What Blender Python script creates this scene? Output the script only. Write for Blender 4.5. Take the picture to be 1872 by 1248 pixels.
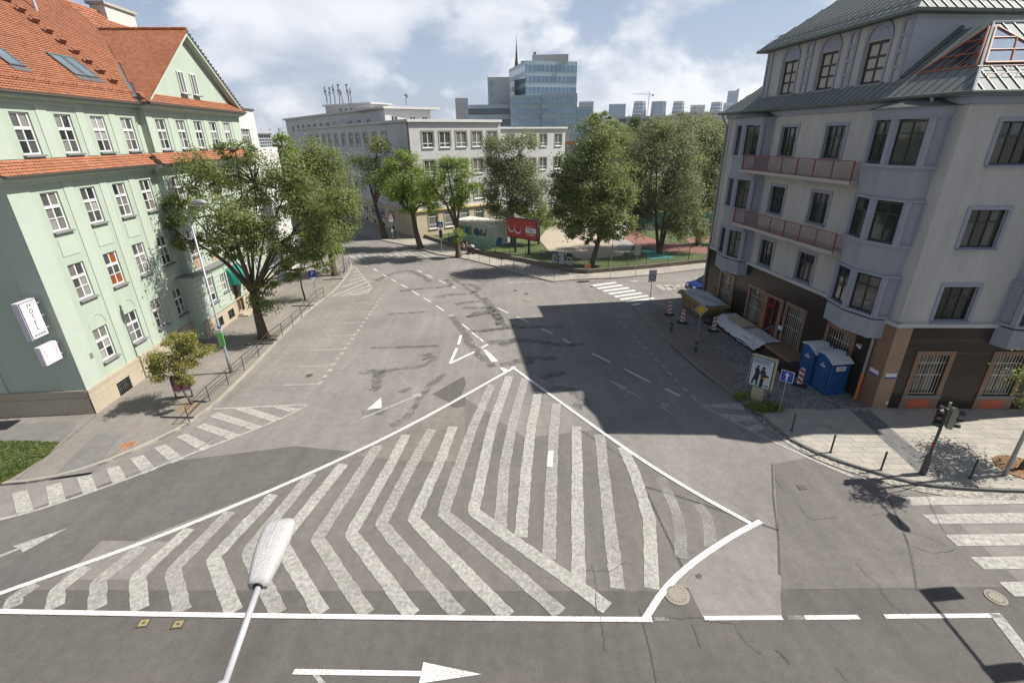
import bpy, bmesh, math, random
import numpy as np
from mathutils import Vector, Matrix
random.seed(7); RNG = np.random.default_rng(7)
S = bpy.context.scene; COL = S.collection
for o in list(bpy.data.objects): bpy.data.objects.remove(o)
R_ = math.radians
# ---------------------------------------------------------------- camera
CAMH, FPX, PITCH, ROLL = 14.0, 876.6, R_(23.138), R_(-0.795)
_R0, FW, _U0 = Vector((1, 0, 0)), Vector((0, math.cos(PITCH), -math.sin(PITCH))), Vector((0, math.sin(PITCH), math.cos(PITCH)))
RT = _R0 * math.cos(ROLL) + _U0 * math.sin(ROLL); UP = _U0 * math.cos(ROLL) - _R0 * math.sin(ROLL)
cd = bpy.data.cameras.new('camera'); cam = bpy.data.objects.new('camera', cd); COL.objects.link(cam)
cd.sensor_width = 36; cd.lens = FPX / 1872 * 36; cd.clip_end = 6000; cd.clip_start = .1
m = Matrix.Identity(4)
for i in range(3): m[i][0], m[i][1], m[i][2] = RT[i], UP[i], -FW[i]
m[0][3], m[1][3], m[2][3] = 0, 0, CAMH
cam.matrix_world = m; S.camera = cam
# ---------------------------------------------------------------- sky, sun, exposure
SUN_AZ, SUN_EL = R_(84.5), R_(47)
w = bpy.data.worlds.new('World'); S.world = w; w.use_nodes = True
nt = w.node_tree; N = nt.nodes; L = nt.links; N.clear()
def wn(t, **k):
    n = N.new(t)
    for a, b in k.items(): setattr(n, a, b)
    return n
sky = wn('ShaderNodeTexSky', sky_type='NISHITA', sun_disc=False, sun_elevation=SUN_EL, sun_rotation=SUN_AZ, altitude=150, air_density=1.0, dust_density=1.2, ozone_density=1.0)
tc = wn('ShaderNodeTexCoord')
mp = wn('ShaderNodeMapping'); mp.inputs['Scale'].default_value = (1, 1, 1.75); mp.inputs['Location'].default_value = (.62, .2, .35)
L.new(tc.outputs['Generated'], mp.inputs['Vector'])
def wnoise(scale, detail, rough, off=None):
    n = wn('ShaderNodeTexNoise'); n.inputs['Scale'].default_value = scale; n.inputs['Detail'].default_value = detail; n.inputs['Roughness'].default_value = rough; n.inputs['Distortion'].default_value = .25
    if off:
        a = wn('ShaderNodeVectorMath', operation='ADD'); a.inputs[1].default_value = off; L.new(mp.outputs[0], a.inputs[0]); L.new(a.outputs[0], n.inputs['Vector'])
    else: L.new(mp.outputs[0], n.inputs['Vector'])
    return n
def wramp(src, p0, c0, p1, c1):
    r = wn('ShaderNodeValToRGB'); e = r.color_ramp.elements; e[0].position, e[0].color, e[1].position, e[1].color = p0, c0, p1, c1
    L.new(src, r.inputs[0]); return r
n1 = wnoise(3.6, 9, .53); n2 = wnoise(3.6, 7, .53, (.035, .0, .09))
cov = wramp(n1.outputs['Fac'], .46, (0, 0, 0, 1), .545, (1, 1, 1, 1))
sub = wn('ShaderNodeMath', operation='SUBTRACT'); L.new(n1.outputs['Fac'], sub.inputs[0]); L.new(n2.outputs['Fac'], sub.inputs[1])
lit = wramp(sub.outputs[0], 0, (.60, .64, .72, 1), 1, (1, 1, 1, 1))
ad = wn('ShaderNodeMath', operation='MULTIPLY_ADD'); ad.inputs[1].default_value = 4.2; ad.inputs[2].default_value = .55; L.new(sub.outputs[0], ad.inputs[0]); L.new(ad.outputs[0], lit.inputs[0])
cm = wn('ShaderNodeMix', data_type='RGBA', blend_type='MULTIPLY'); cm.inputs[0].default_value = 1; L.new(lit.outputs[0], cm.inputs[6]); cm.inputs[7].default_value = (13.6, 13.7, 14.0, 1)
# thin veil of high haze everywhere, cumulus on top
veil = wn('ShaderNodeMix', data_type='RGBA'); veil.inputs[0].default_value = .42; L.new(sky.outputs[0], veil.inputs[6]); veil.inputs[7].default_value = (7.0, 8.2, 10.6, 1)
sz = wn('ShaderNodeSeparateXYZ'); L.new(tc.outputs['Generated'], sz.inputs[0])      # haze and heaped cloud thin out towards the zenith
low = wn('ShaderNodeMapRange', interpolation_type='SMOOTHSTEP'); low.inputs['From Min'].default_value = .05; low.inputs['From Max'].default_value = .62; low.inputs['To Min'].default_value = 1; low.inputs['To Max'].default_value = .12; L.new(sz.outputs[2], low.inputs['Value'])
vf = wn('ShaderNodeMath', operation='MULTIPLY'); L.new(low.outputs[0], vf.inputs[0]); vf.inputs[1].default_value = .58; L.new(vf.outputs[0], veil.inputs[0])
cf0 = wn('ShaderNodeMath', operation='MULTIPLY'); L.new(cov.outputs[0], cf0.inputs[0]); cf0.inputs[1].default_value = .85
cf = wn('ShaderNodeMath', operation='MULTIPLY'); L.new(cf0.outputs[0], cf.inputs[0]); L.new(low.outputs[0], cf.inputs[1])
mx = wn('ShaderNodeMix', data_type='RGBA'); L.new(cf.outputs[0], mx.inputs[0]); L.new(veil.outputs[2], mx.inputs[6]); L.new(cm.outputs[2], mx.inputs[7])
bg = wn('ShaderNodeBackground'); bg.inputs[1].default_value = .05; L.new(mx.outputs[2], bg.inputs[0])
wo = wn('ShaderNodeOutputWorld'); L.new(bg.outputs[0], wo.inputs[0])
sd = bpy.data.lights.new('sun', 'SUN'); sd.energy = 5.0; sd.angle = R_(.53); sd.color = (1, .955, .88)
sun = bpy.data.objects.new('sun', sd); COL.objects.link(sun)
sv = Vector((math.sin(SUN_AZ) * math.cos(SUN_EL), math.cos(SUN_AZ) * math.cos(SUN_EL), math.sin(SUN_EL)))
sun.rotation_euler = sv.to_track_quat('Z', 'Y').to_euler(); sun.location = sv * 80
vs = S.view_settings; vs.view_transform = 'Standard'; vs.look = 'None'; vs.gamma = 1; vs.exposure = .7
S.render.engine = 'CYCLES'; S.cycles.max_bounces = 6; S.cycles.transparent_max_bounces = 12
# ---------------------------------------------------------------- measuring: a photo pixel to the point of the plane z it shows
def ray(px, py): return RT * ((px - 936) / FPX) - UP * ((py - 624) / FPX) + FW
def G(px, py, z=0.0):
    d = ray(px, py); t = (z - CAMH) / d.z
    return Vector((d.x * t, d.y * t, z))
def zpts(o, s, pts): return [(o[0] + a * s, o[1] + b * s) for a, b in pts]
# ---------------------------------------------------------------- materials
MATS = {}
def nodes_of(name):
    m = bpy.data.materials.new(name); m.use_nodes = True; t = m.node_tree; t.nodes.clear(); return m, t
def nd(t, ty, ins=None, **k):
    n = t.nodes.new(ty)
    for a, b in k.items(): setattr(n, a, b)
    for a, b in (ins or {}).items(): n.inputs[a].default_value = b
    return n
def c4(c): return (c[0], c[1], c[2], 1)
def mat(name, col, rough=.75, var=.12, scale=2.5, bump=0.0, bscale=30, metal=0.0, spec=.4, stain=.12, sscale=.35, island=0.0, emit=0, stretch=None):
    if name in MATS: return MATS[name]
    m, t = nodes_of(name); k = t.links
    g = nd(t, 'ShaderNodeNewGeometry'); src = g.outputs['Position']
    if stretch:
        mpn = nd(t, 'ShaderNodeMapping'); mpn.inputs['Scale'].default_value = stretch; k.new(src, mpn.inputs[0]); src = mpn.outputs[0]
    n1 = nd(t, 'ShaderNodeTexNoise', {'Scale': scale, 'Detail': 6, 'Roughness': .65}); k.new(src, n1.inputs['Vector'])
    n2 = nd(t, 'ShaderNodeTexNoise', {'Scale': sscale, 'Detail': 5, 'Roughness': .6}); k.new(src, n2.inputs['Vector'])
    a = nd(t, 'ShaderNodeMath', operation='MULTIPLY_ADD'); k.new(n1.outputs['Fac'], a.inputs[0]); a.inputs[1].default_value = var * 3; a.inputs[2].default_value = 1 - var * 1.5
    b = nd(t, 'ShaderNodeMath', operation='MULTIPLY_ADD'); k.new(n2.outputs['Fac'], b.inputs[0]); b.inputs[1].default_value = stain * 3; b.inputs[2].default_value = 1 - stain * 1.5
    f = nd(t, 'ShaderNodeMath', operation='MULTIPLY'); k.new(a.outputs[0], f.inputs[0]); k.new(b.outputs[0], f.inputs[1]); out = f.outputs[0]
    if island:
        c = nd(t, 'ShaderNodeMath', operation='MULTIPLY_ADD'); k.new(g.outputs['Random Per Island'], c.inputs[0]); c.inputs[1].default_value = island * 2; c.inputs[2].default_value = 1 - island
        d = nd(t, 'ShaderNodeMath', operation='MULTIPLY'); k.new(out, d.inputs[0]); k.new(c.outputs[0], d.inputs[1]); out = d.outputs[0]
    v = nd(t, 'ShaderNodeVectorMath', operation='SCALE'); v.inputs[0].default_value = col; k.new(out, v.inputs['Scale'])
    p = nd(t, 'ShaderNodeBsdfPrincipled', {'Roughness': rough, 'Metallic': metal, 'Specular IOR Level': spec}); k.new(v.outputs[0], p.inputs['Base Color'])
    if emit: p.inputs['Emission Strength'].default_value = emit; p.inputs['Emission Color'].default_value = c4(col)
    if bump:
        n3 = nd(t, 'ShaderNodeTexNoise', {'Scale': bscale, 'Detail': 4}); k.new(src, n3.inputs['Vector'])
        bp = nd(t, 'ShaderNodeBump', {'Strength': bump, 'Distance': .02}); k.new(n3.outputs['Fac'], bp.inputs['Height']); k.new(bp.outputs[0], p.inputs['Normal'])
    o = nd(t, 'ShaderNodeOutputMaterial'); k.new(p.outputs[0], o.inputs[0])
    MATS[name] = m; return m
def asphalt(name, col, warm=0.0):
    if name in MATS: return MATS[name]
    m, t = nodes_of(name); k = t.links
    g = nd(t, 'ShaderNodeNewGeometry'); P = g.outputs['Position']
    def nz(s, d=5, r=.6, st=None):
        src = P
        if st: q = nd(t, 'ShaderNodeMapping'); q.inputs['Scale'].default_value = st; q.inputs['Rotation'].default_value = (0, 0, .35); k.new(P, q.inputs[0]); src = q.outputs[0]
        n = nd(t, 'ShaderNodeTexNoise', {'Scale': s, 'Detail': d, 'Roughness': r}); k.new(src, n.inputs['Vector']); return n.outputs['Fac']
    def ma(x, mul, add):
        a = nd(t, 'ShaderNodeMath', operation='MULTIPLY_ADD'); k.new(x, a.inputs[0]); a.inputs[1].default_value = mul; a.inputs[2].default_value = add; return a.outputs[0]
    def mu(x, y):
        a = nd(t, 'ShaderNodeMath', operation='MULTIPLY'); k.new(x, a.inputs[0]); k.new(y, a.inputs[1]); return a.outputs[0]
    f = mu(mu(ma(nz(38, 3, .8), 1.1, .45), mu(ma(nz(.22, 7, .65), .8, .6), ma(nz(13, 4, .7), .45, .775))), mu(ma(nz(2.6, 7, .7), .65, .675), ma(nz(1.6, 5, .6, (.9, .05, 1)), .42, .79)))
    v = nd(t, 'ShaderNodeVectorMath', operation='SCALE'); v.inputs[0].default_value = col; k.new(f, v.inputs['Scale'])
    p = nd(t, 'ShaderNodeBsdfPrincipled', {'Roughness': .85, 'Specular IOR Level': .25}); k.new(v.outputs[0], p.inputs['Base Color'])
    bp = nd(t, 'ShaderNodeBump', {'Strength': .5, 'Distance': .012}); k.new(nz(70, 2, .7), bp.inputs['Height']); k.new(bp.outputs[0], p.inputs['Normal'])
    o = nd(t, 'ShaderNodeOutputMaterial'); k.new(p.outputs[0], o.inputs[0]); MATS[name] = m; return m
def worn(name, col, keep, scale=9, soft=.12, rough=.7, big=.5, bigs=.8):
    """worn coat over what lies below: keep = share of the coat left"""
    if name in MATS: return MATS[name]
    m, t = nodes_of(name); k = t.links
    g = nd(t, 'ShaderNodeNewGeometry'); P = g.outputs['Position']
    n1 = nd(t, 'ShaderNodeTexNoise', {'Scale': scale, 'Detail': 8, 'Roughness': .68, 'Distortion': .4}); k.new(P, n1.inputs['Vector'])
    n2 = nd(t, 'ShaderNodeTexNoise', {'Scale': bigs, 'Detail': 3}); k.new(P, n2.inputs['Vector'])
    a = nd(t, 'ShaderNodeMath', operation='MULTIPLY_ADD'); k.new(n2.outputs['Fac'], a.inputs[0]); a.inputs[1].default_value = big; k.new(n1.outputs['Fac'], a.inputs[2])
    th = .5 + big * .5 + (.5 - keep) * .55
    mr = nd(t, 'ShaderNodeMapRange', {'From Min': th - soft, 'From Max': th + soft}); k.new(a.outputs[0], mr.inputs['Value'])
    v = nd(t, 'ShaderNodeVectorMath', operation='SCALE'); v.inputs[0].default_value = col
    s = nd(t, 'ShaderNodeMath', operation='MULTIPLY_ADD'); k.new(n1.outputs['Fac'], s.inputs[0]); s.inputs[1].default_value = .5; s.inputs[2].default_value = .75; k.new(s.outputs[0], v.inputs['Scale'])
    p = nd(t, 'ShaderNodeBsdfPrincipled', {'Roughness': rough, 'Specular IOR Level': .3}); k.new(v.outputs[0], p.inputs['Base Color'])
    tr = nd(t, 'ShaderNodeBsdfTransparent'); x = nd(t, 'ShaderNodeMixShader'); k.new(mr.outputs[0], x.inputs[0]); k.new(tr.outputs[0], x.inputs[1]); k.new(p.outputs[0], x.inputs[2])
    o = nd(t, 'ShaderNodeOutputMaterial'); k.new(x.outputs[0], o.inputs[0]); MATS[name] = m; return m
def leafmat(name, col, col2, trans=.35):
    if name in MATS: return MATS[name]
    m, t = nodes_of(name); k = t.links
    g = nd(t, 'ShaderNodeNewGeometry')
    n1 = nd(t, 'ShaderNodeTexNoise', {'Scale': .9, 'Detail': 3}); k.new(g.outputs['Position'], n1.inputs['Vector'])
    a = nd(t, 'ShaderNodeMath', operation='MULTIPLY_ADD'); k.new(g.outputs['Random Per Island'], a.inputs[0]); a.inputs[1].default_value = .6; k.new(n1.outputs['Fac'], a.inputs[2])
    mr = nd(t, 'ShaderNodeMapRange', {'From Min': .4, 'From Max': 1.2}); k.new(a.outputs[0], mr.inputs['Value'])
    x = nd(t, 'ShaderNodeMix', data_type='RGBA'); x.inputs[6].default_value = c4(col); x.inputs[7].default_value = c4(col2); k.new(mr.outputs[0], x.inputs[0])
    p = nd(t, 'ShaderNodeBsdfPrincipled', {'Roughness': .55, 'Specular IOR Level': .35}); k.new(x.outputs[2], p.inputs['Base Color'])
    tr = nd(t, 'ShaderNodeBsdfTranslucent'); hs = nd(t, 'ShaderNodeHueSaturation', {'Saturation': 1.1, 'Value': 1.5}); k.new(x.outputs[2], hs.inputs['Color']); k.new(hs.outputs[0], tr.inputs[0])
    ms = nd(t, 'ShaderNodeMixShader', {0: trans}); k.new(p.outputs[0], ms.inputs[1]); k.new(tr.outputs[0], ms.inputs[2])
    o = nd(t, 'ShaderNodeOutputMaterial'); k.new(ms.outputs[0], o.inputs[0]); MATS[name] = m; return m
# ---------------------------------------------------------------- meshes and objects
class MB:
    def __init__(s): s.v = []; s.f = []
    def add(s, vs, fs):
        b = len(s.v); s.v += [tuple(v) for v in vs]; s.f += [tuple(b + i for i in f) for f in fs]; return s
    def box(s, x0, x1, y0, y1, z0, z1):
        return s.add([(x0, y0, z0), (x1, y0, z0), (x1, y1, z0), (x0, y1, z0), (x0, y0, z1), (x1, y0, z1), (x1, y1, z1), (x0, y1, z1)],
                     [(3, 2, 1, 0), (4, 5, 6, 7), (0, 1, 5, 4), (1, 2, 6, 5), (2, 3, 7, 6), (3, 0, 4, 7)])
    def quad(s, a, b, c, d): return s.add([a, b, c, d], [(0, 1, 2, 3)])
    def poly(s, pts): return s.add(pts, [tuple(range(len(pts)))])
    def prism(s, pts, z0, z1):
        n = len(pts)
        ar = sum(pts[i][0] * pts[(i + 1) % n][1] - pts[(i + 1) % n][0] * pts[i][1] for i in range(n))
        if ar < 0: pts = pts[::-1]
        return s.add([(p[0], p[1], z0) for p in pts] + [(p[0], p[1], z1) for p in pts],
                     [tuple(range(n - 1, -1, -1)), tuple(range(n, 2 * n))] + [(i, (i + 1) % n, n + (i + 1) % n, n + i) for i in range(n)])
    def extr(s, pts, axis, a, b):
        """polygon pts in the plane across an axis ('x': (y,z), 'y': (x,z)), drawn out from a to b"""
        n = len(pts); mk = (lambda p, q: (q, p[0], p[1])) if axis == 'x' else (lambda p, q: (p[0], q, p[1]))
        return s.add([mk(p, a) for p in pts] + [mk(p, b) for p in pts], [tuple(range(n - 1, -1, -1)), tuple(range(n, 2 * n))] + [(i, (i + 1) % n, n + (i + 1) % n, n + i) for i in range(n)])
    def tube(s, pts, rad, n=8, cap=True):
        pts = [Vector(p) for p in pts]; rad = rad if isinstance(rad, (list, tuple)) else [rad] * len(pts); b = len(s.v); up = None
        for i, p in enumerate(pts):
            d = (pts[min(i + 1, len(pts) - 1)] - pts[max(i - 1, 0)]).normalized()
            if up is None: up = Vector((0, 0, 1)) if abs(d.z) < .9 else Vector((1, 0, 0))
            x = d.cross(up).normalized(); y = x.cross(d); up = y
            for j in range(n):
                a = 2 * math.pi * j / n; s.v.append(tuple(p + (x * math.cos(a) + y * math.sin(a)) * rad[i]))
        for i in range(len(pts) - 1):
            for j in range(n): s.f.append((b + i * n + j, b + i * n + (j + 1) % n, b + (i + 1) * n + (j + 1) % n, b + (i + 1) * n + j))
        if cap: s.f.append(tuple(b + j for j in range(n - 1, -1, -1))); s.f.append(tuple(b + (len(pts) - 1) * n + j for j in range(n)))
        return s
    def lathe(s, prof, n=16, c=(0, 0, 0)):
        b = len(s.v)
        for r, z in prof:
            for j in range(n): a = 2 * math.pi * j / n; s.v.append((c[0] + r * math.cos(a), c[1] + r * math.sin(a), c[2] + z))
        for i in range(len(prof) - 1):
            for j in range(n): s.f.append((b + i * n + j, b + i * n + (j + 1) % n, b + (i + 1) * n + (j + 1) % n, b + (i + 1) * n + j))
        s.f.append(tuple(b + (len(prof) - 1) * n + j for j in range(n))); s.f.append(tuple(b + j for j in range(n - 1, -1, -1)))
        return s
    def mesh(s, name, m, smooth=False):
        me = bpy.data.meshes.new(name); me.from_pydata(s.v, [], s.f); me.update()
        if m: me.materials.append(m)
        if smooth: me.polygons.foreach_set('use_smooth', [True] * len(me.polygons))
        return me
    def build(s, name, m, parent=None, loc=(0, 0, 0), rz=0.0, smooth=False): return obj(name, s.mesh(name, m, smooth), parent, loc, rz)
def obj(name, me, parent=None, loc=(0, 0, 0), rz=0.0):
    o = bpy.data.objects.new(name, me); COL.objects.link(o); o.location = loc; o.rotation_euler = (0, 0, rz)
    if parent: o.parent = parent
    return o
def tag(o, label, cat, group=None):
    o['label'] = label; o['category'] = cat
    if group: o['group'] = group
    return o
def thing(name, label, cat, loc=(0, 0, 0), rz=0.0, group=None): return tag(obj(name, None, None, loc, rz), label, cat, group)
def struct(o, kind='structure', label=None):
    o['kind'] = kind
    if label: o['label'] = label
    return o
def copytree(o, parent=None):
    c = o.copy(); COL.objects.link(c); c.parent = parent
    for ch in [q for q in bpy.data.objects if q.parent == o]: copytree(ch, c)
    return c
def bevel(o, w=.01, seg=2):
    b = o.modifiers.new('bevel', 'BEVEL'); b.width = w; b.segments = seg; b.limit_method = 'ANGLE'; return o
def text_mesh(body, size, m, depth=.004, name='lettering', align='CENTER'):
    cu = bpy.data.curves.new('t', 'FONT'); cu.body = body; cu.size = size; cu.align_x = align; cu.align_y = 'CENTER'; cu.extrude = depth; cu.resolution_u = 3
    o = bpy.data.objects.new('t', cu); COL.objects.link(o)
    me = bpy.data.meshes.new_from_object(o.evaluated_get(bpy.context.evaluated_depsgraph_get())); bpy.data.objects.remove(o); bpy.data.curves.remove(cu)
    me.name = name; me.materials.clear(); me.materials.append(m)
    return me
def stand(me):      # text lies in xy: stand it up so that it faces -y
    me.transform(Matrix.Rotation(math.pi / 2, 4, 'X')); return me
def fr(o_xy, az):   # frame: x along the bearing az, y 90 degrees to its left
    return (Vector((o_xy[0], o_xy[1], 0)), math.pi / 2 - R_(az))
def fpt(f, x, y, z=0.0):
    c, s = math.cos(f[1]), math.sin(f[1]); return f[0] + Vector((c * x - s * y, s * x + c * y, z))
def resample(pts, step):
    pts = [Vector((p[0], p[1], 0)) for p in pts]; out = [pts[0].copy()]; acc = 0.0
    for a, b in zip(pts, pts[1:]):
        d = (b - a).length; t = step - acc
        while t <= d: out.append(a + (b - a) * (t / d)); t += step
        acc = d - (t - step)
    out.append(pts[-1]); return out
def smooth_line(px, n=2):
    p = [Vector((a[0], a[1], 0)) for a in px]
    for _ in range(n):
        q = [p[0]]
        for a, b in zip(p, p[1:]): q += [a * .75 + b * .25, a * .25 + b * .75]
        p = q + [p[-1]]
    return p
def inside(p, poly):
    r = False; n = len(poly); j = n - 1
    for i in range(n):
        a, b = poly[i], poly[j]
        if (a[1] > p[1]) != (b[1] > p[1]) and p[0] < (b[0] - a[0]) * (p[1] - a[1]) / (b[1] - a[1]) + a[0]: r = not r
        j = i
    return r
def sheet(name, pts, z, m, parent=None, rough=0.0):
    """flat polygon given by world points"""
    mb = MB(); mb.poly([(p[0], p[1], z) for p in pts]); me = mb.mesh(name, m)
    bm = bmesh.new(); bm.from_mesh(me); bmesh.ops.triangulate(bm, faces=bm.faces[:]); 
    for f in bm.faces:
        if f.normal.z < 0: f.normal_flip()
    bm.to_mesh(me); bm.free(); return obj(name, me, parent)
def strip(name, pts, width, z, m, parent=None, jitter=0.0):
    pts = [Vector((p[0], p[1], 0)) for p in pts]; mb = MB(); vs = []
    for i, p in enumerate(pts):
        d = (pts[min(i + 1, len(pts) - 1)] - pts[max(i - 1, 0)]).normalized(); n = Vector((-d.y, d.x, 0))
        wd = (width[i] if isinstance(width, (list, tuple)) else width) * .5; a = 1 + random.uniform(-jitter, jitter); b = 1 + random.uniform(-jitter, jitter)
        vs += [tuple(p + n * wd * a + Vector((0, 0, z))), tuple(p - n * wd * b + Vector((0, 0, z)))]
    mb.add(vs, [(2 * i + 1, 2 * i + 3, 2 * i + 2, 2 * i) for i in range(len(pts) - 1)]); return mb.build(name, m, parent)
GP = lambda pts, z=0.0: [G(x, y, z) for x, y in pts]
# ================================================================ GROUND, ROAD, PAVEMENTS
M_AS = asphalt('asphalt_aged', (.198, .185, .172)); M_AD = asphalt('asphalt_dark', (.105, .096, .089)); M_AL = asphalt('asphalt_light', (.200, .186, .173)); M_AB = asphalt('asphalt_brown', (.180, .162, .142))
M_AM = asphalt('asphalt_mid', (.143, .132, .122)); M_AK = asphalt('asphalt_lane', (.116, .108, .101))
M_PV = asphalt('pavement_asphalt', (.20, .182, .163)); M_PD = asphalt('pavement_patch', (.165, .158, .15))
M_WH = worn('paint_fresh', (.64, .63, .60), .86, 16, .26, big=.25); M_WW = worn('paint_worn', (.40, .385, .352), .66, 6.5, .42, big=.35, bigs=1.3); M_WF = worn('paint_faded', (.36, .35, .325), .40, 16, .25)
M_WO = worn('paint_half', (.445, .43, .395), .74, 6.5, .40, big=.3)
M_TAR = worn('tar_blotch', (.095, .09, .087), .27, 10, .28, .8, .7, 1.8); M_SEAM = worn('seam', (.085, .08, .078), .66, 7, .16); M_CRACK = mat('crack_dark', (.075, .072, .068), .9, .2)
M_KERB = mat('kerb_granite', (.28, .255, .215), .8, .15, 8, .3, 30, stain=.2)
M_SOIL = mat('soil', (.20, .15, .10), .95, .3, 6, .6, 20)
M_GR = mat('grass_ground', (.085, .12, .035), .95, .4, 2.5, .6, 20, stain=.35, sscale=.5)
gm = MB(); gm.poly([(3200 * math.cos(a * .3927), 3200 * math.sin(a * .3927) + 500, -.06) for a in range(16)])
struct(gm.build('ground', mat('far_ground', (.16, .16, .12), .95, .3, .02, stain=.3, sscale=.004)))
rd = struct(MB().quad((-70, -30, 0), (75, -30, 0), (75, 190, 0), (-70, 190, 0)).build('road', M_AS))
# --- asphalt patches of other age
def patch(pts, m, z=.004, name='asphalt_patch'): return sheet(name, GP(pts), z, m, rd)
yl = G(900, 1078).y
sheet('asphalt_patch', [(-70, -12), (75, -12), (75, G(1650, 1076).y), (G(1430, 1078).x, yl), (G(1430, 1131).x, G(1430, 1131).y), (G(1287, 1131).x, G(1287, 1131).y), (G(1262, 1082).x, yl), (-70, yl + .9)], .002, M_AD, rd)
patch([(1262, 1084), (1428, 1080), (1415, 850), (1480, 836), (1385, 765), (1190, 745), (1110, 770), (1390, 953), (1290, 1010)], M_AL, .004)
patch([(-40, 1105), (0, 1084), (300, 968), (560, 868), (655, 826), (540, 815), (300, 845), (0, 950), (-60, 970)], M_AK, .004)
patch([(30, 1078), (176, 1026), (281, 988), (422, 931), (560, 872), (749, 783), (850, 727), (960, 800), (1090, 785), (1177, 848), (1275, 908), (1380, 956), (1294, 1009), (1249, 1042), (1222, 1080)], M_AM, .006)
patch(zpts((0, 700), .4392, [(425, 655), (740, 660), (605, 815), (250, 820)]), M_AL, .008)
patch(zpts((540, 560), .3205, [(965, 515), (966, 888), (600, 878), (345, 852), (480, 780), (640, 700), (880, 575)]), M_AB, .008)
patch(zpts((540, 560), .3205, [(880, 556), (970, 515), (970, 565), (930, 578), (895, 575)]), M_AD, .012)
patch(zpts((540, 560), .3205, [(780, 500), (960, 400), (975, 440), (950, 500), (885, 550)]), M_AD, .008)
patch([(1416, 848), (1478, 836), (1560, 872), (1640, 895), (1700, 905), (1872, 1072), (1430, 1077)], M_AM, .008)
patch([(1255, 560), (1170, 560), (1130, 545), (1060, 535), (1065, 515), (1250, 500), (1420, 486), (1420, 545)], M_AL, .004)
patch([(560, 720), (440, 706), (560, 560), (640, 500), (660, 560), (655, 620)], M_AL, .004)
# --- tar seams, cracks
def seam(o, s, pts, wd, m, z=.014, jit=.35):
    p = smooth_line(GP(zpts(o, s, pts)), 2); strip('tar_seam', resample(p, .25), wd * (.8 if wd > .3 else 1), z, m, rd, jit)
A4 = ((540, 560), .3205); A8 = ((560, 400), .3632); A6 = ((900, 780), .3751)
for pts, wd in (([(430, 237), (600, 234), (820, 224)], .5), ([(360, 376), (490, 379), (600, 350), (720, 346), (790, 300)], .55), ([(490, 380), (455, 430), (470, 470), (430, 485)], .8), ([(525, 46), (740, 32)], .55),
                ([(590, 492), (660, 465)], .5), ([(380, 612), (440, 600), (510, 602)], .75), ([(740, 270), (770, 300)], 1.1), ([(975, 62), (1070, 30), (1120, 25), (1165, 70), (1170, 115), (1250, 112)], .9), ([(1010, 140), (1130, 138), (1245, 110)], .5),
                ([(1090, 206), (1190, 205), (1280, 188)], .9), ([(1170, 335), (1300, 305), (1345, 330)], .9), ([(1460, 465), (1580, 470), (1660, 540), (1600, 580)], .8), ([(540, 680), (640, 640), (745, 470), (850, 385)], .55), ([(890, 55), (940, 110), (990, 210), (1060, 290), (1130, 345)], .8)):
    seam(*A4, pts, wd, M_TAR)
for pts, wd in (([(350, 312), (420, 280), (520, 255), (600, 300), (620, 315)], .8), ([(470, 366), (560, 352), (700, 345), (740, 330), (700, 305)], .7), ([(650, 396), (740, 378), (830, 380), (880, 350), (810, 325)], .8), ([(750, 432), (820, 418), (900, 412)], .8), ([(790, 448), (850, 450), (940, 446)], .8),
                ([(805, 495), (900, 480), (950, 465), (900, 395)], .7), ([(950, 455), (960, 500), (985, 540)], 1.0), ([(870, 565), (960, 555), (1090, 545), (1290, 540)], .8), ([(300, 770), (400, 760)], .7), ([(980, 640), (1060, 600), (1300, 640), (1400, 630)], .8), ([(1100, 700), (1260, 705)], .8), ([(740, 300), (880, 400), (930, 470)], .5), ([(1180, 800), (1300, 770)], .8)):
    seam(*A8, pts, wd, M_TAR)
for pts, wd in (([(405, 0), (560, 100), (680, 180)], .05), ([(680, 170), (740, 290), (800, 420), (930, 690)], .10), ([(745, 292), (880, 330), (1080, 395), (1395, 505)], .10), ([(1365, 180), (1370, 380), (1395, 520), (1400, 720)], .07), ([(715, 880), (780, 1120), (800, 1248)], .05)):
    seam(*A6, pts, wd, M_SEAM, .017, .25)
def crack(o, s, pts, wd=.014):
    p = resample(GP(zpts(o, s, pts)), .12); q = [v + Vector((random.uniform(-.035, .035), random.uniform(-.035, .035), 0)) for v in p]
    strip('crack', q, wd, .042, M_CRACK, rd, .6)
for pts in ([(490, 670), (510, 770), (500, 860), (540, 980), (555, 1090)], [(1035, 945), (1180, 960), (1230, 1040), (1320, 1115)], [(850, 935), (1030, 930)], [(1385, 1085), (1450, 1155)], [(440, 700), (580, 703), (650, 660)], [(980, 960), (1020, 1075)]): crack(*A6, pts)
A7 = ((1400, 800), .359)
for pts in ([(160, 335), (230, 420), (370, 405)], [(455, 640), (580, 760), (640, 850), (720, 900), (825, 970)], [(530, 400), (600, 390), (680, 460), (860, 520), (970, 570), (850, 590), (740, 550), (700, 490)], [(820, 300), (880, 430), (920, 490), (1010, 550)], [(50, 1075), (130, 1155)], [(365, 1175), (430, 1245)], [(40, 200), (105, 285)]): crack(*A7, pts)
seam(*A7, [(605, 260), (690, 450), (740, 580), (770, 780)], .07, M_SEAM, .017, .2)  # thin dark curved strip across the right carriageway
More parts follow.
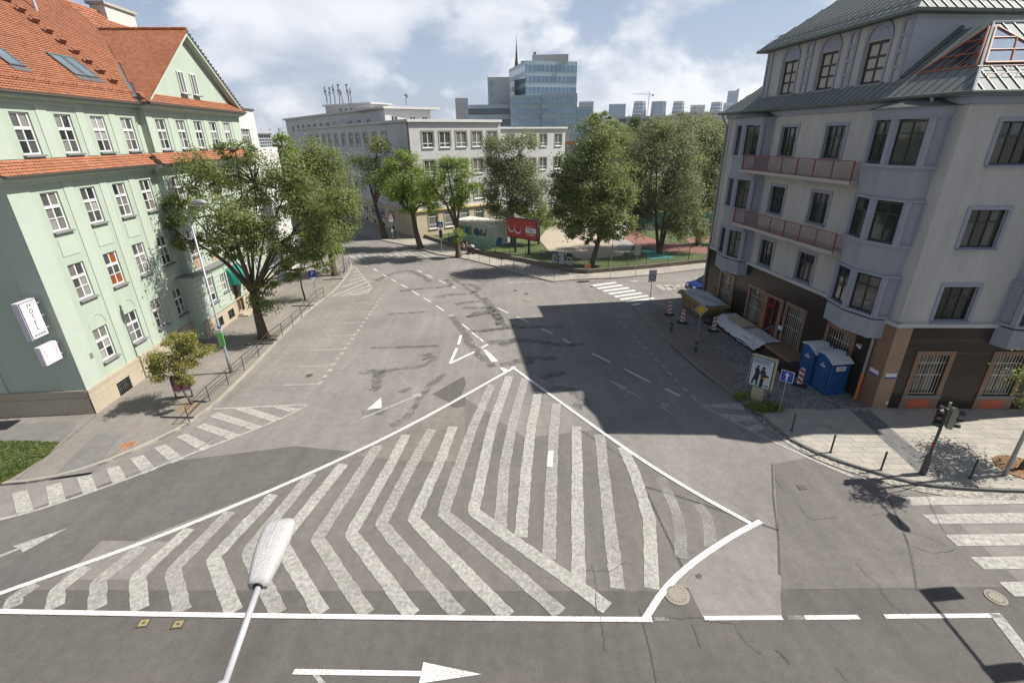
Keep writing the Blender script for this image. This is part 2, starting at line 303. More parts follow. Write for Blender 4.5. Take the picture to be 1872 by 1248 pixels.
# --- painted markings
Z1_, Z2_ = .020, .024
def line(pts, wd=.2, m=None, n=2, z=Z2_, name='painted_line'): jt = name == 'painted_stripe'; return strip(name, resample(smooth_line(GP(pts), n), .22 if jt else .6), wd, z, m or M_WH, rd, .09 if jt else .02)
def pquad(pts, m=None, z=Z2_, name='painted_stripe'): return sheet(name, GP(pts), z, m or M_WH, rd)
line([(-30, 1096), (0, 1085), (176, 1023), (281, 985), (422, 928), (560, 869), (749, 780), (942, 671)], .19, z=.030)
line([(936, 671), (1086, 780), (1177, 844), (1275, 904), (1372, 957)], .19, z=.033)
line(zpts(*A6, [(1308, 462), (1200, 515), (1050, 610), (930, 700), (830, 800), (740, 945)]), .22, z=.036)
line([(-160, 1115), (0, 1118), (400, 1125), (900, 1131), (1192, 1133)], .17, z=.039)
for a, b in (((1287, 1130), (1430, 1129)), ((1472, 1129), (1570, 1128)), ((1617, 1127), (1830, 1125))): line([a, b], .15, n=0)
line([(1196, 1132), (1222, 1131)], .12, M_WF, n=0); line([(1440, 1129), (1472, 1129)], .14, M_WF, n=0)
line([(1818, 1122), (1880, 1200), (1960, 1300)], .36, M_WO, n=0)
ch = [[(24, 1110), (26, 1093), (66, 1067)], [(101, 1111), (103, 1080), (158, 1036)], [(178, 1113), (180, 1064), (259, 999)], [(255, 1115), (252, 1053), (347, 966)], [(334, 1118), (316, 1042), (421, 935)], [(428, 1119), (390, 1021), (500, 904)],
      [(510, 1121), (453, 1008), (570, 866)], [(589, 1121), (512, 992), (628, 848)], [(670, 1123), (580, 985), (672, 845), (690, 815)], [(754, 1125), (642, 975), (717, 845), (742, 795)], [(839, 1125), (697, 958), (752, 851), (790, 785)], [(929, 1127), (756, 949), (805, 842), (828, 780)],
      [(1024, 1121), (948, 1053), (810, 938), (842, 845), (865, 780), (899, 703)], [(1110, 1112), (1050, 1066), (933, 984), (866, 935), (884, 850), (899, 780), (931, 688)],
      [(914, 968), (921, 860), (938, 770), (960, 692)], [(952, 982), (962, 860), (971, 780), (984, 716)], [(1004, 1022), (1007, 900), (1012, 790), (1017, 738)], [(1058, 1072), (1056, 930), (1054, 780)], [(1129, 1076), (1111, 930), (1096, 795)], [(1191, 1076), (1187, 949), (1160, 864), (1138, 818)]]
for i, c in enumerate(ch): line(c, .50, (M_WW, M_WO, M_WW, M_WO)[i % 4], 0, .0185 + .0003 * i, 'painted_stripe')
for c in ([(1245, 1020), (1243, 956), (1226, 911), (1207, 874)], [(1298, 1001), (1296, 949), (1275, 922)]): line(c, .44, M_WF, 1, Z1_, 'painted_stripe')
pquad([(1003, 824), (1012, 824), (1010, 853), (1000, 853)])
line([(0, 950), (61, 935), (149, 906), (246, 871), (338, 834), (426, 801), (514, 766), (562, 741)], .15, M_WO); line([(391, 748), (562, 740)], .13, M_WO, 0)
A3 = ((0, 700), .4392)
for q in ([(50, 460), (115, 445), (140, 530), (70, 545)], [(190, 430), (255, 415), (275, 490), (205, 508)], [(320, 395), (380, 380), (405, 445), (345, 465)], [(442, 358), (495, 343), (528, 400), (470, 422)], [(540, 315), (598, 300), (650, 360), (595, 380)], [(640, 270), (690, 255), (770, 315), (715, 335)],
          [(735, 225), (775, 210), (885, 265), (840, 285)], [(815, 185), (850, 168), (1000, 215), (955, 235)], [(870, 140), (905, 122), (1090, 180), (1045, 195)], [(970, 108), (1040, 104), (1175, 148), (1130, 162)], [(1130, 100), (1190, 97), (1245, 110), (1205, 122)]): pquad(zpts(*A3, q), M_WO, Z1_)
line(zpts(*A3, [(530, 390), (720, 320), (900, 235), (1090, 150)]), .09, M_WF, 1, Z1_)
pquad(zpts(*A3, [(282, 604), (95, 706), (86, 692), (0, 726), (0, 716), (74, 688), (52, 680)]), M_WO, name='painted_arrow')
A5 = ((400, 780), .3751)
pquad(zpts(*A5, [(372, 1180), (988, 1190), (997, 1147), (1280, 1206), (975, 1252), (984, 1216), (358, 1207)]), name='painted_arrow')
pquad(zpts(*A5, [(455, 1208), (488, 1209), (560, 1290), (520, 1290)]), M_WO, Z1_, 'painted_arrow')
pquad(zpts(*A4, [(490, 520), (492, 580), (408, 590)]), name='painted_arrow'); line(zpts(*A4, [(372, 641), (505, 588), (705, 505)]), .13, M_WO, 0, name='painted_arrow'); pquad(zpts(*A4, [(720, 498), (716, 515), (660, 510), (690, 498)]), M_WO, Z1_, 'painted_arrow')
for i, (a, b) in enumerate((((945, 165), (930, 218)), ((921, 240), (882, 328)), ((880, 328), (1022, 260)), ((1060, 240), (1098, 218)))): line(zpts(*A4, [a, b]), .2, n=0, z=.026 + .002 * i)
pquad(zpts(*A4, [(1068, 246), (1090, 250), (1158, 314), (1120, 320)])); pquad(zpts(*A4, [(1165, 355), (1185, 352), (1230, 372), (1190, 380)]), z=.041)
def dashes(o, s, lst, wd=.13, m=None):
    for a, b, c, d in lst: line(zpts(o, s, [(a, b), (c, d)]), wd, m, 0)
dashes(*A8, [(340, 250, 356, 262), (384, 281, 405, 292), (430, 306, 453, 318), (476, 331, 508, 348), (531, 363, 569, 386), (590, 398, 627, 420), (652, 437, 692, 464), (716, 487, 744, 487), (783, 530, 822, 560), (832, 572, 868, 600), (872, 602, 892, 620), (290, 236, 310, 244),
             (560, 260, 582, 270), (605, 282, 633, 296), (668, 310, 703, 326), (735, 342, 753, 350), (963, 450, 1017, 475), (1058, 493, 1120, 523), (1185, 554, 1238, 580), (1288, 604, 1330, 627), (1438, 678, 1530, 722), (1600, 756, 1730, 822), (1806, 855, 1880, 893)])
A1 = ((1160, 450), .2564)
dashes(*A1, [(-8, 640, 10, 656), (20, 675, 48, 697), (62, 713, 88, 735), (100, 756, 130, 778), (140, 798, 172, 824), (190, 846, 220, 874), (236, 896, 270, 922), (288, 949, 325, 980), (342, 1008, 382, 1040), (405, 1068, 446, 1100)], .17, M_WO)
dashes(*A8, [(1575, 518, 1588, 530), (1598, 540, 1612, 552), (1620, 563, 1634, 576)], .17, M_WO)
line(zpts(*A8, [(1490, 475), (1590, 570), (1640, 660), (1720, 750), (1810, 840)]), .1, M_WF, 2)
line([(1283, 741), (1340, 770), (1400, 801), (1479, 838), (1560, 872)], .15, M_WO)
for q in ([(480, 1135), (765, 1118), (792, 1170), (590, 1158)], [(620, 1196), (830, 1208), (880, 1252), (720, 1248)], [(770, 1290), (900, 1268), (935, 1300), (840, 1325)]): pquad(zpts(*A1, q), M_WO, Z1_)
pquad(zpts(*A8, [(1508, 802), (1620, 852), (1590, 862)]), M_WO, name='painted_arrow'); line(zpts(*A8, [(1595, 855), (1690, 905)]), .13, M_WO, 0, name='painted_arrow')
for q in ([(190, 1055), (215, 1085), (180, 1082)], [(150, 1135), (195, 1150), (185, 1122), (245, 1120), (255, 1150), (215, 1145), (270, 1195), (255, 1200), (190, 1160)]): pquad(zpts(*A1, q), M_WW, name='painted_arrow')
pquad(zpts(*A8, [(1622, 452), (1660, 492), (1560, 505)]), M_WF, name='painted_triangle'); line(zpts(*A8, [(1622, 452), (1560, 505), (1660, 492), (1622, 452)]), .12, M_WW, 0, .030)
for a, b, c, d in ([(695, 303), (1400, 290), (1440, 336), (745, 345)], [(795, 393), (1500, 379), (1560, 434), (855, 440)], [(912, 495), (1600, 485), (1640, 545), (975, 552)], [(1040, 608), (1700, 600), (1740, 668), (1110, 670)], [(1185, 735), (1800, 732), (1840, 808), (1265, 808)]): pquad(zpts(*A7, [a, b, c, d]), M_WO, name='crossing_stripe')
B6 = ((850, 220), .2724)
for i in range(8):
    l0, r0 = (843 + 38 * i, 1106 + 18.4 * i), (1004 + 43 * i, 1085 + 17.4 * i)
    pquad(zpts(*B6, [l0, r0, (r0[0] + 17, r0[1] + 9), (l0[0] + 18, l0[1] + 10)]), M_WH, name='crossing_stripe')
f0, f1 = G(648, 472), G(784, 465)
for i in range(11):
    p = f0 + (f1 - f0) * (i / 10); d = (G(748, 468) - G(725, 458)).normalized() * 1.7
    e = (f1 - f0).normalized() * .28; sheet('crossing_stripe', [p - d - e, p - d + e, p + d + e, p + d - e], Z1_, M_WO, rd)
line(zpts((640, 360), .1496, [(100, 765), (600, 725), (1250, 705)]), .16, M_WF, 1); line(zpts((640, 360), .1496, [(0, 580), (230, 665)]), .12, M_WO, 0)
line(zpts((640, 360), .1496, [(160, 835), (225, 860)]), .12, M_WO, 0); line(zpts((640, 360), .1496, [(270, 885), (330, 918)]), .12, M_WO, 0)
# parking bays
for i in range(7):
    y = 26.4 + 2.66 * i; x = -12.03 - .055 * i - .003 * i * i
    sheet('bay_line', [(x, y - .05, 0), (x, y + .05, 0), (x - 2.2, y + .0, 0), (x - 2.2, y - .1, 0)], Z1_, M_WO, rd); sheet('bay_line', [(x - 2.3, y - .1, 0), (x - 2.3, y, 0), (x - 4.6, y - .12, 0), (x - 4.6, y - .2, 0)], Z1_, M_WF, rd)
    for k in range(3): sheet('bay_dash', [(x - .1, y + .88 * k, 0), (x + .14, y + .88 * k, 0), (x + .14, y + .88 * k + .34, 0), (x - .1, y + .88 * k + .34, 0)], Z1_ + .004, M_WO, rd)
A9 = ((480, 330), .1843)
line(zpts(*A9, [(930, 870), (1080, 1068), (1030, 1132), (680, 1152)]), .13, M_WO, 0)
for a, b in (((785, 1060), (1030, 975)), ((690, 1150), (1062, 1000)), ((780, 1146), (1075, 1035)), ((850, 1143), (1080, 1070)), ((920, 1140), (1050, 1100)), ((895, 948), (985, 930)), ((900, 912), (960, 898)), ((915, 882), (940, 872)), ((860, 1000), (1005, 955))): line(zpts(*A9, [a, b]), .34, M_WO, 0, Z1_, 'painted_stripe')
pquad(zpts(*A9, [(830, 1190), (900, 1180), (912, 1200), (890, 1200)]), M_WF, Z1_, 'painted_arrow')
# side street lettering, arrow, give-way teeth
pquad(zpts(*B6, [(1080, 1078), (1165, 1075), (1150, 1088)]), M_WO, name='painted_arrow'); line(zpts(*B6, [(1160, 1082), (1370, 1070)]), .14, M_WO, 0)
for o_, rows in (((1278, 1108), 1),):
    for q in ([(1276, 1108), (1310, 1104), (1350, 1138), (1330, 1142)], [(1318, 1106), (1375, 1102), (1420, 1125), (1395, 1130)], [(1345, 1116), (1385, 1112), (1420, 1135), (1360, 1142)], [(1405, 1108), (1430, 1102), (1455, 1116), (1425, 1122)], [(1450, 1104), (1480, 1098), (1508, 1110), (1470, 1118)]): pquad(zpts(*B6, q), M_WO, name='painted_letter')
for i in range(6): pquad(zpts(*B6, [(290 + 50 * i, 1091 - 2 * i), (330 + 50 * i, 1085 - 2 * i), (335 + 50 * i, 1090 - 2 * i), (312 + 50 * i, 1094 - 2 * i)]), M_WO, name='give_way_tooth')
line(zpts(*B6, [(1395, 1160), (1430, 1178)]), .14, M_WO, 0)
# --- covers in the carriageway
M_IRON = mat('cast_iron', (.10, .085, .07), .6, .25, 12, .4, 40, metal=.3); M_IRONL = mat('cover_concrete', (.24, .215, .18), .8, .2, 10, .4, 40); M_BRASS = mat('valve_cover', (.27, .22, .12), .6, .2, 20)
def manhole(px, py, r, lab, big=True):
    p = G(px, py); t = thing('manhole_cover', lab, 'manhole', (p.x, p.y, 0))
    MB().lathe([(r * 1.15, -.05), (r * 1.15, .026), (r * .98, .030)], 28).build('ring', M_IRONL, t, smooth=False); MB().lathe([(r * .9, .0), (r * .9, .036), (r * .7, .040), (r * .2, .041)], 28).build('cover', M_IRONL if big else M_IRON, t)
    if big:
        h = MB()
        for k in range(16): a = k * math.pi / 8; h.lathe([(.022, 0), (.022, .0415)], 6, (r * .8 * math.cos(a), r * .8 * math.sin(a), 0))
        h.build('vent_holes', M_CRACK, t)['kind'] = 'stuff'
manhole(1237, 1086, .36, 'round vented manhole cover by the tip of the hatched island'); manhole(965, 548, .42, 'pale round manhole cover far out in the carriageway')
manhole(1279, 1053, .10, 'tiny round valve cap beside the manhole', False); manhole(566, 687, .24, 'small dark round cover in the parking bays', False); manhole(1820, 1092, .26, 'round grey cover below the right crossing')
for i, (px, py, lab, mm) in enumerate(((263, 1139, 'left of two small square brass valve covers below the long white line', M_BRASS), (326, 1141, 'right of two small square brass valve covers below the long white line', M_BRASS), (1466, 891, 'small rusty grate in the asphalt before the crossing', M_IRON), (942, 531, 'left of two dark square grates in the far carriageway', M_IRON), (963, 537, 'right of two dark square grates in the far carriageway', M_IRON), (1082, 524, 'dark gully grate at the far zebra corner', M_IRON))):
    p = G(px, py); t = thing('utility_cover', lab, 'cover', (p.x, p.y, 0), .1); MB().box(-.17, .17, -.15, .15, -.05, .030).build('frame', M_IRON, t); MB().box(-.13, .13, -.11, .11, 0, .034).build('lid', mm, t)
    if i < 2: MB().box(-.05, .05, -.04, .04, .03, .038).build('key_plate', M_IRON, t)
# ---------------------------------------------------------------- pavements
def slab(name, pts, h, m):
    mb = MB(); mb.prism([(p[0], p[1]) for p in pts], -.05, h); me = mb.mesh(name, m); bm = bmesh.new(); bm.from_mesh(me); bmesh.ops.triangulate(bm, faces=bm.faces[:]); bm.to_mesh(me); bm.free(); return struct(obj(name, me))
def kerb(parent, pts, h=.135, wd=.16, step=1.0, side=-1, m=None):
    p = resample(pts, step); base = {}
    for a, b in zip(p, p[1:]):
        d = b - a; ln = d.length
        if ln < .15: continue
        key = round(ln, 1) if abs(ln - step) > .05 else step
        if key not in base:
            k = MB(); k.extr([(-wd / 2, -.05), (wd / 2, -.05), (wd / 2, h), (-wd / 2 + .02, h), (-wd / 2, h - .02)] if side < 0 else [(-wd / 2, -.05), (wd / 2, -.05), (wd / 2, h - .02), (wd / 2 - .02, h), (-wd / 2, h)], 'x', .006, ln - .006); base[key] = k.mesh('kerb_stone', m or M_KERB)
        n = Vector((-d.y, d.x, 0)).normalized(); o = obj('kerb_stone', base[key], parent, a + n * (wd / 2 - .008) + Vector((0, 0, random.uniform(-.006, .004))), math.atan2(d.y, d.x) + random.uniform(-.006, .006))
# left pavement
KL = smooth_line(GP([(-300, 880), (-60, 892), (0, 888), (60, 883), (110, 873), (160, 859), (210, 841), (260, 819), (310, 796), (350, 773), (385, 749), (420, 716), (460, 676), (500, 633), (530, 601), (560, 573), (585, 553), (601, 543), (610, 534), (620, 524), (634, 506), (643, 490), (644, 481), (636, 473), (618, 463), (580, 447), (500, 414)]), 1)
pl = slab('pavement', [p for p in KL] + [(-70, 100), (-70, 10)], .12, M_PV); kerb(pl, KL, side=-1)
sheet('asphalt_patch', GP(zpts(*A3, [(405, 210), (515, 208), (385, 370), (210, 395)]), .12), .124, M_PD, pl)
sheet('asphalt_patch', GP(zpts(*A3, [(0, 170), (330, 160), (250, 250), (0, 246)]), .12), .124, M_PD, pl)
sheet('tree_pit', GP([(318, 752), (346, 757), (366, 738), (340, 733)], .12), .126, M_SOIL, pl); sheet('tree_pit', GP([(462, 624), (496, 626), (506, 610), (474, 608)], .12), .126, M_SOIL, pl)
for pts in ([(75, 135), (640, 128), (640, 124)],): pass
line_pv = strip('joint', resample(GP(zpts(*A3, [(400, 135), (270, 245), (60, 410)]), .12), .5), .04, .128, M_SEAM, pl, .3)
ug = thing('utility_cover', 'rusty rectangular cover with orange spray marks on the left pavement', 'cover', G(234, 813, .12), .3); MB().box(-.35, .35, -.3, .3, -.03, .012).build('frame', M_IRONL, ug); MB().box(-.29, .29, -.24, .24, 0, .018).build('lid', mat('rust', (.24, .12, .06), .9, .3, 9), ug)
M_ORP = worn('orange_spray', (.75, .25, .10), .5, 14)
for q in ([(440, 275), (500, 262), (560, 240)], [(585, 200), (600, 190), (585, 205)], [(500, 290), (520, 255), (530, 290)]): strip('spray_mark', resample(GP(zpts(*A3, q), .12), .2), .03, .142, M_ORP, pl)
gpoly = GP(zpts(*A3, [(-120, 245), (110, 243), (250, 247), (200, 300), (60, 390), (0, 420), (-120, 432)]), .12)
lawn = struct(sheet('lawn', gpoly, .135, M_GR))
# far pavement along the school and the park
KF = smooth_line(GP([(480, 372), (560, 398), (640, 424), (697, 440), (742, 449), (767, 455), (790, 464), (834, 471), (872, 479), (940, 498), (1000, 514), (1012, 516), (1030, 514), (1050, 512), (1150, 508), (1297, 491), (1450, 473)]), 1)
pf = slab('pavement', [p for p in KF] + [(75, 75), (75, 190), (-70, 190)], .11, asphalt('pavement_pale', (.30, .275, .245))); kerb(pf, KF, side=-1, h=.125)
# right pavement: black setts, then pale slabs
KR1 = smooth_line(GP([(1420, 536), (1285, 544), (1235, 547), (1190, 552), (1168, 558), (1160, 568), (1178, 586), (1224, 627), (1283, 681), (1339, 722), (1387, 758)]), 1)
KR2 = smooth_line(GP([(1387, 758), (1400, 771), (1434, 800), (1479, 825), (1532, 846), (1585, 862), (1630, 876), (1687, 889), (1760, 896), (1872, 901), (2100, 905)]), 1)
def setts(name, col, sc):
    m, t = nodes_of(name); k = t.links; g = nd(t, 'ShaderNodeNewGeometry')
    v = nd(t, 'ShaderNodeTexVoronoi', {'Scale': sc, 'Randomness': .55}); k.new(g.outputs['Position'], v.inputs['Vector']); e = nd(t, 'ShaderNodeTexVoronoi', {'Scale': sc, 'Randomness': .55}, feature='DISTANCE_TO_EDGE'); k.new(g.outputs['Position'], e.inputs['Vector'])
    n = nd(t, 'ShaderNodeTexNoise', {'Scale': .7, 'Detail': 5, 'Roughness': .7}); k.new(g.outputs['Position'], n.inputs['Vector'])
    a = nd(t, 'ShaderNodeMapRange', {'From Min': 0, 'From Max': .09, 'To Min': .45, 'To Max': 1}); k.new(e.outputs['Distance'], a.inputs['Value'])
    sp = nd(t, 'ShaderNodeSeparateColor'); k.new(v.outputs['Color'], sp.inputs[0]); b = nd(t, 'ShaderNodeMath', operation='MULTIPLY_ADD'); k.new(sp.outputs[0], b.inputs[0]); b.inputs[1].default_value = .9; k.new(n.outputs['Fac'], b.inputs[2])
    c = nd(t, 'ShaderNodeMath', operation='MULTIPLY'); k.new(a.outputs[0], c.inputs[0]); k.new(b.outputs[0], c.inputs[1]); s = nd(t, 'ShaderNodeVectorMath', operation='SCALE'); s.inputs[0].default_value = col; k.new(c.outputs[0], s.inputs['Scale'])
    p = nd(t, 'ShaderNodeBsdfPrincipled', {'Roughness': .65}); k.new(s.outputs[0], p.inputs['Base Color']); bp = nd(t, 'ShaderNodeBump', {'Strength': .8, 'Distance': .03}); k.new(a.outputs[0], bp.inputs['Height']); k.new(bp.outputs[0], p.inputs['Normal'])
    o = nd(t, 'ShaderNodeOutputMaterial'); k.new(p.outputs[0], o.inputs[0]); MATS[name] = m; return m
M_SETT = setts('basalt_setts', (.21, .20, .19), 9); M_SETL = setts('gutter_setts', (.30, .28, .24), 8)
RC = Vector((19.6, 22.6, 0))
pr = slab('pavement', [p for p in KR1] + [(G(1430, 750).x, G(1430, 750).y), (G(1560, 749).x, G(1560, 749).y), (21.5, 22.9), (40, 30), (40, 47)], .12, M_SETT); kerb(pr, KR1, side=-1, m=mat('kerb_worn', (.22, .19, .16), .85, .25, 8))
ppoly = [p for p in KR2] + [Vector((40, 22.2, 0)), Vector((21.5, 22.9, 0)), G(1560, 749), G(1430, 750)]
ps = slab('pavement', ppoly, .105, mat('slab_joint', (.20, .185, .16), .9, .2, 12)); kerb(ps, KR2, side=-1, h=.14, wd=.12, m=mat('kerb_dark', (.13, .13, .125), .7, .2, 8))
KG = [p + Vector((-.02, -.30, 0)) for p in KR2]
strip('gutter_setts', KG, .42, .03, M_SETL, rd); sheet('soil_patch', GP([(1339, 722), (1387, 757), (1432, 750), (1405, 728), (1365, 712)], .12), .124, mat('weed_soil', (.15, .14, .08), .95, .35, 5), pr)
sheet('asphalt_patch', GP(zpts(*A1, [(110, 470), (250, 690), (470, 890), (700, 1050), (740, 900), (560, 700), (520, 610), (330, 560), (200, 440)]), .12), .124, asphalt('patch_worn', (.19, .165, .145)), pr)
# slabs: running bond, cut at the kerb
M_SLAB = [mat('slab_%d' % i, c, .8, .10, 6, .15, 40, stain=.10) for i, c in enumerate(((.315, .29, .25), (.285, .265, .235), (.34, .31, .265), (.30, .285, .255)))]; M_SLABD = [mat('slab_dark_%d' % i, c, .8, .12, 6) for i, c in enumerate(((.115, .115, .115), (.14, .138, .135)))]
band = GP([(1555, 752), (1584, 751), (1727, 874), (1680, 868)], 0); SLW, SLH, RZ = .62, .42, R_(-2.5)
def clip(poly, a, b):
    n = Vector((-(b - a).y, (b - a).x, 0)); out = []
    for p, q in zip(poly, poly[1:] + poly[:1]):
        dp, dq = (p - a).dot(n), (q - a).dot(n)
        if dp >= 0: out.append(p)
        if (dp >= 0) != (dq >= 0): out.append(p + (q - p) * (dp / (dp - dq)))
    return out
full = {}; cx = Vector((math.cos(RZ), math.sin(RZ), 0)); cy = Vector((-cx.y, cx.x, 0)); edges = list(zip(ppoly, ppoly[1:] + ppoly[:1])); cnt = 0
for j in range(-2, 20):
    for i in range(-14, 18):
        c = RC + cx * ((i + .5 * (j % 2)) * SLW) - cy * (j * SLH - .3); q = [c + cx * (sx * (SLW / 2 - .006)) + cy * (sy * (SLH / 2 - .006)) for sx, sy in ((-1, -1), (1, -1), (1, 1), (-1, 1))]
        w_ = (c - Vector((0, 0, CAMH))); px = 936 + FPX * w_.dot(RT) / w_.dot(FW)
        if px > 1960: continue
        ins = [inside(p, ppoly) for p in q]
        if not any(ins): continue
        mm = random.choice(M_SLAB)
        if all(ins):
            if mm.name not in full: full[mm.name] = MB().box(-SLW / 2 + .006, SLW / 2 - .006, -SLH / 2 + .006, SLH / 2 - .006, -.02, .018).mesh('paving_slab', mm)
            o = obj('paving_slab', full[mm.name], ps, (c.x, c.y, .105 + random.uniform(-.004, .003)), RZ); cnt += 1
        else:
            def sd2(e):
                a, b = e; t = max(0, min(1, (c - a).dot(b - a) / (b - a).length_squared)); return (a + (b - a) * t - c).length
            for a, b in sorted(edges, key=sd2)[:2]:
                if q: q = clip(q, a, b)
            if len(q) > 2: MB().prism([(p.x, p.y) for p in q], .09, .123).build('paving_slab', mm, ps)

bd0, bd1 = (band[0] + band[1]) / 2, (band[2] + band[3]) / 2; bdir = (bd1 - bd0).normalized(); bn = Vector((-bdir.y, bdir.x, 0)); bl = (bd1 - bd0).length; bang = math.atan2(bdir.y, bdir.x); dk = [MB().box(-.2, .2, -.1, .1, -.02, .01).mesh('paving_slab', m_) for m_ in M_SLABD]
for i in range(int(bl / .41)):
    for j in range(-2, 3): obj('paving_slab', random.choice(dk), ps, bd0 + bdir * (.2 + i * .41 + (.2 if j % 2 else 0)) + bn * (j * .21) + Vector((0, 0, .12 + random.uniform(-.002, .002))), bang)
# ================================================================ BUILDINGS
def glass(name, col, rough=.04):
    return mat(name, col, rough, .25, .6, spec=.7, stain=.3, sscale=.25)
GL_D = glass('glass_dark', (.018, .022, .026)); GL_M = glass('glass_mid', (.06, .065, .065)); GL_C = glass('glass_curtain', (.16, .155, .145), .08); GL_O = glass('glass_orange', (.22, .06, .02), .1); GL_B = glass('glass_blue', (.05, .085, .11))
M_WFR = mat('window_white', (.56, .56, .55), .45, .05); M_DFR = mat('window_dark', (.028, .027, .03), .5, .1)
MCACHE = {}
def cached(key, fn):
    if key not in MCACHE: MCACHE[key] = fn()
    return MCACHE[key]
def window(parent, f, x, z, w, h, cols, rows, fm, glasses, dep=.2, y=0.0, border=.07, bar=.055, split=True, sill=None, surround=None, sm=None, sw=.16, proud=.05, sillw=.16, name='window', tran=0):
    """opening with its lower left corner at (x, z) of facade f; rows from the bottom up"""
    base = fpt(f, x, y, z) - parent.location; key = (round(w, 2), round(h, 2), tuple(cols), tuple(rows), fm.name, dep, border, bar, tran)
    cs = [0]; 
    for c in cols: cs.append(cs[-1] + c / sum(cols))
    rs = [0]
    for r in rows: rs.append(rs[-1] + r / sum(rows))
    iw, ih = w - 2 * border, h - 2 * border
    def frame():
        b = MB(); y0, y1 = dep - .07, dep + .02
        b.box(0, border, y0, y1, 0, h); b.box(w - border, w, y0, y1, 0, h); b.box(border, w - border, y0, y1, 0, border); b.box(border, w - border, y0, y1, h - border, h)
        for c in cs[1:-1]: b.box(border + c * iw - bar / 2, border + c * iw + bar / 2, y0 + .008, y1, border, h - border)
        for i, r in enumerate(rs[1:-1]): bw_ = bar * (1 if not tran else (tran if i == len(rs) - 3 else .45)); b.box(border, w - border, y0 + .004 - (.02 if tran and i == len(rs) - 3 else 0), y1, border + r * ih - bw_ / 2, border + r * ih + bw_ / 2)
        return b.mesh(name, fm)
    o = obj(name, cached(('f',) + key, frame), parent, base, f[1])
    if split:
        for ci in range(len(cols)):
            for ri in range(len(rows)):
                gl = random.choice(glasses); x0, x1 = border + cs[ci] * iw, border + cs[ci + 1] * iw; z0, z1 = border + rs[ri] * ih, border + rs[ri + 1] * ih
                obj('pane', cached(('p', round(x1 - x0, 3), round(z1 - z0, 3), gl.name), lambda: MB().box(0, x1 - x0, 0, .012, 0, z1 - z0).mesh('pane', gl)), o, (x0, dep - .02, z0))
    else:
        gl = random.choice(glasses); obj('pane', cached(('p', round(iw, 3), round(ih, 3), gl.name), lambda: MB().box(0, iw, 0, .012, 0, ih).mesh('pane', gl)), o, (border, dep - .02, border))
    if sill: obj('sill', cached(('s', round(w, 2), sill.name, sillw), lambda: MB().extr([(-sillw, -.09), (dep - .06, -.09), (dep - .06, .02), (-sillw, -.03)], 'x', -.09, w + .09).mesh('sill', sill)), o)
    if surround:
        def sur():
            b = MB(); b.box(-sw, 0, -proud, .03, -.0, h + sw); b.box(w, w + sw, -proud, .03, 0, h + sw); b.box(0, w, -proud, .03, h, h + sw); return b.mesh('surround', surround)
        obj('surround', cached(('u', round(w, 2), round(h, 2), surround.name, sw, proud), sur), o)
    return o
def wall(parent, f, name, x0, x1, z0, z1, m, holes=(), y=0.0, dep=.3, depth_in=None):
    xs = sorted({x0, x1} | {q for h in holes for q in h[:2] if x0 < q < x1}); zs = sorted({z0, z1} | {q for h in holes for q in h[2:4] if z0 < q < z1}); b = MB()
    for xa, xb in zip(xs, xs[1:]):
        for za, zb in zip(zs, zs[1:]):
            cx, cz = (xa + xb) / 2, (za + zb) / 2
            if any(h[0] < cx < h[1] and h[2] < cz < h[3] for h in holes): continue
            b.quad((xa, y, za), (xb, y, za), (xb, y, zb), (xa, y, zb))
    for xa, xb, za, zb in [h[:4] for h in holes]:
        b.quad((xa, y, zb), (xb, y, zb), (xb, y + dep, zb), (xa, y + dep, zb)); b.quad((xa, y, za), (xa, y + dep, za), (xb, y + dep, za), (xb, y, za))
        b.quad((xa, y, za), (xa, y, zb), (xa, y + dep, zb), (xa, y + dep, za)); b.quad((xb, y, za), (xb, y + dep, za), (xb, y + dep, zb), (xb, y, zb))
        b.quad((xa, y + dep, za), (xa, y + dep, zb), (xb, y + dep, zb), (xb, y + dep, za))
    return b.build(name, m, parent, f[0] - parent.location, f[1])
def fbox(parent, f, name, m, *boxes):
    b = MB()
    for q in boxes: b.box(*q)
    return b.build(name, m, parent, f[0] - parent.location, f[1])
def fmesh(parent, f, name, m, b): return b.build(name, m, parent, f[0] - parent.location, f[1])
# ---------------------------------------------------------------- hotel with the green facade
M_GRN = mat('render_green', (.335, .39, .325), .85, .05, 5, .15, 60, stain=.10, sscale=1.1, stretch=(1, 1, .16)); M_GRN2 = mat('render_green_trim', (.36, .412, .35), .85, .05, 3, .1, 60, stain=.05); M_CREAM = mat('cornice_cream', (.40, .44, .38), .8, .05, 3)
M_PLN = mat('plinth_sandstone', (.36, .31, .235), .9, .12, 4, .25, 40, stain=.15); M_TILE = mat('roof_tile', (.285, .112, .057), .8, .18, 5, .2, 60, stain=.14, sscale=.5, island=.16); M_SHEET = mat('sheet_metal_grey', (.16, .165, .17), .45, .1, 3, metal=.5); M_GUT = mat('gutter_brown', (.10, .075, .06), .5, .1, metal=.3); M_SILLD = mat('sill_grey', (.17, .17, .17), .6, .1)
FL = fr((-23.27, 23.18), -3.76); LF = FL[0]
hot = thing('hotel_building', 'mint green four storey hotel with orange tiled roof and gable, left', 'building', LF)
LX = [1.74, 4.36, 6.9, 9.4]; LX2 = [12.15, 14.55, 16.9, 19.2, 21.6]; WW = 1.12; RIS = -.45; X1 = 11.2; X2 = 24.7; DEPTH = 14.0
rowsL = {0: (2.42, 1.92), 1: (6.1, 1.94), 2: (9.76, 1.94), 3: (13.46, 1.92)}
hm = [(x, x + WW, z, z + h) for x in LX for z, h in rowsL.values()]
wall(hot, FL, 'wall', 0, X1, 1.5, 16.2, M_GRN, hm)
bay = (12.0, 13.2)
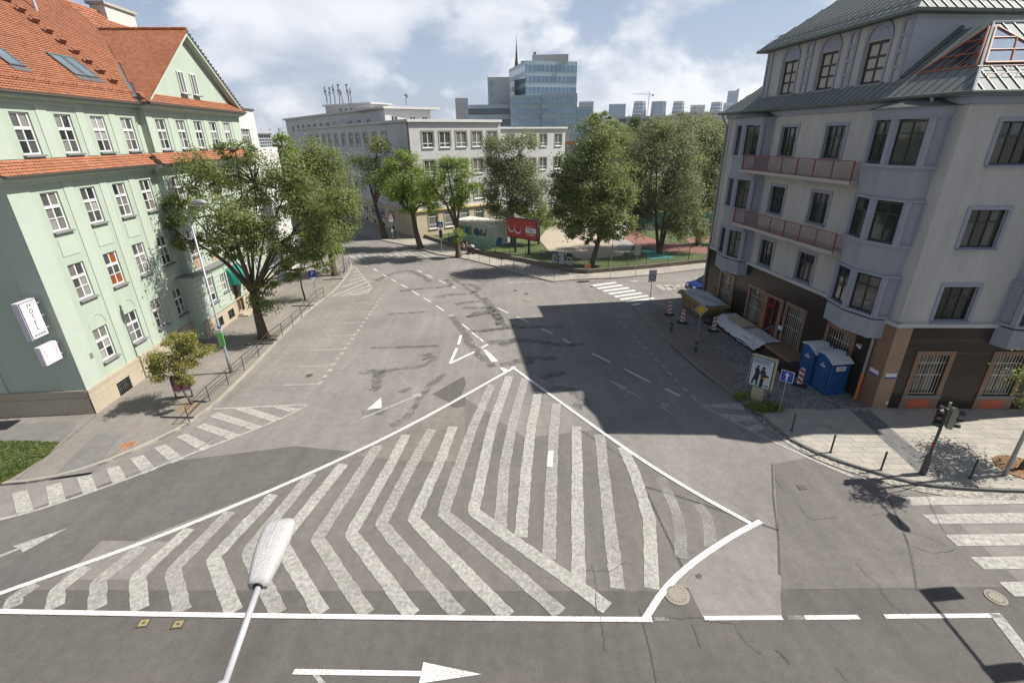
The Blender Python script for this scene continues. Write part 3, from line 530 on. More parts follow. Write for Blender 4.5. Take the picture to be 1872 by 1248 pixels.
hr = [(x, x + WW, z, z + h) for x in LX2 for k, (z, h) in rowsL.items() if k > 0] + [(x, x + WW, 2.42, 4.34) for x in (19.2, 21.6)]
wall(hot, FL, 'wall', X1, X2, 1.5, 16.25, M_GRN, hr, RIS)
fmesh(hot, FL, 'wall', M_GRN, MB().quad((X1, 0, 1.5), (X1, RIS, 1.5), (X1, RIS, 16.2), (X1, 0, 16.2)))
fmesh(hot, FL, 'wall', M_GRN, MB().quad((X2, RIS, 1.5), (X2, DEPTH, 1.5), (X2, DEPTH, 16.2), (X2, RIS, 16.2)).quad((X2, DEPTH, 0), (0, DEPTH, 0), (0, DEPTH, 16.2), (X2, DEPTH, 16.2)))
# end wall with flat strips
FE = (fpt(FL, 0, DEPTH), FL[1] - math.pi / 2)     # seen from outside, x runs back to the corner
wall(hot, FE, 'wall', 0, DEPTH, 1.5, 16.2, M_GRN); gab = MB(); gab.poly([(0, 0, 16.2), (DEPTH, 0, 16.2), (7, 0, 23.0)]); fmesh(hot, FE, 'gable_wall', M_GRN, gab)
for x0, x1 in ((DEPTH - 1.15, DEPTH + .04), (8.9, 10.0), (6.3, 7.3), (3.4, 4.4), (0, 1)): fbox(hot, FE, 'pilaster_strip', M_GRN2, (x0, x1, -.05, .02, 1.5, 12.2), (x0, x1, -.05, .02, 13.3, 16.1))
fbox(hot, FE, 'plinth', M_PLN, (-.05, DEPTH + .0, -.10, .3, 0, 1.1), (-.05, DEPTH, -.06, .3, 1.1, 1.45), (-.05, DEPTH, -.12, .3, 1.45, 1.58))
# plinth on the street
cel = [(1.87, 3.0, .12, .92), (5.0, 6.1, .2, .95), (8.0, 9.0, .2, .95)]
wall(hot, FL, 'plinth', -.1, 10.4, 0, 1.42, M_PLN, cel, -.10, .25); fbox(hot, FL, 'plinth_moulding', M_PLN, (-.1, 10.4, -.13, .1, 1.42, 1.58), (-.12, X1, -.115, 0, 1.05, 1.1))
fbox(hot, FL, 'plinth', M_PLN, (17.6, X2, RIS - .1, RIS + .2, 0, 1.5))
M_BAR = mat('iron_grille', (.05, .055, .055), .5, .1, metal=.4)
for x0, x1, z0, z1 in cel:
    o = window(hot, FL, x0, z0, x1 - x0, z1 - z0, (1, 1), (1,), M_BAR, [GL_M], .18, -.1, .05, .04, False); b = MB()
    for k in range(1, 8): xx = (x1 - x0) * k / 8; b.box(xx - .012, xx + .012, .02, .05, .03, z1 - z0 - .03)
    b.box(0, x1 - x0, .03, .045, .25, .28); b.box(0, x1 - x0, .03, .045, .55, .58); b.build('grille', M_BAR, o)
# windows
gsL = [GL_M, GL_M, GL_D, GL_C, GL_C, glass('glass_net', (.26, .26, .25), .1)]
for k, (z, h) in rowsL.items():
    for i, x in enumerate(LX): window(hot, FL, x, z, WW, h, (1, 1), (.9, .9, 1.0), M_WFR, [GL_O, GL_M] if (k, i) == (1, 1) else gsL, .16, 0, .09, .085, sill=M_SILLD, tran=1.7)
    for x in LX2:
        if k or x > 18: window(hot, FL, x, z, WW, h, (1, 1), (.9, .9, 1.0), M_WFR, gsL, .16, RIS, .09, .085, sill=M_SILLD, tran=1.7)
# flat strips and panels between the windows
st = []
for x0, x1, yy in [(0, 1.2, 0)] + [(LX[i] + WW + .42, LX[i + 1] - .42, 0) for i in range(3)] + [(LX[3] + WW + .28, X1, 0), (X1, LX2[0] - .3, RIS)] + [(LX2[i] + WW + .36, LX2[i + 1] - .36, RIS) for i in range(4)] + [(LX2[4] + WW + .4, X2, RIS)]:
    st += [(x0, x1, yy - .035, yy + .02, 13.3, 15.75), (x0, x1, yy - .035, yy + .02, 5.2 if yy else 1.58, 12.1)]
for q in st: fbox(hot, FL, 'pilaster_strip', M_GRN2, q)
fbox(hot, FL, 'frieze', M_GRN2, (0, X1, -.06, .02, 15.75, 16.1), (0, X1, -.06, .02, 12.1, 12.3)); fbox(hot, FL, 'frieze', M_GRN2, (X1 - .02, X2 + .02, RIS - .06, RIS + .02, 15.8, 16.15), (X1 - .02, X2 + .02, RIS - .06, RIS + .02, 12.1, 12.3))
for x in LX:          # blind arches over the ground floor windows, panels under the second floor sills
    b = MB(); c = x + WW / 2
    for k in range(12):
        a0, a1 = math.pi * k / 12, math.pi * (k + 1) / 12; P = lambda r, a: (c - r * math.cos(a), 4.5 + r * math.sin(a))
        q = [P(.66, a0), P(.66, a1), P(.60, a1), P(.60, a0)]; b.extr(q, 'y', -.025, .0)
    fmesh(hot, FL, 'blind_arch', M_GRN2, b); fbox(hot, FL, 'panel', M_GRN2, (x - .02, x + WW + .02, -.03, .02, 8.5, 9.4))
# cornice, tile skirt, eaves
def tiles(parent, f, name, org, eu, es, poly, wd=.2, exp=.175, th=.022):
    """rows of plain tiles on a roof face: org + eu*u + es*s, kept where (u, s) lies in poly"""
    eu, es, org = Vector(eu), Vector(es).normalized(), Vector(org); nn = eu.cross(es).normalized(); us = [p[0] for p in poly]; ss = [p[1] for p in poly]; vs, fs = [], []; j = 0; s = min(ss)
    tp = [(-.48, .0), (-.48, -.7), (-.33, -.95), (0, -1.06), (.33, -.95), (.48, -.7), (.48, 0)]
    while s < max(ss):
        u = min(us) + (wd / 2 if j % 2 else 0)
        while u < max(us):
            if inside((u, s + exp * .5), poly):
                b = len(vs); lift = th * 1.5 + random.uniform(-.003, .004); tw = random.uniform(-.012, .012)
                for a, q in tp: vs.append(tuple(org + eu * (u + a * wd) + es * (s + exp + q * exp + tw * a) + nn * (.004 + lift * (-q))))
                for a, q in tp[1:-1]: vs.append(tuple(org + eu * (u + a * wd) + es * (s + exp + q * exp + tw * a) + nn * (.004 + lift * (-q) - th)))
                fs.append((b, b + 1, b + 2, b + 3, b + 4, b + 5, b + 6)); fs += [(b + 1 + i, b + 7 + i, b + 8 + i, b + 2 + i) for i in range(4)]
            u += wd
        s += exp; j += 1
    mb = MB(); mb.v, mb.f = vs, fs; o = fmesh(parent, f, name, M_TILE, mb); o['kind'] = 'stuff'; return o
def skirt(x0, x1, yy, z0=12.62, z1=13.3, out=.62):
    fmesh(hot, FL, 'cornice', M_CREAM, MB().extr([(yy - out + .12, z0 - .22), (yy - out + .12, z0 - .02), (yy, z0 - .02), (yy, z0 - .5), (yy - .12, z0 - .42), (yy - .16, z0 - .3), (yy - .42, z0 - .26)], 'x', x0, x1))
    fmesh(hot, FL, 'skirt_roof', M_SHEET, MB().extr([(yy - out, z0), (yy, z1), (yy, z0)], 'x', x0, x1))
    tiles(hot, FL, 'roof_tiles', (0, yy - out - .03, z0), (1, 0, 0), (0, out, z1 - z0), [(x0, 0), (x1, 0), (x1, .92), (x0, .92)]); fbox(hot, FL, 'gutter', M_GUT, (x0, x1, yy - out - .1, yy - out - .0, z0 - .07, z0 + .02))
skirt(-.5, X1, 0); skirt(X1 - .5, X2 + .3, RIS)
sl = math.hypot(7.5, 6.98); E_S = (0, 7.5, 6.98)
EO = (0, -.5, 16.28)
fmesh(hot, FL, 'roof', M_SHEET, MB().extr([(-.52, 16.2), (7, 23.18), (14.5, 16.2)], 'x', -.45, 25.0))
fmesh(hot, FL, 'eaves', M_GRN2, MB().extr([(-.45, 16.16), (-.45, 16.02), (0, 15.95), (0, 16.16)], 'x', -.4, X1)); fbox(hot, FL, 'gutter', M_GUT, (-.45, X1 + .1, -.64, -.5, 16.16, 16.28))
tiles(hot, FL, 'roof_tiles', EO, (1, 0, 0), E_S, [(-.45, 0), (11.35, 0), (18.35, 6.9), (18.35, sl), (-.45, sl)])
tiles(hot, FL, 'roof_tiles', EO, (1, 0, 0), E_S, [(18.4, 7.0), (25.0, .4), (25.0, sl), (18.4, sl)], .4, .35)
# gable
gx, gz, ge = 18.0, 21.5, 16.35
fmesh(hot, FL, 'gable_wall', M_GRN, MB().extr([(X1 + .3, 16.2), (X2 - .3, 16.2), (gx, gz - .25)], 'y', RIS, RIS + .3))
GX0 = X1 - .35; GX1 = 2 * gx - GX0
for sgn in (-1, 1):
    ex = GX0 if sgn < 0 else GX1
    fmesh(hot, FL, 'gable_roof', M_SHEET, MB().add([(ex, RIS - .55, ge - .06), (gx, RIS - .55, gz - .06), (gx, 5.6, gz - .06), (ex, -.3, ge - .06), (ex, RIS - .55, ge - .2), (gx, RIS - .55, gz - .2), (gx, 5.6, gz - .2), (ex, -.3, ge - .2)], [(0, 1, 2, 3), (7, 6, 5, 4), (0, 4, 5, 1), (1, 5, 6, 2), (2, 6, 7, 3), (3, 7, 4, 0)]))
    ln = math.hypot(gx - GX0, gz - ge); fmesh(hot, FL, 'rake_board', M_GRN2, MB().add([(ex, RIS - .5, ge - .22), (gx, RIS - .5, gz - .22), (gx, RIS - .5, gz - .45), (ex + sgn * -.25, RIS - .5, ge - .22), (ex, RIS, ge - .22), (gx, RIS, gz - .22), (gx, RIS, gz - .45), (ex - sgn * .25, RIS, ge - .22)], [(0, 1, 2, 3), (7, 6, 5, 4), (3, 2, 6, 7), (0, 4, 5, 1)]))
    tiles(hot, FL, 'roof_tiles', (ex, RIS - .62, ge), (0, sgn, 0) if False else (0, -sgn, 0), (gx - ex, 0, gz - ge), ([(0, 0), (.3, 0), (6.1, ln), (0, ln)] if sgn < 0 else [(0, 0), (-.3, 0), (-6.1, ln), (0, ln)]) if False else ([(-.0, 0), (.35, 0), (6.2, ln), (0, ln)] if -sgn > 0 else [(0, 0), (-.35, 0), (-6.2, ln), (0, ln)]))
rt = MB()
for k in range(19): y0 = RIS - .6 + k * .33; rt.tube([(gx, y0, gz + .0), (gx, y0 + .36, gz + .02)], [.1, .115], 8)
fmesh(hot, FL, 'ridge_tiles', M_TILE, rt)
rt = MB()
for k in range(77): rt.tube([(-.45 + k * .33, 7, 23.22), (-.45 + k * .33 + .36, 7, 23.24)], [.1, .115], 6)
o = fmesh(hot, FL, 'ridge_tiles', M_TILE, rt)
fmesh(hot, FL, 'valley_sheet', M_SHEET, MB().add([(X1 - .55, -.55, 16.3), (X1 - .2, -.55, 16.32), (gx + .1, 5.3, 21.62), (gx - .3, 5.5, 21.72)], [(0, 1, 2, 3)]))
fmesh(hot, FL, 'skirt_roof', M_SHEET, MB().extr([(RIS - .6, 16.3), (RIS, 16.85), (RIS, 16.3)], 'x', X1 - .2, X2 + .2)); tiles(hot, FL, 'roof_tiles', (0, RIS - .64, 16.32), (1, 0, 0), (0, .6, .55), [(X1 - .2, 0), (X2 + .3, 0), (X2 + .3, .8), (X1 - .2, .8)])
fmesh(hot, FL, 'cornice', M_CREAM, MB().extr([(RIS - .5, 16.05), (RIS - .5, 16.26), (RIS, 16.26), (RIS, 15.9), (RIS - .15, 15.95)], 'x', X1 - .25, X2 + .25)); fbox(hot, FL, 'gutter', M_GUT, (X1 - .25, X2 + .35, RIS - .72, RIS - .6, 16.2, 16.32))
for x in (16.2, 17.9): window(hot, FL, x, 17.2, .8, 1.45, (1, 1), (1,), M_WFR, [GL_C, GL_M], .1, RIS - .12, .07, .07, sill=M_SILLD)
# roof windows, snow guards, step treads, chimney, vent
nrm = Vector((0, -6.98, 7.5)).normalized(); M_SKF = mat('rooflight_frame', (.10, .11, .12), .5, .1)
def on_roof(u, s, h=0.0): e = Vector(E_S).normalized(); return Vector(EO) + Vector((u, 0, 0)) + e * s + nrm * h
def roof_block(mb, u0, u1, s0, s1, h0, h1):
    P = [on_roof(u, s, h) for h in (h0, h1) for u, s in ((u0, s0), (u1, s0), (u1, s1), (u0, s1))]; mb.add(P, [(3, 2, 1, 0), (4, 5, 6, 7), (0, 1, 5, 4), (1, 2, 6, 5), (2, 3, 7, 6), (3, 0, 4, 7)]); return mb
M_SKG = glass('rooflight_glass', (.13, .16, .18), .05)
for u0, n in ((3.75, 1), (7.9, 2)):
    for k in range(n):
        u = u0 + k * .98; b = MB(); s0, s1 = 1.75, 3.35
        for q in ((u, u + .1, s0, s1), (u + .84, u + .94, s0, s1), (u + .1, u + .84, s0, s0 + .12), (u + .1, u + .84, s1 - .12, s1)): roof_block(b, *q, .0, .12)
        o = fmesh(hot, FL, 'roof_window', M_SKF, b); roof_block(MB(), u + .1, u + .84, s0 + .12, s1 - .12, .04, .09).build('pane', M_SKG, o); roof_block(MB(), u - .06, u + 1.0, s0 - .3, s0, .03, .05).build('flashing', M_SHEET, o)
sg = MB()
for k in range(2): sg.tube([on_roof(-.3, .75, .12 + .1 * k), on_roof(11.5, .75, .12 + .1 * k)], .014, 5)
for k in range(13): sg.tube([on_roof(.1 + k * .93, .7, .0), on_roof(.1 + k * .93, .75, .26)], .016, 5); sg.tube([on_roof(.1 + k * .93, .95, .02), on_roof(.1 + k * .93, .75, .24)], .012, 4)
fmesh(hot, FL, 'snow_guard', M_TILE, sg)
for k in range(9):
    b = roof_block(MB(), 10.55, 11.0, 1.5 + .78 * k, 1.54 + .78 * k, .1, .30); roof_block(b, 10.55, 11.0, 1.5 + .78 * k, 1.76 + .78 * k, .26, .30); roof_block(b, 10.58, 10.62, 1.45 + .78 * k, 1.8 + .78 * k, 0, .1); roof_block(b, 10.92, 10.96, 1.45 + .78 * k, 1.8 + .78 * k, 0, .1); fmesh(hot, FL, 'roof_step', mat('tread_rust', (.20, .07, .035), .7, .15), b)
M_CHW = mat('chimney_white', (.48, .47, .45), .85, .1, 3, .2)
ch_ = fbox(hot, FL, 'chimney', M_CHW, (21.6, 25.2, 6.4, 7.5, 22.2, 23.75)); fbox(ch_, FL, 'chimney_cap', mat('cap_concrete', (.33, .32, .30), .9, .15), (21.4, 25.4, 6.25, 7.65, 23.75, 23.95)).location = (0, 0, 0)
ch_.children[0].rotation_euler = (0, 0, 0)
fmesh(hot, FL, 'vent_pipe', mat('vent_pipe', (.5, .5, .5), .4, metal=.5), MB().tube([(12.9, 5.2, 21.2), (12.9, 5.2, 22.6)], .08, 8))
# entrance bay
E0, E1, EY = 10.45, 17.6, RIS - .42
eh = [(12.0, 13.2, 2.42, 4.3), (14.2, 15.1, 2.7, 4.1), (15.7, 16.9, .15, 3.3)]
wall(hot, FL, 'entrance_bay', E0, E1, 1.45, 4.85, M_GRN, eh, EY); wall(hot, FL, 'plinth', E0 - .06, E1, 0, 1.45, M_PLN, [(12.0, 13.1, .35, 1.1), (14.0, 15.0, .35, 1.1), (15.7, 16.9, .15, 1.46)], EY - .06, .25)
fmesh(hot, FL, 'bay_side', M_GRN, MB().quad((E0, 0, 0), (E0, EY, 0), (E0, EY, 4.85), (E0, 0, 4.85)).quad((E1, EY, 0), (E1, 0, 0), (E1, 0, 4.85), (E1, EY, 4.85)).quad((E0, EY, 4.85), (E1, EY, 4.85), (E1, 0, 4.85), (E0, 0, 4.85)))
for k in range(8):
    z = 1.75 + .4 * k
    for a, b_ in ((E0, 12.0), (13.2, 14.2), (15.1, 15.7), (16.9, E1)):
        if z < 2.3 and b_ <= 15.2 and a > E0: pass
        fbox(hot, FL, 'rusticated_block', M_GRN2, (a, b_, EY - .05, EY, z, z + .35))
fbox(hot, FL, 'bay_cornice', M_SILLD, (E0 - .3, E1 + .3, EY - .35, 0, 4.95, 5.05)); fbox(hot, FL, 'bay_cornice_moulding', M_GRN2, (E0 - .2, E1 + .2, EY - .25, 0, 4.85, 4.95), (E0 - .1, E1 + .1, EY - .12, 0, 4.68, 4.848))
window(hot, FL, 12.0, 2.42, 1.2, 1.88, (1, 1), (.95, .95, 1.1), M_WFR, gsL, .16, EY, .09, .075, sill=M_SILLD); window(hot, FL, 14.2, 2.7, .9, 1.4, (1, 1), (.9, 1.1), M_WFR, gsL, .16, EY, .08, .07, sill=M_SILLD)
for x0 in (12.0, 14.0): window(hot, FL, x0, .35, 1.1 if x0 == 12 else 1.0, .75, (1, 1), (1,), M_BAR, [GL_D], .14, EY - .06, .05, .05, False)
door = fbox(hot, FL, 'door', mat('door_brown', (.07, .035, .02), .5, .2), (15.72, 16.88, EY + .2, EY + .26, .16, 3.28), (16.27, 16.33, EY + .17, EY + .2, .2, 2.4), (15.8, 16.2, EY + .18, EY + .2, .4, 1.2), (16.4, 16.8, EY + .18, EY + .2, .4, 1.2))
fbox(hot, FL, 'door_notice', M_WFR, (15.95, 16.1, EY + .15, EY + .19, 1.6, 1.95)); fbox(hot, FL, 'door_step', M_PLN, (15.4, 17.2, EY - .9, EY - .06, .12, .24), (15.5, 17.1, EY - .5, EY - .06, .24, .36))
fbox(hot, FL, 'relief_panel', mat('relief_stone', (.36, .25, .17), .95, .3, 12, .8, 18), (12.15, 13.2, RIS - .04, RIS, 5.2, 6.0), (16.95, 18.0, RIS - .04, RIS, 5.2, 6.0), (14.55, 15.6, RIS - .04, RIS, 5.2, 6.0)); fbox(hot, FL, 'wall_plaque', M_WFR, (11.3, 11.85, EY - .07, EY - .05, 2.75, 3.05)); fbox(hot, FL, 'meter_box', M_SILLD, (.95, 1.15, -.06, 0, 3.0, 3.3))
aw = MB(); c = (16.3, 3.2)
for k in range(9):
    for j in range(6):
        P = lambda i, jj: (c[0] - 1.05 * math.cos(math.pi * i / 9), EY - 1.15 * math.cos(math.pi / 2 * jj / 6) * math.sin(math.pi * i / 9) - .02, c[1] + 1.15 * math.sin(math.pi / 2 * jj / 6) * (1 if True else 0))
        aw.quad(P(k, j), P(k + 1, j), P(k + 1, j + 1), P(k, j + 1))
    aw.quad(*[(P(k, 0)[0], P(k, 0)[1], 2.95), (P(k + 1, 0)[0], P(k + 1, 0)[1], 2.95), P(k + 1, 0), P(k, 0)])
fmesh(hot, FL, 'awning', mat('awning_green', (.01, .16, .12), .6, .1), aw)
# ---------------------------------------------------------------- hotel signs on the end wall
M_SGW = mat('sign_white', (.60, .59, .61), .4, .03); M_SGM = mat('sign_case', (.52, .49, .54), .45, .05); M_INK = mat('ink_black', (.02, .02, .025), .6, .05)
s1 = thing('hotel_sign', 'tall white lightbox reading HOTEL AKADEMIK projecting from the green end wall', 'sign', (-23.75, 22.33, 5.03), FL[1])
bevel(MB().box(-.5, .5, -.15, .15, 0, 1.92).build('case', M_SGM, s1), .02); MB().box(-.48, .48, -.162, -.15, .02, 1.90).build('border', M_INK, s1); MB().box(-.445, .445, -.17, -.16, .055, 1.865).build('face', M_SGW, s1)
for i, c_ in enumerate('HOTEL'): obj('letter', stand(text_mesh(c_, .30, M_INK)), s1, (0, -.174, 1.68 - .29 * i))
obj('letter', stand(text_mesh('AKADEMIK', .145, M_INK)), s1, (0, -.174, .2))
for z in (.3, .95, 1.6): MB().tube([(.49, 0, z), (.86, 0, z)], .02, 6).build('bracket', M_SGM, s1)
s2 = thing('round_crest_sign', 'small square white lightbox with pink flower dots under the HOTEL sign', 'sign', (-23.62, 22.36, 3.65), FL[1])
bevel(MB().box(-.5, .5, -.13, .13, 0, 1.0).build('case', M_SGM, s2), .02); MB().box(-.485, .485, -.15, -.12, .015, .985).build('face', M_SGW, s2)
rg = MB()
for k in range(24):
    a0, a1 = k * math.pi / 12, (k + .75) * math.pi / 12; rg.extr([(.2 * math.cos(a0), .72 + .2 * math.sin(a0)), (.2 * math.cos(a1), .72 + .2 * math.sin(a1)), (.185 * math.cos(a1), .72 + .185 * math.sin(a1)), (.185 * math.cos(a0), .72 + .185 * math.sin(a0))], 'y', -.155, -.15)
rg.build('crest', M_SGM, s2); MB().box(-.3, .3, -.155, -.15, .40, .43).build('text_line', M_SGM, s2)
for nm, col, pts in (('flower_dot', (.55, .06, .14), [(-.4, .82), (-.42, .66), (.36, .92), (.44, .8), (.4, .66), (-.34, .58)]), ('leaf_dot', (.18, .3, .15), [(-.38, .48), (.42, .52)]), ('corner_dot', (.4, .2, .35), [(-.44, 1.08), (.4, 1.1), (-.4, .12), (.42, .14)])):
    for a, z in pts:
        q = MB(); q.extr([(a + .04 * math.cos(t * .785), z + .04 * math.sin(t * .785)) for t in range(8)], 'y', -.155, -.149); q.build(nm, mat(nm, col, .5), s2)
for z in (.2, .8): MB().tube([(.49, 0, z), (.84, 0, z)], .02, 6).build('bracket', M_SGM, s2)
for q in [c for c in bpy.data.objects if c.parent == s2 and c.name.split('.')[0] in ('crest', 'text_line', 'flower_dot', 'leaf_dot', 'corner_dot')]: q.scale = (.84, 1, .84)
# ================================================================ GREY CORNER BUILDING
M_STU = mat('stucco_grey', (.40, .392, .378), .9, .09, 6, .35, 55, stain=.17, sscale=1.3, stretch=(1, 1, .2)); M_LAV = mat('trim_lavender', (.26, .278, .33), .75, .06, 4, stain=.08); M_APR = mat('bay_bluegrey', (.27, .285, .315), .85, .08, 5, .2, 50, stain=.14, sscale=1.3, stretch=(1, 1, .2)); M_GRA = mat('granite_dark', (.030, .023, .020), .22, .35, 18, spec=.3, stain=.2, sscale=1.2); M_BRN = mat('stone_brown', (.20, .125, .082), .45, .15, 8, stain=.15)
M_BRL = mat('stone_tan', (.28, .19, .125), .5, .15, 8, stain=.15); M_ZINC = mat('zinc_roof', (.185, .20, .19), .6, .1, 2, spec=.2, metal=.0, stain=.2, sscale=.6); M_ZSEAM = mat('zinc_seam', (.20, .22, .215), .5, .1, metal=.4); M_RAIL = mat('rail_red', (.22, .055, .042), .6, .15, 9); M_COR = mat('coral_frame', (.30, .11, .065), .5, .1); M_GRN3 = mat('eave_green', (.10, .12, .105), .6, .15, metal=.2); M_GRYP = mat('pipe_grey', (.24, .24, .24), .5, .1); M_ORG = mat('pipe_orange', (.55, .17, .05), .5, .1)
M_BELT = mat('belt_grey', (.42, .42, .42), .7, .08); M_CON = mat('concrete', (.38, .36, .33), .9, .15, 6, .3)
FF = fr((RC.x, RC.y), 173.42); FS = fr((RC.x, RC.y), 92.5)
grey = thing('corner_building', 'grey stucco corner building with lavender window trim and zinc mansard roof, right', 'building', RC)
UE = 19.2; SL = 13.0
# front is measured by u from the corner: x = -u
gf = [(14.75, 16.55), (10.75, 12.35), (6.4, 7.95), (2.35, 4.1)]
fh = [(-u - 1.5, -u, z, z + 1.76) for u in (6.62, 10.72) for z in (12.56, 8.86, 5.2)]
wall(grey, FF, 'wall', -UE, 0, 5.06, 15.3, M_STU, fh)
gh = [(-b, -a, .5, 3.3) for a, b in gf] + [(-10.15, -8.75, .75, 3.3)]
wall(grey, FF, 'granite_base', -UE, -.9, 0, 4.85, M_GRA, gh, -.04, .3); fbox(grey, FF, 'corner_cladding', M_BRN, (-.9, .0, -.05, .05, 0, 4.85))
sw_ = [(1.6, 3.25, z, z + 1.76) for z in (12.56, 8.86, 5.2)] + [(9.2, 10.85, z, z + 1.76) for z in (12.56, 8.86, 5.2)]
wall(grey, FS, 'wall', 0, SL, 5.06, 15.3, M_STU, sw_)
sg_ = [(1.62, 3.08, .95, 3.3), (5.45, 6.9, .95, 3.3), (9.3, 10.8, .95, 3.3)]
wall(grey, FS, 'granite_base', .78, SL, 0, 4.85, M_GRA, sg_, -.04, .3); fbox(grey, FS, 'corner_cladding', M_BRL, (-.02, .78, -.055, .05, 0, 4.85))
for k in range(1, 8): fbox(grey, FS, 'cladding_joint', M_BRN, (-.02, .78, -.058, -.05, .6 * k, .6 * k + .012))
for z in (.62, 3.42, 4.1): fbox(grey, FS, 'granite_course', mat('granite_red', (.075, .04, .034), .2, .3, 18, spec=.5), (.785, SL, -.046, -.035, z, z + .04))
fbox(grey, FF, 'belt', M_BELT, (-UE, .1, -.14, .1, 4.85, 5.06)); fbox(grey, FS, 'belt', M_BELT, (-.1, SL, -.14, .1, 4.85, 5.06))
back = MB(); A = fpt(FF, -UE, 0); B = fpt(FF, -UE, 14); Cc = fpt(FS, SL, 0); Dd = fpt(FS, SL, 20)
back.quad(*[tuple(p - RC + Vector((0, 0, z))) for p, z in ((A, 0), (B, 0), (B, 15.3), (A, 15.3))][::-1]); back.quad(*[tuple(p - RC + Vector((0, 0, z))) for p, z in ((Cc, 0), (Dd, 0), (Dd, 15.3), (Cc, 15.3))]); back.quad(*[tuple(p - RC + Vector((0, 0, z))) for p, z in ((B, 0), (Dd, 0), (Dd, 15.3), (B, 15.3))][::-1]); back.build('wall', M_STU, grey)
fbox(grey, FF, 'corner_pier', M_STU, (-UE - .02, -UE + .5, -.06, .1, 5.07, 15.2))
# windows of the upper floors
gsR = [GL_D, GL_D, GL_M, GL_D]
for z in (12.56, 8.86, 5.2):
    for u in (6.62, 10.72): window(grey, FF, -u - 1.5, z, 1.5, 1.76, (1, 1, 1), (1.2, .55), M_DFR, gsR, .2, 0, .07, .06, sill=M_LAV, surround=M_LAV, sw=.17, proud=.045)
    for x in (1.6, 9.2): window(grey, FS, x, z, 1.65, 1.76, (1, 1, 1), (1.2, .55), M_DFR, gsR, .2, 0, .07, .06, sill=M_LAV, surround=M_LAV, sw=.17, proud=.045)
# barred ground floor windows
M_BARL = mat('bars_pale', (.55, .50, .42), .5, .1, metal=.2)
def barred(f, x0, x1, z0, z1, red=False, bars=9):
    o = window(grey, f, x0, z0, x1 - x0, z1 - z0, (1, 1), (2.2, 1), M_DFR, [GL_D, GL_M, GL_C], .26, -.04, .05, .05, surround=M_BRN, sw=.24, proud=.05); w_ = x1 - x0; h_ = z1 - z0; b = MB()
    for k in range(bars): xx = .08 + (w_ - .16) * k / (bars - 1); b.tube([(xx, .06, .05), (xx, .06, h_ - .03)], .014, 5)
    for zz in (.06, h_ * .5, h_ * .8): b.box(.03, w_ - .03, .05, .07, zz, zz + .03)
    b.build('bars', M_BARL, o)
    MB().box(-.24, w_ + .24, -.05, .1, -z0 + .02, -.16).build('sill_panel', M_BRN, o); MB().box(-.26, w_ + .26, -.1, .12, -.16, -.0).build('sill', M_SILLD, o)
    if red: MB().box(.12, w_ - .25, -.06, -.04, -z0 + .2, -.25).build('red_panel', mat('panel_red', (.42, .09, .045), .6, .15), o)
for a, b in gf: barred(FF, -b, -a, .5, 3.3)
for x0, x1, z0, z1 in sg_: barred(FS, x0, x1, z0, z1, True)
M_DRED = mat('door_red', (.22, .018, .012), .4, .1)
dr = fbox(grey, FF, 'door', M_DRED, (-10.13, -10.03, .0, .1, .76, 3.28), (-9.5, -9.4, .0, .1, .76, 3.28), (-10.03, -9.5, .0, .1, 2.65, 2.75)); fbox(grey, FF, 'door_pane', GL_D, (-10.03, -8.77, .12, .14, .76, 3.28)); fbox(grey, FF, 'door_surround', M_BRN, (-10.45, -10.15, -.1, .1, .0, 3.5), (-8.75, -8.45, -.1, .1, .0, 3.5), (-10.15, -8.75, -.1, .1, 3.3, 3.5))
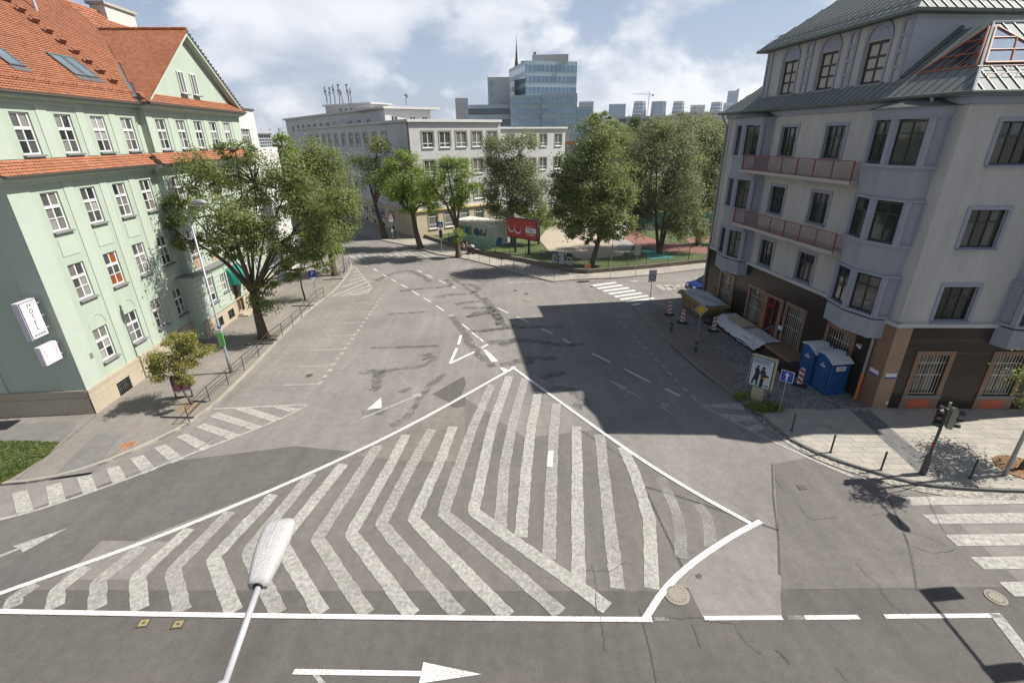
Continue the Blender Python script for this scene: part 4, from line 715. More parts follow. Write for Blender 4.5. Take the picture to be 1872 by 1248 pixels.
# bays
def bay_(f, c, flip=1):
    pl = [(c - 1.85, 0), (c - 1.6, -.72), (c, -1.05), (c + 1.6, -.72), (c + 1.85, 0)]; grow = lambda d: [(c - 1.85 - d, .02), (c - 1.6 - d, -.72 - d * .6), (c, -1.05 - d), (c + 1.6 + d, -.72 - d * .6), (c + 1.85 + d, .02)]
    def ring(z0, z1, m, nm, d=0.0): b = MB(); b.prism(grow(d), z0, z1); fmesh(grey, f, nm, m, b)
    levels = (5.2, 8.86, 12.5); ring(3.95, 4.95, M_APR, 'bay_apron')
    for i, z in enumerate(levels):
        if i: ring(levels[i - 1] + 2.12, z - .14, M_APR, 'bay_apron', -.04)
        ring(z - .14, z, M_LAV, 'bay_sill', .09); ring(z + 2.0, z + 2.12, M_LAV, 'bay_cornice', .07); ring(z, z + 2.0, GL_D, 'bay_core', -.3)
        for px_, py_, s in ((c - 1.85, 0, .2), (c - 1.6, -.72, .17), (c, -1.05, .2), (c + 1.6, -.72, .17), (c + 1.85, 0, .2)): fmesh(grey, f, 'bay_post', M_LAV, MB().lathe([(s, z), (s, z + 2.0)], 6, (px_, py_ + .1, 0)))
        for (ax, ay), (bx, by) in zip(pl, pl[1:]):
            a = Vector((ax, ay + .1, 0)); b = Vector((bx, by + .1, 0)); d = (b - a); ln = d.length; fr2 = (fpt(f, a.x, a.y), f[1] + math.atan2(d.y, d.x))
            if ln < 1.2: MB().box(.0, ln, -.0, .12, 0, 2.0).build('bay_return', M_APR, grey, fr2[0] - RC + Vector((0, 0, z)), fr2[1]); continue
            window(grey, fr2, .17, z + .04, ln - .34, 1.9, (1, 1) if ln > 1.2 else (1,), (1.3, .5), M_DFR, [GL_D, GL_D, GL_M], .08, 0, .07, .06, name='bay_window')
    ring(14.62, 15.0, M_LAV, 'bay_cornice', .12)
    b = MB(); g = grow(.35); t = (c, .0, 15.55); rim = [(p[0], p[1], 15.0) for p in g]; tops = [(c - 1.0, .0, 15.42), (c, -.25, 15.5), (c + 1.0, 0, 15.42)]
    b.add(rim + tops, [(0, 1, 5), (1, 2, 6, 5), (2, 3, 7, 6), (3, 4, 7), (4, 3, 2, 1, 0)]); fmesh(grey, f, 'bay_roof', M_GRN3, b)
bay_(FF, -2.45); bay_(FF, -15.1); bay_(FS, 6.6)
# balconies
for z0 in (11.47, 7.72):
    sl_ = fbox(grey, FF, 'balcony', M_CON, (-14.55, -4.15, -1.12, 0, z0 - .08, z0 + .1)); b = MB(); pb = MB(); zt = 1.08
    xs = np.arange(-14.5, -4.15, .115)
    for x in xs: b.box(x - .006, x + .006, -1.085, -1.073, z0 + .2, z0 + zt)
    for y in np.arange(-1.0, -.6, .115):
        for x in (-14.5, -4.2): b.box(x - .009, x + .009, y, y + .018, z0 + .2, z0 + zt)
    b.box(-14.55, -4.15, -1.1, -1.06, z0 + zt, z0 + zt + .04); b.box(-14.55, -4.15, -1.095, -1.065, z0 + .17, z0 + .2)
    o = fmesh(sl_, FF, 'railing', M_RAIL, b); o.location = (0, 0, 0); o.rotation_euler = (0, 0, 0); o['kind'] = 'stuff'
    for k in range(8): q = MB().box(-14.52 + k * 1.475, -14.47 + k * 1.475, -1.115, -1.06, z0 - .05, z0 + zt).build('post', M_RAIL, sl_)
# cornice, gutter, downpipes
fbox(grey, FF, 'cornice', M_LAV, (-UE - .1, .12, -.16, .1, 15.02, 15.3)); fbox(grey, FS, 'cornice', M_LAV, (-.12, SL, -.16, .1, 15.02, 15.3))
EZ = 15.45; OUT = .52
fmesh(grey, FF, 'eaves', M_LAV, MB().extr([(-OUT + .03, EZ - .1), (0, EZ - .15), (0, EZ - .02), (-OUT + .03, EZ - .02)], 'x', -UE - .5, .5)); fmesh(grey, FS, 'eaves', M_LAV, MB().extr([(-OUT + .03, EZ - .1), (0, EZ - .15), (0, EZ - .02), (-OUT + .03, EZ - .02)], 'x', -.5, SL))
def w2(f, x, y, z): return fpt(f, x, y, z) - RC
cn = fpt(FF, 0, 0)
def corner_out(o_):    # where the two eaves lines meet
    a = fpt(FF, 0, -o_); da = fpt(FF, 1, -o_) - a; b = fpt(FS, 0, -o_); db = fpt(FS, 1, -o_) - b; t = ((b - a).x * db.y - (b - a).y * db.x) / (da.x * db.y - da.y * db.x); return a + da * t
EC = corner_out(OUT) - RC; GC = corner_out(OUT + .07) - RC
gut = MB(); zz = Vector((0, 0, EZ - .02)); gut.tube([w2(FF, -UE - .6, -OUT - .07, 0) + zz, GC + zz, w2(FS, SL, -OUT - .07, 0) + zz], .085, 8); gut.build('gutter', M_GRN3, grey)
fmesh(grey, FF, 'downpipe', M_GRYP, MB().tube([(-1.3, -OUT - .05, EZ - .1), (-1.25, -OUT - .02, 15.1), (-.95, -.14, 14.5), (-.95, -.14, 5.3), (-.95, -.28, 5.0), (-.95, -.16, 4.6), (-.95, -.16, 1.7)], .075, 8)); fmesh(grey, FF, 'downpipe_foot', M_ORG, MB().tube([(-.95, -.16, 1.72), (-.95, -.16, .12)], .085, 8))
fmesh(grey, FF, 'downpipe', M_GRYP, MB().tube([(-UE - .1, -OUT - .05, EZ - .1), (-UE + .1, -.5, 15.0), (-UE + .15, -.15, 14.5), (-UE + .15, -.15, 5.3), (-UE + .15, -.28, 5.0), (-UE + .15, -.16, 4.6), (-UE + .15, -.16, .12)], .07, 8))
# roofs with standing seams
def panel(parent, name, pts, m, seam_dir, step=.5, sm=None, skip=None, org=0.0):
    """flat roof face with raised seams running along seam_dir, one seam object each"""
    P = [Vector(p) for p in pts]; n = (P[1] - P[0]).cross(P[2] - P[0]).normalized(); n = -n if n.z < 0 else n; o = MB().poly([tuple(p) for p in P]).build(name, m, parent)
    sdir = (Vector(seam_dir) - n * n.dot(Vector(seam_dir))).normalized(); t = sdir.cross(n).normalized(); ts = [(p - P[0]).dot(t) for p in P]; v = math.floor(min(ts) / step) * step + org
    while v < max(ts):
        hits = []
        for a, b in zip(P, P[1:] + P[:1]):
            ta, tb = (a - P[0]).dot(t), (b - P[0]).dot(t)
            if (ta - v) * (tb - v) < 0: hits.append(a + (b - a) * ((v - ta) / (tb - ta)))
        if len(hits) == 2:
            a, b = hits
            if (a - b).length > .15:
                mb = MB(); w_ = t * .018; h_ = n * .045; mb.add([a - w_, a + w_, b + w_, b - w_, a - w_ + h_, a + w_ + h_, b + w_ + h_, b - w_ + h_], [(0, 1, 5, 4), (1, 2, 6, 5), (2, 3, 7, 6), (3, 0, 4, 7), (4, 5, 6, 7)]); mb.build('seam', sm or M_ZSEAM, o)
        v += step
    return o
SLP = (18.5 - EZ) / (3.35 + OUT); RIDGE = Vector((22.38, 25.95, 18.5)) - RC
U0 = 4.55; U1 = 16.2; INS = .6; zI = EZ + SLP * (INS + OUT); dF = fpt(FF, 0, 1) - fpt(FF, 0, 0); dSd = fpt(FS, 0, 1) - fpt(FS, 0, 0)
insR = (RIDGE - Vector((0, 0, 18.5))).dot(Vector((dF.x, dF.y, 0)))
panel(grey, 'roof', [EC + Vector((0, 0, EZ)), w2(FF, -U0 - .02, -OUT, EZ), w2(FF, -U0 - .02, insR, 18.5), RIDGE], M_ZINC, dF + Vector((0, 0, SLP)))
rE = fpt(FS, SL, 0) - RC; ridge2 = w2(FS, SL, (RIDGE).dot(Vector((dSd.x, dSd.y, 0))), 18.5)
panel(grey, 'roof', [w2(FS, SL, -OUT, EZ), EC + Vector((0, 0, EZ)), RIDGE, ridge2], M_ZINC, dSd + Vector((0, 0, SLP)))
panel(grey, 'roof', [RIDGE, w2(FF, -U0, insR, 18.5), w2(FS, SL, 7.5, 15.2), ridge2], M_ZINC, dSd, .6)
panel(grey, 'roof', [w2(FF, -U0, -OUT, EZ), w2(FF, -U1, -OUT, EZ), w2(FF, -U1, INS, zI), w2(FF, -U0, INS, zI)][::-1], M_ZINC, dF + Vector((0, 0, SLP)))
panel(grey, 'roof', [w2(FF, -U1, -OUT, EZ), w2(FF, -UE - .55, -OUT, EZ), w2(FF, -UE + 1.6, 2.6, EZ + SLP * 3.1), w2(FF, -U1, 2.6, EZ + SLP * 3.1)][::-1], M_ZINC, dF + Vector((0, 0, SLP)))
panel(grey, 'roof', [w2(FF, -UE - .55, -OUT, EZ), w2(FF, -UE - .55, 14, EZ), w2(FF, -UE + 1.6, 12, EZ + SLP * 3.1), w2(FF, -UE + 1.6, 2.6, EZ + SLP * 3.1)][::-1], M_ZINC, fpt(FF, 1, 0) - fpt(FF, 0, 0) + Vector((0, 0, SLP)))
hp = MB().tube([EC + Vector((0, 0, EZ + .03)), RIDGE + Vector((0, 0, .03)), ridge2 + Vector((0, 0, .03))], .07, 6); hp.build('hip_cap', mat('hip_zinc', (.42, .45, .44), .4, .1, metal=.4), grey)
fmesh(grey, FF, 'flashing', M_GRN3, MB().tube([(-U0 + .06, INS, zI + .1), (-U0 + .06, insR, 18.62)], .11, 6))
# snow rails on the side roof
for k in range(2):
    h = .75 + .4 * k; b = MB(); b.tube([w2(FS, .3, -OUT + h, EZ + SLP * h + .14), w2(FS, SL, -OUT + h, EZ + SLP * h + .14)], .022, 6)
    for j in range(20): b.tube([w2(FS, .5 + .6 * j, -OUT + h, EZ + SLP * h), w2(FS, .5 + .6 * j, -OUT + h, EZ + SLP * h + .14)], .014, 4)
    b.build('snow_rail', mat('snow_rail', (.50, .42, .38), .5, metal=.3), grey)
# triangular roof lights either side of the hip
def trilight(A_, B_, C_, gl):
    n = (B_ - A_).cross(C_ - A_).normalized(); n = -n if n.z < 0 else n; o = MB().poly([tuple(p + n * .05) for p in (A_, B_, C_)]).build('roof_light', gl, grey); b = MB(); lift = n * .08
    for p, q in ((A_, B_), (B_, C_), (C_, A_)): b.tube([p + lift, q + lift], .045, 5)
    for t in (.34, .67): b.tube([A_.lerp(C_, t) + lift, B_.lerp(C_, t) + lift], .03, 5)
    for t in (.34, .67): b.tube([A_.lerp(B_, t) + lift, C_.lerp(B_, t) + lift if True else C_], .03, 5)
    b.build('glazing_bars', M_COR, o)
e0 = EC + Vector((0, 0, EZ)); hipd = RIDGE - e0
def onF(u, i): return w2(FF, -u, i, EZ + SLP * (i + OUT))
def onS(x, i): return w2(FS, x, i, EZ + SLP * (i + OUT))
hb, ht_ = e0 + hipd * .36, e0 + hipd * .93; ib = (hb - Vector((0, 0, hb.z))).dot(Vector((dF.x, dF.y, 0)))
ub = -((hb).dot(fpt(FF, 1, 0) - fpt(FF, 0, 0)))
GL_SK = mat('roof_light_glass', (.30, .36, .45), .08, .15, .8, spec=.8, metal=.5); trilight(onF(ub + 3.0, ib), onF(ub + .15, ib), ht_ + Vector((-.1, 0, .0)), glass('roof_light_dark', (.03, .035, .045)))
isd = hb.dot(Vector((dSd.x, dSd.y, 0))); xs_ = hb.dot(fpt(FS, 1, 0) - fpt(FS, 0, 0)); trilight(onS(xs_ + .12, isd), onS(xs_ + 3.2, isd), ht_ + Vector((.14, 0, 0)), GL_SK)
# mansard storey with arched windows
holes = []; cu = (-6.55, -10.05, -13.6); WM, HM = 1.5, 2.0
zb = zI - .25
wall(grey, FF, 'mansard_wall', -U1, -U0, zb, 19.3, M_STU, [(c - WM / 2, c + WM / 2, 16.35, 16.35 + HM) for c in cu], INS, .35)
mw = MB(); a, b = w2(FF, -U0, INS, 0), w2(FF, -U0, 11, 0); c_, d_ = w2(FF, -U1, INS, 0), w2(FF, -U1, 11, 0)
for p, q in ((a, b), (d_, c_)): MB().quad(tuple(p + Vector((0, 0, 15.3))), tuple(q + Vector((0, 0, 15.3))), tuple(q + Vector((0, 0, 19.3))), tuple(p + Vector((0, 0, 19.3)))).build('mansard_wall', mat('mansard_side', (.36, .39, .43), .9, .07, 4, .2, 50), grey)
for i, c in enumerate(cu):
    window(grey, FF, c - WM / 2, 16.35, WM, HM, (1, 1), (1, 1, 1), M_DFR, [mat('blind_board', (.40, .36, .33), .7, .1)], .22, INS, .13, .11, sill=M_APR, sillw=.1)
    b = MB(); lun = [(c + .62 * math.cos(math.pi * k / 12), 18.4 + .62 * math.sin(math.pi * k / 12)) for k in range(13)]; b.extr(lun, 'y', INS - .03, INS + .05); fmesh(grey, FF, 'arch_panel', M_LAV, b); b = MB()
    for k in range(14):
        P = lambda r, t: (c - r * math.cos(math.pi * t / 14), 18.4 + r * math.sin(math.pi * t / 14)); b.extr([P(.9, k), P(.9, k + 1), P(.68, k + 1), P(.68, k)], 'y', INS - .09, INS + .0)
    for s in (-1, 1): b.box(min(c + s * .9, c + s * .78), max(c + s * .9, c + s * .78), INS - .06, INS, 16.3, 18.4)
    fmesh(grey, FF, 'arch_moulding', M_LAV, b)
for c in (-15.9, -11.85, -8.3, -4.9):
    b = MB(); z0, z1 = zb + .1, 19.15; b.box(c - .33, c - .17, INS - .08, INS, z0, z1); b.box(c + .17, c + .33, INS - .08, INS, z0, z1)
    for k in range(5): zz = z0 + (z1 - z0 - .16) * k / 4; b.box(c - .17, c + .17, INS - .08, INS, zz, zz + .16)
    fmesh(grey, FF, 'pilaster', M_LAV, b)
TE = 19.3; OV = .62
q1, q2 = w2(FF, -U0 + OV, INS - OV, TE), w2(FF, -U1 - OV, INS - OV, TE); q3, q4 = w2(FF, -U1 - OV, 11.6, TE), w2(FF, -U0 + OV, 11.6, TE); r1, r2 = w2(FF, -U0 - 4.6, 5.5, TE + 4.2), w2(FF, -U1 + 4.6, 5.5, TE + 4.2)
up = Vector((0, 0, .8)); panel(grey, 'roof', [q2, q1, r1, r2], M_ZINC, dF + up); panel(grey, 'roof', [q1, q4, r1], M_ZINC, fpt(FF, -1, 0) - fpt(FF, 0, 0) + up); panel(grey, 'roof', [q4, q3, r2, r1], M_ZINC, -dF + up); panel(grey, 'roof', [q3, q2, r2], M_ZINC, fpt(FF, 1, 0) - fpt(FF, 0, 0) + up)
sf = MB(); dz = Vector((0, 0, -.14)); sf.add([q1, q2, q3, q4, q1 + dz, q2 + dz, q3 + dz, q4 + dz], [(0, 1, 5, 4), (1, 2, 6, 5), (2, 3, 7, 6), (3, 0, 4, 7), (4, 5, 6, 7)]); sf.build('eaves', M_GRN3, grey)
b = MB()
for k in range(2):
    i_ = .55 + k * .35; z_ = TE + 4.2 / 5.5 * i_ * .89
    b.tube([q1 + (w2(FF, 0, i_, 0)) + Vector((0, 0, i_ * .76 + .12)) + w2(FF, -.5, 0, 0), q2 + w2(FF, .5, i_, i_ * .76 + .12)], .02, 5)
b.build('snow_rail', M_ZSEAM, grey)
sr = MB(); east = fpt(FF, -1, 0) - fpt(FF, 0, 0)
for k in range(2): i_ = .5 + .45 * k; sr.tube([q1 + east * i_ + dF * .9 + Vector((0, 0, i_ * .83 + .12)), q4 + east * i_ - dF * .9 + Vector((0, 0, i_ * .83 + .12))], .025, 5)
sr.build('snow_rail', MATS['snow_rail'], grey)
# small things on the walls
for f, x, z, y in ((FF, -.42, 1.95, -.06), (FS, .42, 1.95, -.07)):
    o = fbox(grey, f, 'street_plate', M_SGW, (x - .28, x + .28, y - .02, y, z, z + .3)); fbox(o, f, 'plate_band', mat('plate_blue', (.02, .06, .22), .5), (x - .28, x + .28, y - .03, y - .02, z, z + .09)); o.children[0].location = (0, 0, 0); o.children[0].rotation_euler = (0, 0, 0)
for f, x, z, y in ((FF, -1.65, 3.15, -.05), (FS, 5.75, 4.3, -.95)):
    b = MB().tube([(x, y, z), (x, y - .22, z)], .05, 8); b.tube([(x - .1, y - .22, z - .02), (x + .25, y - .3, z - .05)], [.045, .07], 8); fmesh(grey, f, 'camera_lamp', M_SGW, b)
fbox(grey, FF, 'name_plate', M_SGW, (-8.4, -8.02, -.13, -.1, 1.5, 1.75)); fbox(grey, FF, 'plate_band', mat('plate_cyan', (.02, .2, .45), .5), (-8.4, -8.02, -.132, -.1, 1.4, 1.498)); fbox(grey, FS, 'socket_box', M_SGW, (.62, .74, -.1, -.055, .4, .55))
fbox(grey, FF, 'wall_pipe_stub', M_SGW, (-9.2, -8.7, -.25, -.2, 5.15, 5.2))
# ================================================================ BUILDINGS BEHIND
def at(px, py, Y): d = ray(px, py); t = Y / d.y; return Vector((d.x * t, Y, CAMH + d.z * t))
def pxm(P): v = Vector(P) - Vector((0, 0, CAMH)); return FPX / v.dot(FW)       # photo pixels per metre there
# white house next to the hotel, lower glazed house behind it
M_WHT = mat('render_white', (.50, .495, .485), .85, .05, 2, stain=.06); M_GREY = mat('render_grey', (.47, .46, .465), .9, .1, 1.2, .2, 30, stain=.16, sscale=.25); M_GREYL = mat('render_pale', (.47, .465, .46), .9, .06, 1.2, stain=.1)
wh = thing('white_house', 'plain white flat roofed house right behind the green hotel', 'building', fpt(FL, 24.9, 0))
hw = [(25.1, 26.9, z, z + 1.7) for z in (2.4, 6.1, 9.7, 13.25)]
wall(wh, FL, 'wall', 24.75, 28.6, 0, 16.6, M_WHT, hw, -.3)
fmesh(wh, FL, 'wall', M_WHT, MB().quad((24.75, 14, 0), (24.75, -.3, 0), (24.75, -.3, 16.6), (24.75, 14, 16.6)).quad((28.6, -.3, 0), (28.6, 14, 0), (28.6, 14, 16.6), (28.6, -.3, 16.6)).quad((24.75, -.3, 16.6), (28.6, -.3, 16.6), (28.6, 14, 16.6), (24.75, 14, 16.6)))
fbox(wh, FL, 'parapet_sheet', M_SHEET, (24.7, 28.7, -.42, .3, 16.6, 16.75))
for q in hw: window(wh, FL, q[0], q[2], 1.8, 1.7, (1, 1, 1), (1.4, .6), M_WFR, [GL_M, GL_C], .2, -.3, .08, .07, False, sill=M_SILLD)
gh_ = thing('glazed_house', 'low white house with a glazed attic beyond the white house', 'building', fpt(FL, 29, 0))
wall(gh_, FL, 'wall', 28.65, 33.8, 0, 13.25, M_WHT, [(x, x + 1.3, z, z + 1.7) for x in (29.6, 31.9) for z in (2.0, 5.6, 9.1)], 0); fmesh(gh_, FL, 'wall', M_WHT, MB().quad((33.8, 0, 0), (33.8, 12, 0), (33.8, 12, 13.25), (33.8, 0, 13.25)).quad((28.65, 0, 13.25), (33.8, 0, 13.25), (33.8, 12, 13.25), (28.65, 12, 13.25)))
for x in (29.6, 31.9):
    for z in (2.0, 5.6, 9.1): window(gh_, FL, x, z, 1.3, 1.7, (1, 1), (1,), M_WFR, [GL_M], .2, 0, .08, .07, False)
gz_ = fbox(gh_, FL, 'attic_glazing', GL_B, (28.75, 32.9, .2, 8, 13.25, 14.45)); b = MB()
for k in range(8): b.box(28.74 + k * .59, 28.79 + k * .59, .15, .21, 13.25, 14.45)
for k in range(5): b.box(28.74, 32.9, .16, .2, 13.25 + k * .28, 13.29 + k * .28)
fmesh(gh_, FL, 'glazing_bars', M_WFR, b); fbox(gh_, FL, 'attic_roof', M_SHEET, (28.65, 33.0, .0, 8.2, 14.45, 14.6))
# school
SC = Vector((-13.84, 72.37, 0)); F1 = fr((SC.x, SC.y), 145.23); F2 = fr((SC.x, SC.y), 55.23)
sch = thing('school_building', 'long grey four storey school with white windows and beige ground floor', 'building', SC)
lx = [8.4, 12.6, 16.7, 20.8, 24.4, 28.8, 33.3, 37.6, 41.7, 46.6, 50.8, 55.0]; zr = (12.65, 8.85, 5.1)
hl = [(-x - 1.7, -x, z, z + 2.1) for x in lx for z in zr] + [(-x - 2.1, -x, 1.3, 3.2) for x in lx if x < 50] + [(-x - 1.4, -x - .4, .2, .7) for x in lx if x < 40]
wall(sch, F1, 'wall', -66, 0, 4.05, 16.0, M_GREY, [h for h in hl if h[2] > 4], 0, .25); M_BEI = mat('beige_ground_floor', (.46, .38, .26), .9, .12, 2, .2, 30, stain=.16); wall(sch, F1, 'ground_floor', -66, .05, 0, 4.05, M_BEI, [h for h in hl if h[2] < 4], -.08, .25)
rx = [1.9 + 2.72 * k for k in range(5)]
hr2 = [(x, x + 1.75, z, z + 2.1) for x in rx for z in zr] + [(x, x + 1.5, 1.3, 3.5) for x in rx]
wall(sch, F2, 'wall', 0, 15.2, 4.05, 16.0, M_GREYL, [h for h in hr2 if h[2] > 4], 0, .25); wall(sch, F2, 'ground_floor', -.05, 15.2, 0, 4.05, mat('cream_ground_floor', (.46, .40, .29), .9, .08, 2, stain=.1), [h for h in hr2 if h[2] < 4], -.08, .25)
wx = [17.2, 21.6, 23.9, 27.2]
wall(sch, F2, 'wall', 15.2, 29.5, 0, 15.1, M_GREYL, [(x, x + 1.5, z, z + 1.9) for x in wx for z in (12.4, 8.7, 5.0)], 1.2, .25)
fmesh(sch, F2, 'wall', M_GREYL, MB().quad((15.2, 0, 0), (15.2, 1.2, 0), (15.2, 1.2, 16), (15.2, 0, 16)).quad((29.5, 1.2, 0), (29.5, 14, 0), (29.5, 14, 15.1), (29.5, 1.2, 15.1)))
M_SUR = mat('surround_olive', (.24, .235, .18), .85, .1)
for x in lx:
    for z in zr: window(sch, F1, -x - 1.7, z, 1.7, 2.1, (1, 1, 1), (.35, 1.5, .5), M_WFR, [GL_M, GL_D], .14, 0, .1, .12, False, sill=M_WFR, surround=M_SUR, sw=.22, proud=.04)
    if x < 50: window(sch, F1, -x - 2.1, 1.3, 2.1, 1.9, (1, 1), (.5, 1.2, .5), M_WFR, [GL_M], .14, -.08, .1, .12, False, sill=M_WFR)
    if x < 40: window(sch, F1, -x - 1.4, .2, 1.0, .5, (1,), (1,), M_DFR, [GL_D], .14, -.08, .05, .05, False)
for x in rx:
    for z in zr: window(sch, F2, x, z, 1.75, 2.1, (1, 1), (.5, 1.6), M_WFR, [GL_M, GL_C], .14, 0, .1, .12, False, sill=M_WFR, surround=M_SUR, sw=.2, proud=.04)
    window(sch, F2, x, 1.3, 1.5, 2.2, (1,), (.5, 1.2, .4), M_WFR, [GL_M, GL_C], .14, -.08, .08, .1, False, sill=M_WFR, surround=M_SUR, sw=.18, proud=.04)
for x in wx:
    for z in (12.4, 8.7, 5.0): window(sch, F2, x, z, 1.5, 1.9, (1, 1), (.5, 1.6), M_WFR, [GL_M], .14, 1.2, .1, .1, False, sill=M_WFR, surround=M_SUR, sw=.18, proud=.04)
fbox(sch, F1, 'belt', M_GREYL, (-66, .2, -.25, .02, 3.98, 4.15)); fbox(sch, F2, 'belt', mat('belt_ochre', (.56, .46, .26), .85, .1), (-.22, 15.3, -.35, .02, 3.96, 4.2))
fbox(sch, F1, 'roof_edge', M_GREYL, (-66, .3, -.35, 12, 16.0, 16.35)); fbox(sch, F2, 'roof_edge', mat('roof_edge_pale', (.56, .55, .54), .8, .1), (-.3, 15.3, -.36, 12, 16.0, 16.36), (15.3, 29.8, .9, 12, 15.1, 15.36)); fmesh(sch, F1, 'downpipe', M_GRYP, MB().tube([(-.25, -.12, 4.2), (-.25, -.12, 16)], .09, 6))
fbox(sch, F1, 'roof_parapet', M_WHT, (-52, -30, 1.0, 1.3, 16.35, 16.9))
# taller block behind with aerials
c1, c2, c3 = G(702, 195, 18.6), G(786, 197.6, 18.6), G(521, 218, 18.6); az1 = math.degrees(math.atan2(c3.x - c1.x, c3.y - c1.y)); az2 = math.degrees(math.atan2(c2.x - c1.x, c2.y - c1.y))
FU1 = fr((c1.x, c1.y), az1 + 180); FU2 = fr((c1.x, c1.y), az2); l1, l2 = (c3 - c1).length, (c2 - c1).length
tb = thing('tall_school_block', 'taller pale grey block with rooftop aerials behind the school', 'building', Vector((c1.x, c1.y, 0)))
hx = [(-x - 1.5, -x, 15.75, 17.0) for x in np.arange(6, l1 * .9, l1 / 14)]
wall(tb, FU1, 'wall', -l1, 0, 0, 18.3, M_GREY, hx, 0, .2); h2 = [(l2 * a, l2 * a + l2 * .14, 16.0, 17.3) for a in (.12, .52, .8)]; wall(tb, FU2, 'wall', 0, l2, 0, 18.3, M_GREYL, h2, 0, .2)
for q in hx: window(tb, FU1, q[0], 15.75, 1.5, 1.25, (1, 1), (1,), M_SUR, [GL_M], .12, 0, .1, .25, False)
for q in h2: window(tb, FU2, q[0], 16.0, q[1] - q[0], 1.3, (1, 1), (1,), M_WFR, [GL_D], .12, 0, .12, .12, False)
fbox(tb, FU1, 'roof_edge', M_GREYL, (-l1 - .4, .4, -.5, 10, 18.3, 18.65)); fbox(tb, FU2, 'roof_edge', M_GREYL, (-.4, l2 + .4, -.51, 10, 18.3, 18.66))
p0 = G(594, 192, 20.6); p1 = G(677, 187, 20.6)
pt = thing('rooftop_plant_room', 'small flat roofed plant room on top of the tall grey block', 'plant room', Vector((p0.x, p0.y, 18.6))); dd = (p1 - p0); fa = (Vector((p0.x, p0.y, 0)), math.atan2(dd.y, dd.x)); lw = dd.length
wall(pt, fa, 'wall', 0, lw, 18.6, 20.3, M_GREY, [(lw * a, lw * a + 1.0, 18.9, 19.9) for a in (.3, .42, .54)], 0, .2); fbox(pt, fa, 'roof_slab', M_GREYL, (-.4, lw + .4, -.4, 6, 20.3, 20.6)); fbox(pt, fa, 'wall', M_WHT, (lw * .72, lw, -.05, 5, 18.6, 20.3))
for a in (.3, .42, .54): window(pt, fa, lw * a, 18.9, 1.0, 1.0, (1,), (1,), M_WFR, [GL_C], .1, 0, .1, .1, False)
M_AER = mat('aerial_grey', (.20, .20, .21), .6, .1, metal=.3)
for i, (px, top, lean) in enumerate(((598, 161, 0), (604, 165, .3), (613, 158, 0), (621, 160, .2), (627, 165, -.2), (638, 160, 0), (642, 163, .2))):
    g0 = G(px, 187, 20.6); hh = (187 - top) / pxm(g0); a_ = thing('aerial_mast', 'aerial mast %s on the grey rooftop' % ('at the far left', 'second from the left', 'third from the left', 'in the middle', 'third from the right', 'second from the right', 'at the far right')[i], 'aerial', (g0.x, g0.y, 20.6), group='aerial masts on the rooftop')
    MB().tube([(0, 0, -.3), (lean, 0, hh)], [.11, .07], 6).build('mast', M_AER, a_)
    for k in range(3 + i % 2): z = hh * (.45 + .17 * k); MB().box(lean * z / hh - .28, lean * z / hh + .12, -.14, .0, z, z + hh * .12).build('antenna_panel', M_AER if k % 2 else M_GREYL, a_)
g0 = G(743, 193, 18.6); ds = thing('satellite_dish', 'small satellite dish on the right end of the grey rooftop', 'satellite dish', (g0.x, g0.y, 18.6)); MB().tube([(0, 0, 0), (0, 0, 1.0)], .06, 6).build('mast', M_AER, ds); MB().lathe([(.03, 0), (.2, .05), (.32, .13), (.33, .14), (.15, .06)], 14, (0, 0, 0)).build('dish', M_AER, ds, (0, -.1, 1.2)).rotation_euler = (1.2, 0, .3)
# white graffiti hut, green panel fence
h0, h1, h2_, zt = G(833, 441), G(906, 455), G(934, 446), 2.9
hut = thing('graffiti_hut', 'low white hut with graffiti behind the green panel fence', 'hut', h0); Fh1 = (h0.copy(), math.atan2((h1 - h0).y, (h1 - h0).x)); Fh2 = (h1.copy(), math.atan2((h2_ - h1).y, (h2_ - h1).x)); a1, a2 = (h1 - h0).length, (h2_ - h1).length
M_HUT = mat('hut_white', (.46, .455, .435), .9, .1, 2, stain=.15); wall(hut, Fh1, 'wall', 0, a1, 0, zt, M_HUT); wall(hut, Fh2, 'wall', 0, a2, 0, zt, M_HUT); b = MB(); q = [h0 - h0, h1 - h0, h2_ - h0, h2_ - h0 + (h0 - h1)]; b.prism([(v.x, v.y) for v in q], zt, zt + .22); b.build('roof', mat('hut_roof', (.60, .55, .48), .9, .12, 2), hut)
M_GB, M_GD, M_GG, M_GRd = mat('spray_blue', (.02, .10, .24), .7), mat('spray_dark', (.03, .03, .035), .7), mat('spray_green', (.10, .25, .13), .7), mat('spray_red', (.35, .05, .05), .7)
def blob(parent, f, pts, m, y=-.012, nm='graffiti'): bb = MB(); bb.extr(pts, 'y', y, 0); return fmesh(parent, f, nm, m, bb)
blob(hut, Fh1, [(.1, 1.2), (3.6, 1.2), (3.6, 2.5), (.1, 2.5)], M_GG, -.006)
for i, (cx, cz, r, mm) in enumerate(((.7, 1.9, .35, M_GB), (1.6, 1.95, .3, M_GRd), (2.5, 1.85, .4, M_GB), (3.3, 1.9, .25, mat('spray_ochre', (.35, .22, .05), .7)))): blob(hut, Fh1, [(cx + r * math.cos(t * .7) * (1 + .2 * (t % 2)), cz + r * 1.2 * math.sin(t * .7)) for t in range(9)], mm)
blob(hut, Fh1, [(4.6 + .62 * math.cos(t * .63), 1.85 + .55 * math.sin(t * .63)) for t in range(10)], M_GD); blob(hut, Fh1, [(4.6 + .45 * math.cos(t * .63), 1.8 + .42 * math.sin(t * .63)) for t in range(10)], M_GB, -.02)
